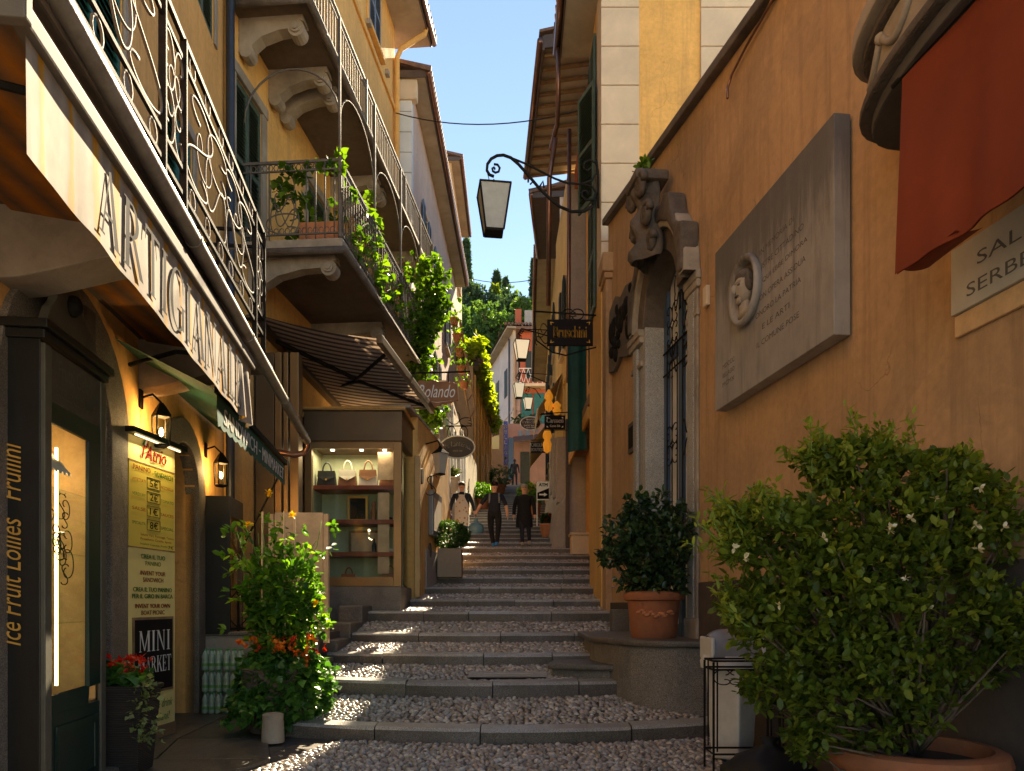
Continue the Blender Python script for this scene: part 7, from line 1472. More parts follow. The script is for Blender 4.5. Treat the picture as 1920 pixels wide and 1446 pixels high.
def blossoms(name, pts, size, m, parent, k=6, seed=1, kind='stuff'):
    g = np.random.default_rng(seed); P_ = np.repeat(np.asarray(pts), k, 0); D = g.normal(0, 1, P_.shape) + [0, -.4, .4]
    return leaves(name, P_, D, size * (.8 + .4 * g.random(len(P_))), m, parent, 'oval', 0, kind)
def pot_profile(r, h): return [(r * .70, 0), (r * .74, h * .05), (r * .88, h * .55), (r * .95, h * .82), (r * 1.0, h * .84), (r * 1.03, h * .90), (r * 1.0, h * .97), (r * .93, h), (r * .86, h), (r * .84, h * .9)]
def twigs(mb, base, pts, r0, g, n): 
    for q in pts[:n]:
        a = np.array(base); b = np.array(q); m_ = a + (b - a) * .5 + g.normal(0, .06, 3); mb.tube([tuple(a), tuple(m_), tuple(b)], [r0, r0 * .6, r0 * .3], 5)
# big gardenia at the lower right
gz = street_z(2.1, 4.0); C0 = Vector((2.13, 3.95, 0))
gd = thing('potted_gardenia', 'large bushy gardenia with white flowers in a terracotta pot at the lower right', 'shrub', (C0.x, C0.y, .05))
MB().lathe([(.30, .05), (.32, .1), (.37, .45), (.40, .62), (.43, .64), (.445, .68), (.43, .73), (.40, .745), (.36, .745), (.35, .66)], C0, 36).build('pot', M['terracotta'], gd, smooth=40); MB().lathe([(.36, .665), (.02, .69)], C0, 20).build('soil', M['soil'], gd)
def lobes(ls, seed):
    P_, D_ = [], []
    for i, (c, r_, n) in enumerate(ls): a, d = shell_pts(c, r_, n, .45, .22, seed=seed + i); P_.append(a); D_.append(d)
    return np.vstack(P_), np.vstack(D_)
def gp3(px, py, Y): return tuple(W(px, py, Y))
C, D = lobes([(gp3(1640, 1010, 4.05), (.50, .40, .32), 520), (gp3(1540, 1130, 4.0), (.42, .40, .38), 480), (gp3(1700, 1180, 3.95), (.50, .42, .46), 560), (gp3(1600, 1290, 3.85), (.44, .36, .28), 380), (gp3(1440, 985, 4.05), (.26, .24, .11), 150), (gp3(1820, 975, 4.0), (.22, .3, .26), 240), (gp3(1880, 1180, 3.75), (.10, .2, .22), 60), (gp3(1440, 1140, 4.0), (.18, .22, .10), 90), (gp3(1590, 870, 4.1), (.26, .22, .12), 150), (gp3(1740, 890, 4.05), (.3, .22, .11), 150), (gp3(1510, 1395, 3.75), (.10, .12, .10), 40), (gp3(1450, 1290, 3.9), (.16, .2, .1), 70), (gp3(1390, 1040, 4.0), (.1, .12, .06), 40)], 50)
keep = np.array([c[0] < 3.18 - .1214 * c[1] - .06 for c in C]); C, D = C[keep], D[keep]
g = np.random.default_rng(2); rv = np.clip((C[:, 2] - .6) / 1.5 * .2 + .8 * g.random(len(C)) ** 1.4, 0, 1)  # leaf tone rises with height: light on the tops put into colour
whorls('foliage', C, D + [0, 0, .3], 7, .058, M['gardenia'], gd, 'oval', .8, seed=6, rv=rv)
out = np.argsort(-np.linalg.norm((C - [C0.x, C0.y, 1.25]) * [1, 1, .9], axis=1))[:260]; sh_ = g.permutation(out)[:70]; SP, SD = [], []; sht = MB()
for i in sh_:
    d = C[i] - np.array([C0.x, C0.y, 1.1]); d = d / np.linalg.norm(d) + g.normal(0, .35, 3) + [0, 0, .35]; d /= np.linalg.norm(d); ln = g.uniform(.08, .24); e = C[i] + d * ln
    if e[0] > 3.18 - .1214 * e[1] - .08: continue
    sht.tube([tuple(C[i] - d * .08), tuple(e)], [.005, .0025], 4)
    for q in np.linspace(.25, 1, 5): SP.append(C[i] + d * ln * q); SD.append(d * .8)
whorls('shoot_leaves', np.array(SP), np.array(SD), 5, .055, M['gardenia'], gd, 'long', .7, seed=16, rv=np.full(len(SP), .95)); tag(sht.build('shoots', M['stem_green'], gd), kind='stuff')
tw = MB(); twigs(tw, (C0.x, C0.y, .68), C[g.permutation(len(C))], .014, g, 150); tag(tw.build('branches', M['bark'], gd, smooth=True), kind='stuff')
fl = [gp3(x, y, 3.62) for x, y in ((1708, 972), (1672, 988), (1755, 935), (1838, 915), (1545, 1010), (1376, 1028), (1396, 1047), (1698, 1084), (1830, 985), (1745, 1142), (1668, 995), (1882, 990), (1460, 1135), (1834, 1028))]; blossoms('flowers', fl, .030, M['flower_white'], gd, 6)
# camellia in a terracotta pot on the platform
Cc = Vector((1.66, 8.75, 1.09)); cm = thing('potted_camellia', 'dark glossy shrub in a garlanded terracotta pot on the door platform', 'shrub', Cc)
MB().lathe([(.25, 0), (.265, .04), (.29, .3), (.305, .43), (.345, .44), (.36, .48), (.345, .525), (.31, .54), (.27, .54), (.26, .46)], Cc, 32).build('pot', M['terracotta'], cm, smooth=40); MB().lathe([(.27, .47), (.02, .49)], Cc, 16).build('soil', M['soil'], cm)
ga_ = MB(); [ga_.ball((Cc.x + .288 * math.sin(a), Cc.y - .288 * math.cos(a), Cc.z + .30 - .03 * math.cos(a * 2.6) + .02 * math.sin(a * 17)), .016 + .012 * abs(math.sin(a * 9)), 8, 6, 1.3, 1, .8) for a in np.linspace(-.8, .6, 17)]; tag(ga_.build('garland', M['terracotta_pale'], cm, smooth=True), kind='stuff')
C, D = lobes([((1.66, 8.75, 2.02), (.42, .40, .40), 330), ((1.28, 8.7, 2.3), (.2, .22, .22), 90), ((1.98, 8.6, 2.35), (.18, .18, .24), 80), ((1.5, 8.8, 2.55), (.16, .2, .22), 70), ((1.75, 8.8, 2.6), (.12, .14, .2), 40), ((1.2, 8.7, 2.05), (.16, .2, .12), 50), ((1.66, 8.75, 1.75), (.4, .35, .18), 130)], 80)
keep = np.array([c[0] < 3.18 - .1214 * c[1] - .1 for c in C]); C, D = C[keep], D[keep]
whorls('foliage', C, D, 7, .085, M['camellia'], cm, 'oval', .8, seed=7); tw = MB(); twigs(tw, (Cc.x, Cc.y, Cc.z + .45), C[g.permutation(len(C))], .012, g, 40); tag(tw.build('branches', M['bark'], cm, smooth=True), kind='stuff')
# ivy planter with roses and geraniums
Ci = Vector((-2.46, 7.85, .16)); iv = thing('ivy_planter', 'round planter covered in ivy holding tall climbing roses and red geraniums', 'planter', Ci)
MB().lathe([(.28, .0), (.33, .3), (.38, .62), (.4, .66), (.36, .67), (.34, .6)], Ci, 24).build('tub', M['stone_dark'], iv, smooth=40); MB().lathe([(.34, .61), (.02, .63)], Ci, 16).build('soil', M['soil'], iv)
C, D = lobes([((Ci.x, Ci.y, .62), (.46, .46, .40), 520), ((Ci.x - .1, Ci.y - .1, .42), (.42, .42, .24), 220), ((Ci.x + .1, Ci.y - .05, .85), (.38, .38, .2), 160)], 90)
keep = C[:, 2] > .26; C, D = C[keep], D[keep]; whorls('ivy', C, D + [0, -.2, -.2], 6, .085, M['ivy'], iv, 'ivy', .7, droop=.25, seed=8)
g = np.random.default_rng(17); rp = np.array([(Ci.x + x, Ci.y + y, z) for x, y, z in [(-.30, -.15, 1.08), (-.18, -.2, 1.1), (.05, -.28, 1.08), (.15, -.3, 1.06), (.25, -.25, 1.02), (.32, -.2, .98), (.38, -.12, 1.1), (.36, -.2, .9), (.1, -.3, 1.02), (.2, -.3, 1.12), (-.12, -.22, 1.0), (.4, -.1, .95)]]); rp = np.repeat(rp, 4, 0) + g.normal(0, .03, (48, 3)); blossoms('geraniums', rp[:36], .055, M['flower_orange'], iv, 6, 3); blossoms('red_geraniums', rp[36:] + [.03, 0, .02], .05, M['flower_red'], iv, 6, 4)
rs = thing('rose_bush', 'tall sunlit climbing rose with bright green leaves and yellow blooms', 'rose', (Ci.x, Ci.y, .78))
canes = MB(); LP, LD = [], []
for k in range(15):
    a = g.uniform(0, 6.28); b0 = np.array([Ci.x + .16 * math.cos(a), Ci.y + .16 * math.sin(a), .76]); h = g.uniform(1.0, 1.85); t0 = np.array([Ci.x + .02 + g.normal(0, .24), Ci.y + g.normal(0, .2), .78 + h]); pts = [b0 + (t0 - b0) * s + np.array([.05 * math.sin(s * 7 + k), .05 * math.cos(s * 5 + k), 0]) for s in np.linspace(0, 1, 7)]; canes.tube([tuple(q) for q in pts], [.011 - .0012 * i for i in range(7)], 5)
    for s in np.linspace(.22, 1, 15): i = min(5, int(s * 6)); f_ = s * 6 - i; q = pts[i] * (1 - f_) + pts[min(6, i + 1)] * f_; dd = g.normal(0, 1, 3) * [1, 1, .3]; LP.append(q + dd * .11 * (1.25 - .7 * abs(s - .55))); LD.append(dd)
canes.build('canes', M['stem_green'], rs, smooth=True)
C, D = lobes([((Ci.x + .04, Ci.y, 1.62), (.44, .36, .50), 230), ((Ci.x + .2, Ci.y, 1.35), (.3, .3, .28), 90)], 130); LP = np.vstack([np.array(LP), C]); LD = np.vstack([np.array(LD), D])
whorls('foliage', LP, LD + [0, 0, .15], 5, .095, M['rose'], rs, 'oval', .7, seed=10)
for x, y in ((-.16, -.05), (.10, -.08), (.16, .1)): MB().tube([(Ci.x + x, Ci.y + y, .7), (Ci.x + x * .9, Ci.y + y, 2.45)], .011, 6).build('stake', M['wood_pale'], rs)
blossoms('yellow_roses', [tuple(W(466, 984, 7.7)), tuple(W(548, 966, 7.7)), tuple(W(592, 1130, 7.6)), tuple(W(504, 925, 7.8))], .05, M['flower_yellow'], rs, 12, 8)
# a crate board and slim trellis behind the rose
cb = thing('wooden_board', 'pale weathered board standing behind the rose bush', 'board', (-2.75, 9.3, .9)); MB().box(-2.95, -2.35, 9.28, 9.31, 1.13, 2.62).build('panel', M['wood_pale'], cb, bevel=.004); MB().box(-2.34, -2.28, 9.26, 9.33, 1.0, 2.6).build('side_post', M['wood_pale'], cb); MB().box(-3.02, -2.96, 9.26, 9.33, 1.13, 2.6).build('side_post', M['wood_pale'], cb)
ss = thing('stone_stub', 'short round stone bollard at the foot of the steps', 'bollard', (-2.33, 7.28, .14)); MB().lathe([(.11, 0), (.108, .1), (.1, .22), (.102, .27), (.07, .285)], (-2.33, 7.28, .14), 14).build('stump', M['stone'], ss, smooth=40)
# wicker planter with geraniums
def wick(name):
    m, n, l, b = nodes_of(name); co = coords(n, l); w1 = n.new('ShaderNodeTexWave'); w1.wave_type = 'BANDS'; w1.bands_direction = 'Z'; w1.inputs['Scale'].default_value = 22; l.new(co, w1.inputs[0]); w2 = n.new('ShaderNodeTexChecker'); w2.inputs['Scale'].default_value = 45; l.new(co, w2.inputs[0])
    c = mix(n, l, w1.outputs[0], (.018, .014, .012), (.055, .045, .04)); l.new(c, b.inputs['Base Color']); b.inputs['Roughness'].default_value = .55; l.new(bumpn(n, l, w1.outputs[0], .8, .01, bumpn(n, l, w2.outputs[1], .4, .006)), b.inputs['Normal']); return m
M['wicker'] = wick('wicker'); Cw = Vector((-3.10, 6.05, .14)); wk = thing('wicker_planter', 'tall dark woven planter with red geraniums and trailing ivy', 'planter', Cw)
MB().hexa([(Cw.x - .13, Cw.y - .13, .142), (Cw.x + .13, Cw.y - .13, .142), (Cw.x + .13, Cw.y + .13, .142), (Cw.x - .13, Cw.y + .13, .142), (Cw.x - .18, Cw.y - .18, .82), (Cw.x + .18, Cw.y - .18, .82), (Cw.x + .18, Cw.y + .18, .82), (Cw.x - .18, Cw.y + .18, .82)]).build('pot', M['wicker'], wk, bevel=.012)
MB().box(Cw.x - .195, Cw.x + .195, Cw.y - .195, Cw.y + .195, .80, .835).build('rim', M['wicker'], wk, bevel=.012); MB().box(Cw.x - .16, Cw.x + .16, Cw.y - .16, Cw.y + .16, .835, .84).build('soil', M['soil'], wk)
P_ = np.column_stack([g.uniform(-.16, .14, 42) + Cw.x, g.uniform(-.15, .12, 42) + Cw.y, g.uniform(.92, 1.06, 42)]); blossoms('geraniums', P_, .045, M['flower_red'], wk, 6, 5); C, D = lobes([((Cw.x, Cw.y, .9), (.2, .2, .1), 60)], 7); whorls('geranium_leaves', C, D, 5, .07, M['ivy'], wk, 'ivy', .8, seed=3)
P_ = np.array([(Cw.x + .2 + .05 * math.sin(k * .7) + .03 * g.normal(), Cw.y - .16 + .05 * g.normal(), .9 - .011 * k) for k in range(48)]); M['ivy_pale'] = leafm('ivy_pale', (.1, .14, .04), (.2, .25, .1), (.38, .4, .2), .3); whorls('trailing_ivy', P_, np.tile([.3, -.5, -.3], (48, 1)), 4, .045, M['ivy_pale'], wk, 'ivy', .6, seed=4)
# water bottle packs
M['pet'] = plain('pet', (.40, .50, .43), .12, 0, .8); M['bottle_green'] = plain('bottle_green', (.04, .32, .06), .35); M['film'] = glassm('film', (.9, .93, .9), (1, 1, 1), 1.35, .12); M['label_white'] = plain('label_white', (.16, .36, .12), .5)
bx, by = -3.62, 9.05
bm = MB(); bm.lathe([(.036, 0), (.039, .02), (.039, .1), (.034, .13), (.039, .16), (.036, .18), (.014, .225), (.014, .235)], (0, 0, 0), 10); bottle_me = bm.mesh('bottle', smooth=True); bc = MB(); bc.lathe([(.016, .235), (.016, .255)], (0, 0, 0), 8); cap_me = bc.mesh('cap'); bl_ = MB(); bl_.lathe([(.0402, .05), (.0402, .085)], (0, 0, 0), 10, cap=False); lab_me = bl_.mesh('label', smooth=True)
bottle_me.materials.append(M['pet']); cap_me.materials.append(M['bottle_green']); lab_me.materials.append(M['label_white'])
for lv in range(3):
    for k in range(2):
        t = thing('water_pack', f'{["bottom", "middle", "top"][lv]} {["left", "right"][k]} shrink wrapped pack of water bottles by the shop wall', 'bottle pack', (bx + .26 * k - .02, by, .157 + .262 * lv), 'stacked packs of bottled water')
        for i in range(3):
            for j in range(2):
                o = put(bottle_me, 'bottle', None, (bx + .26 * k - .10 + .08 * i, by + .08 * j, .158 + .262 * lv), t)
                for me_, nm_ in ((cap_me, 'cap'), (lab_me, 'label')): q = bpy.data.objects.new(nm_, me_); COL.objects.link(q); q.parent = o
        f = MB(); x0 = bx + .26 * k - .145; f.box(x0, x0 + .25, by - .045, by + .125, .158 + .262 * lv, .158 + .262 * lv + .2); f.build('wrap', M['film'], t, bevel=.025)
        
# white bin and black wire stand
Bz = street_z(2.0, 7.0); bn_ = thing('waste_bin', 'white plastic bin with grey swing lid beside the gardenia', 'bin', (1.98, 6.6, .13)); bcx, bcy = 1.93, 6.55
mb = MB(); mb.lathe([(.18, .14), (.2, .3), (.235, .92), (.25, .94)], (bcx, bcy, 0), 4); 
mb.build('body', M['plastic_white'], bn_, bevel=.03); mb = MB(); mb.lathe([(.27, .93), (.275, .99), (.25, 1.04)], (bcx, bcy, 0), 24, 1.0, .9); mb.build('collar', M['plastic_white'], bn_, smooth=40)
mb = MB(); mb.grid(lambda i, j: (bcx - .22 + .44 * i, bcy - .2 * math.cos(math.pi * j), 1.03 + .24 * math.sin(math.pi * j) * (1 - .25 * (2 * i - 1) ** 4)), 14, 16); mb.build('lid', M['plastic_grey'], bn_, smooth=True); MB().box(bcx - .235, bcx - .20, bcy - .2, bcy + .2, 1.0, 1.2).build('lid_side', M['plastic_white'], bn_, bevel=.03); MB().box(bcx + .20, bcx + .235, bcy - .2, bcy + .2, 1.0, 1.2).build('lid_side', M['plastic_white'], bn_, bevel=.03)
ws = thing('wire_stand', 'black wrought iron stand in front of the white bin', 'stand', (1.75, 6.1, .12)); x0, x1, y0, y1 = 1.62, 2.15, 6.0, 6.28
for x, y in ((x0, y0), (x1, y0), (x0, y1), (x1, y1)):
    MB().tube([(x, y, .12), (x, y, 1.02)], .010, 5).build('leg', M['iron'], ws); MB().tube([(x + .03, y, .3), (x + .03, y, 1.02)], .007, 5).build('leg_bar', M['iron'], ws)
for z in (.28, .96, 1.03):
    MB().tube([(x0, y0, z), (x1, y0, z), (x1, y1, z), (x0, y1, z)], .009, 5, closed=True).build('ring', M['iron'], ws)
sc2 = MB(); F_ = XZ(y0 - .005)
for k in range(4): scroll(sc2, F_, 0, (x0 + .13 * k, x0 + .13 * (k + 1), .84, .96), SCR_C, (k % 2, 0), False, .006)
sc2.build('scroll_apron', M['iron'], ws); bgb = thing('black_sack', 'black plastic sack on the ground beside the wire stand', 'sack', (2.1, 5.7, .1)); mb = MB(); mb.lathe([(.02, .1), (.26, .11), (.31, .17), (.27, .25), (.2, .32), (.1, .37), (.04, .42), (.07, .46)], (1.98, 5.75, 0), 26, 1.2, .8, fn=lambda a, z: 1 + .10 * math.sin(a * 5 + z * 19) + .07 * math.sin(a * 9 - z * 30) + .04 * math.sin(a * 13)); mb.build('bag', plain('black_plastic', (.012, .012, .013), .5, 0, .25), bgb, smooth=True)
# topiary in a taupe box
def topiary(x, y, w_, h_, rb, label):
    z = street_z(x, y); t = thing('box_topiary', label, 'topiary', (x, y, z)); MB().box(x - w_ / 2, x + w_ / 2, y - w_ / 2, y + w_ / 2, z, z + h_).build('planter', M['taupe'], t, bevel=.01); MB().box(x - w_ * .42, x + w_ * .42, y - w_ * .42, y + w_ * .42, z + h_, z + h_ + .004).build('soil', M['soil'], t)
    C, D = shell_pts((x, y, z + h_ + rb * .75), (rb * 1.12, rb, rb * .78), 900, .72, .06, seed=5); whorls('foliage', C, D, 5, .05, M['box'], t, 'oval', .8, seed=5); MB().tube([(x, y, z + h_ - .02), (x, y, z + h_ + rb * .7)], .03, 6).build('stem', M['bark'], t)
topiary(-1.30, 15.75, .5, .6, .38, 'round clipped box ball in a square taupe planter')
tb2 = thing('stone_trough', 'beige stone trough by the shop wall on the right of the steps', 'planter', W(1088, 1024, 19.6)); a, b = W(1072, 1022, 19.6), W(1105, 1000, 19.6); gz2 = street_z(a.x, 19.6); MB().box(a.x, b.x, 19.6, 20.2, gz2, b.z - .05).build('trough', M['quoin'], tb2, bevel=.02); MB().box(a.x - .04, b.x + .04, 19.55, 20.25, b.z - .048, b.z + .02).build('slab_top', M['quoin'], tb2, bevel=.02)
# further pots up the street
def far_pot(px, Y, rp, hp, rb, m, label, fm=None, pm=None):
    x = (px - CX) / FOC * Y; z = street_z(x, Y); t = thing('potted_plant', label, 'potted plant', (x, Y, z), 'plant pots up the steps'); MB().lathe(pot_profile(rp, hp), (x, Y, z), 20).build('pot', pm or M['terracotta'], t, smooth=40); C, D = shell_pts((x, Y, z + hp + rb * .6), (rb, rb, rb * .75), 260, .5, .2, seed=int(px)); whorls('foliage', C, D, 5, .11, m, t, 'oval', .8, seed=int(px)); MB().tube([(x, Y, z + hp * .5), (x, Y, z + hp + rb * .5)], .03, 5).build('stem', M['bark'], t)
    if fm: P_, _ = shell_pts((x, Y, z + hp + rb * .65), (rb, rb, rb * .8), 60, .9, .2, up=True, seed=3); blossoms('flowers', P_, .08, fm, t, 5)
far_pot(905, 33, .3, .5, .5, M['rose'], 'leafy potted shrub in front of the sunlit orange house'); far_pot(937, 42, .35, .55, .75, M['ivy'], 'larger potted shrub at the top of the steps on the left'); far_pot(1000, 29, .32, .55, .55, M['rose'], 'yellow flowering potted shrub behind the ATM sign', M['flower_yellow'])
far_pot(1029, 23.6, .30, .42, .2, M['bush_dark'], 'wide terracotta pot with red flowers beside the ATM sign', M['flower_red'], M['terracotta_pale'])

# ------------------------------------------------------------------ people
def skin_mesh(verts, edges, rad, name):
    me = bpy.data.meshes.new(name); me.from_pydata(verts, edges, []); o = bpy.data.objects.new(name, me); COL.objects.link(o)
    o.modifiers.new('skin', 'SKIN'); sv = me.skin_vertices[0].data if len(me.skin_vertices) else None
    if sv is None:
        bm = bmesh.new(); bm.from_mesh(me); bm.verts.layers.skin.verify(); bm.to_mesh(me); bm.free(); sv = me.skin_vertices[0].data
    for i, r_ in enumerate(rad): sv[i].radius = r_ if isinstance(r_, tuple) else (r_, r_); sv[i].use_root = (i == 0)
    s = o.modifiers.new('sub', 'SUBSURF'); s.levels = 2; s.render_levels = 2
    dg = bpy.context.evaluated_depsgraph_get(); ev = o.evaluated_get(dg); out = bpy.data.meshes.new_from_object(ev); bpy.data.objects.remove(o); bpy.data.meshes.remove(me); return out
def person(label, px, Y, H, pose, mats, back=False, group='people walking on the steps'):
    """pose: joints in a 1.78 m body, x to the figure's image right, y toward the street's far end"""
    x0 = (px - CX) / FOC * Y; z0 = street_z(x0, Y); s = H / 1.78; t = thing('person', label, 'person', (x0, Y, z0), group)
    J = dict(pel=(0, 0, .95, (.15, .105)), sp=(0, .01, 1.12, (.135, .095)), ch=(0, .01, 1.32, (.165, .11)), nk=(0, .01, 1.47, .065), nk2=(0, 0, 1.53, .052), hd=(0, -.015, 1.60, .075), hm=(0, -.01, 1.68, .092), ht=(0, 0, 1.755, .06),
             ls=(-.185, .01, 1.41, .062), rs=(.185, .01, 1.41, .062), le=(-.24, .02, 1.14, .046), re=(.24, .02, 1.14, .046), lw=(-.26, -.04, .90, .033), rw=(.26, -.04, .90, .033), lh=(-.265, -.06, .81, .038), rh=(.265, -.06, .81, .038),
             lp=(-.095, 0, .88, .09), rp=(.095, 0, .88, .09), lk=(-.105, -.02, .50, .062), rk=(.105, -.02, .50, .062), la=(-.11, .02, .09, .045), ra=(.11, .02, .09, .045), lt=(-.12, -.12, .045, .04), rt=(.12, -.12, .045, .04))
    J.update(pose); J = {k: (q[0] * 1.14, q[1], q[2], tuple(r_ * 1.16 for r_ in q[3]) if isinstance(q[3], tuple) else q[3] * (1.16 if k[0] in 'lr' else 1.05)) for k, q in J.items()}; ks = list(J); ix = {k: i for i, k in enumerate(ks)}; V = [(J[k][0] * s + x0, J[k][1] * s + Y, J[k][2] * s + z0) for k in ks]; Rr = [tuple(q * s for q in J[k][3]) if isinstance(J[k][3], tuple) else J[k][3] * s for k in ks]
    E = [(ix[a], ix[b]) for a, b in (('pel', 'sp'), ('sp', 'ch'), ('ch', 'nk'), ('nk', 'nk2'), ('nk2', 'hd'), ('hd', 'hm'), ('hm', 'ht'), ('ch', 'ls'), ('ch', 'rs'), ('ls', 'le'), ('rs', 're'), ('le', 'lw'), ('re', 'rw'), ('lw', 'lh'), ('rw', 'rh'), ('pel', 'lp'), ('pel', 'rp'), ('lp', 'lk'), ('rp', 'rk'), ('lk', 'la'), ('rk', 'ra'), ('la', 'lt'), ('ra', 'rt'))]
    me = skin_mesh(V, E, Rr, 'body'); b = MB(); b.v = [tuple(v.co) for v in me.vertices]; b.f = [list(p.vertices) for p in me.polygons]; bpy.data.meshes.remove(me)
    def seg(p, a, c):
        a, c = Vector(V[ix[a]]), Vector(V[ix[c]]); d = c - a; q = max(0, min(1, (p - a).dot(d) / d.length_squared)); return (a + d * q - p).length, q
    SEG = [('pel', 'ch', 'top'), ('ch', 'nk', 'top'), ('nk2', 'hd', 'skin'), ('hd', 'ht', 'skin'), ('ls', 'le', 'top'), ('rs', 're', 'top'), ('le', 'lw', 'fore'), ('re', 'rw', 'fore'), ('lw', 'lh', 'skin'), ('rw', 'rh', 'skin'), ('pel', 'lp', 'leg'), ('pel', 'rp', 'leg'), ('lp', 'lk', 'leg'), ('rp', 'rk', 'leg'), ('lk', 'la', 'leg'), ('rk', 'ra', 'leg'), ('la', 'lt', 'shoe'), ('ra', 'rt', 'shoe')]
    kinds = ['skin', 'top', 'fore', 'leg', 'shoe']; b.mi = []
    for f in b.f:
        c = sum((Vector(b.v[i]) for i in f), Vector()) / len(f); best = min(SEG, key=lambda q: seg(c, q[0], q[1])[0]); k = best[2]
        if k == 'top' and c.z < z0 + .93 * s: k = 'leg'
        b.mi.append(kinds.index(k))
    b.cur = 0
    for sd_, a, c in ((-1, 'lw', 'lh'), (1, 'rw', 'rh')):     # five fingers rooted in the palm
        w_, h_ = Vector(V[ix[a]]), Vector(V[ix[c]]); d = (h_ - w_).normalized()
        for k, (oy, ln) in enumerate(((-.022, .072), (-.008, .082), (.007, .078), (.02, .06))): p = h_ + Vector((0, oy * s, 0)) + d * .01 * s; b.tube([p, p + d * ln * .5 * s, p + d * ln * s + Vector((-sd_ * .018, 0, 0)) * s], [.0095 * s, .009 * s, .006 * s], 6)
        p = h_ - d * .02 * s + Vector((0, -.03 * s, 0)); b.tube([p, p + (d * .03 + Vector((0, -.025, 0))) * s, p + (d * .06 + Vector((0, -.03, 0))) * s], [.011 * s, .010 * s, .007 * s], 6)
    hm = Vector(V[ix['hm']]); fy = 1 if back else -1
    b.ball(hm + Vector((0, fy * .098 * s, -.022 * s)), .016 * s, 8, 6, .8, 1.1, 1.3)
    for sx in (-1, 1): b.ball(hm + Vector((sx * .088 * s, 0, -.02 * s)), .022 * s, 8, 6, .4, .8, 1.4)
    b.build('body', [mats[k] for k in kinds], t, smooth=True)
    if not back:
        for sx in (-1, 1): MB().ball(hm + Vector((sx * .033 * s, -.088 * s, 0)), .011 * s, 8, 6, 1.2, .6, .7).build('eye', M['hair_dark'], t, smooth=True)
        MB().ball(hm + Vector((0, -.085 * s, -.062 * s)), .02 * s, 8, 6, 1.2, .5, .35).build('mouth', M['ink_red'], t, smooth=True)
    return t, hm, s, x0, z0
def cap_of(t, c, r_, m, s, brim=True, back=False):
    mb = MB(); mb.ball(c, r_, 14, 8, 1, 1.08, .85); mb.build('hat', m, t, smooth=True)
    if brim: q = MB(); q.prism([c + Vector((r_ * .8 * math.cos(a), -.06 * s + (-.10 * s * math.sin(a)), -.005)) for a in np.linspace(0, math.pi, 10)], (0, 0, .012 * s)); q.build('brim', m, t)
# man in black with rucksack straps, carrying a blue bag
t, hm, s, x0, z0 = person('walking man in black shirt and cap carrying a blue bag', 927, 20.75, 1.80, dict(le=(-.33, -.02, 1.17, .05), lw=(-.42, -.12, .95, .036), lh=(-.45, -.16, .87, .04), re=(.28, .04, 1.15, .05), rw=(.31, .0, .92, .036), rh=(.32, -.03, .83, .04), lk=(-.08, -.08, .50, .07), la=(-.03, .06, .09, .05), lt=(-.03, -.08, .05, .042), rk=(.10, -.18, .52, .07), ra=(.06, -.22, .08, .05), rt=(.04, -.36, .05, .042), lp=(-.095, 0, .88, .1), rp=(.095, 0, .88, .1)), dict(skin=M['skin'], top=M['navy'], fore=M['skin'], leg=M['black_cloth'], shoe=M['shoe_blue']))
cap_of(t, hm + Vector((0, .01, .045 * s)), .105 * s, M['black_cloth'], s); MB().ball(hm + Vector((0, -.10 * s, .06 * s)), .025 * s, 8, 6, 1, .4, .8).build('cap_badge', M['red_paint'], t)
for sx in (-1, 1): MB().tube([(x0 + sx * .12 * s, 20.75 + .10 * s, z0 + 1.44 * s), (x0 + sx * .125 * s, 20.75 - .06 * s, z0 + 1.47 * s), (x0 + sx * .13 * s, 20.75 - .125 * s, z0 + 1.34 * s), (x0 + sx * .14 * s, 20.75 - .11 * s, z0 + 1.2 * s)], .026 * s, 6, flat=.5).build('rucksack_strap', M['plastic_grey'], t, smooth=True)
MB().box(x0 - .15, x0 + .15, 20.75 + .11, 20.75 + .26, z0 + 1.0, z0 + 1.48).build('rucksack', M['plastic_grey'], t, bevel=.04)
bb = thing('carrier_bag', 'light blue plastic carrier bag hanging from the man\'s hand', 'bag', (x0 - .50, 20.58, z0 + .36)); MB().lathe([(.03, 0), (.15, .02), (.19, .09), (.19, .19), (.15, .27), (.06, .31), (.03, .35), (.07, .41)], (x0 - .50, 20.58, z0 + .36), 18, 1.1, .7, fn=lambda a, z: 1 + .09 * math.sin(a * 5 + z * 26) + .05 * math.sin(a * 9)).build('sack', M['blue_bag'], bb, smooth=True); MB().tube([(x0 - .50, 20.58, z0 + .72), (x0 - .515, 20.585, z0 + .88)], .012, 5).build('handle', M['blue_bag'], bb)
# woman in a long black coat with beige cap
t, hm, s, x0, z0 = person('walking woman in long black coat and beige cap', 983, 21.3, 1.77, dict(rk=(.11, -.05, .50, .062), ra=(.13, .10, .16, .045), rt=(.14, .0, .06, .04), lk=(-.06, -.14, .5, .062), la=(-.05, -.16, .08, .045), lt=(-.05, -.3, .045, .04), le=(-.25, .02, 1.14, .055), re=(.25, .02, 1.14, .055), lw=(-.26, -.05, .9, .045), rw=(.27, -.03, .9, .045)), dict(skin=M['skin'], top=M['black_cloth'], fore=M['black_cloth'], leg=M['navy'], shoe=M['beige_cap']))
ct = MB(); ct.lathe([(.245, .0), (.235, .2), (.20, .45), (.19, .55), (.215, .75), (.19, .86), (.08, .93)], (x0, 21.3, z0 + .56 * s), 20, 1.0, .68, cap=False, fn=lambda a, z: 1 + .035 * math.sin(a * 6)); ct.build('coat', M['black_cloth'], t, smooth=True)
cap_of(t, hm + Vector((0, .01, .04 * s)), .107 * s, M['beige_cap'], s); MB().ball(hm + Vector((.05 * s, .05 * s, -.06 * s)), .085 * s, 10, 8, .8, .8, 1.5).build('hair', M['hair_blond'], t, smooth=True)
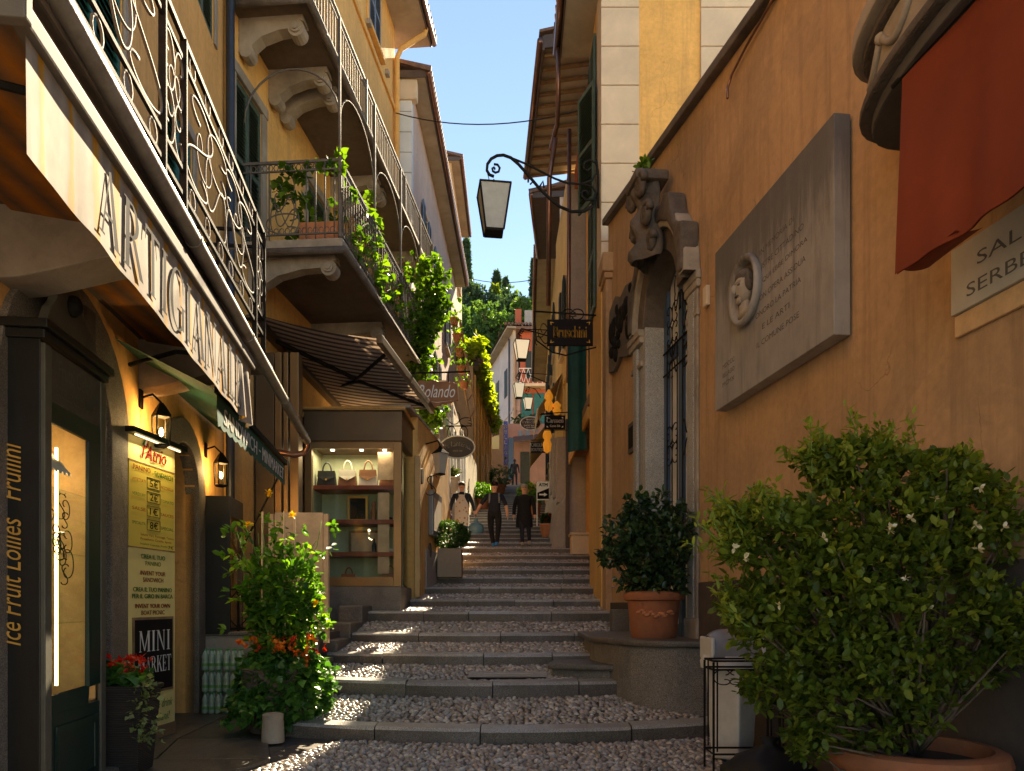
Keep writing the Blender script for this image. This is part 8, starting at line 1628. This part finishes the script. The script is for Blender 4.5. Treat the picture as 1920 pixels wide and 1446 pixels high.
# waiter with printed apron
M['apron'] = None
def apronm():
    m, n, l, b = nodes_of('apron'); co = coords(n, l); v = n.new('ShaderNodeTexVoronoi'); v.inputs['Scale'].default_value = 9; l.new(co, v.inputs[0]); r_ = ramp(n, [(.22, (.45, .25, .08)), (.34, (.62, .58, .52))]); l.new(v.outputs[0], r_.inputs[0]); l.new(r_.outputs[0], b.inputs['Base Color']); b.inputs['Roughness'].default_value = .85; return m
M['apron'] = apronm()
t, hm, s, x0, z0 = person('waiter in dark shirt and pale printed apron near the entrance stair', 866, 21.6, 1.74, dict(le=(-.27, .0, 1.15, .052), lw=(-.30, -.06, .93, .036), lh=(-.31, -.08, .85, .04), re=(.28, .02, 1.14, .052), rw=(.33, -.03, .92, .036), rh=(.34, -.05, .83, .04)), dict(skin=M['skin'], top=M['navy'], fore=M['navy'], leg=M['denim'], shoe=M['black_cloth']))
ap = MB()
def aprp(i, j):
    z = 1.40 - .92 * j; w_ = (.085 if j < .12 else .10 + (.09 * min(1, (j - .12) / .2))); a = (i - .5) * 2; return Vector((x0 + a * w_ * s * 1.08, 21.6 - (.155 - .05 * a * a + (.02 if .3 < j < .6 else 0)) * s, z0 + z * s))
ap.grid(aprp, 12, 16); ap.build('apron', M['apron'], t, smooth=True); MB().tube([aprp(0, 0), hm + Vector((-.07, .02, -.16)), hm + Vector((0, .07, -.15)), hm + Vector((.07, .02, -.16)), aprp(1, 0)], .008, 5).build('neck_strap', M['apron'], t); MB().ball(hm + Vector((0, .018, .028 * s)), .1 * s, 12, 8, 1, 1.05, .95).build('hair', M['hair_dark'], t, smooth=True)
cl = thing('purple_cloth', 'folded purple cloth in the waiter\'s left side hand', 'cloth', (x0 - .32, 21.5, z0 + .62)); MB().lathe([(.02, 0), (.07, .03), (.06, .2), (.03, .26)], (x0 - .315, 21.52, z0 + .56), 10, .8, .8).build('fold', plain('purple', (.10, .02, .09), .8), cl, smooth=True)
# distant figure seen from behind
t, hm, s, x0, z0 = person('distant person in dark jacket walking away at the top of the steps', 965, 50, 1.75, {}, dict(skin=M['hair_dark'], top=M['navy'], fore=M['navy'], leg=M['navy'], shoe=M['black_cloth']), True); MB().ball(hm + Vector((0, -.01, .02)), .1, 10, 8).build('hair', M['hair_dark'], t, smooth=True)
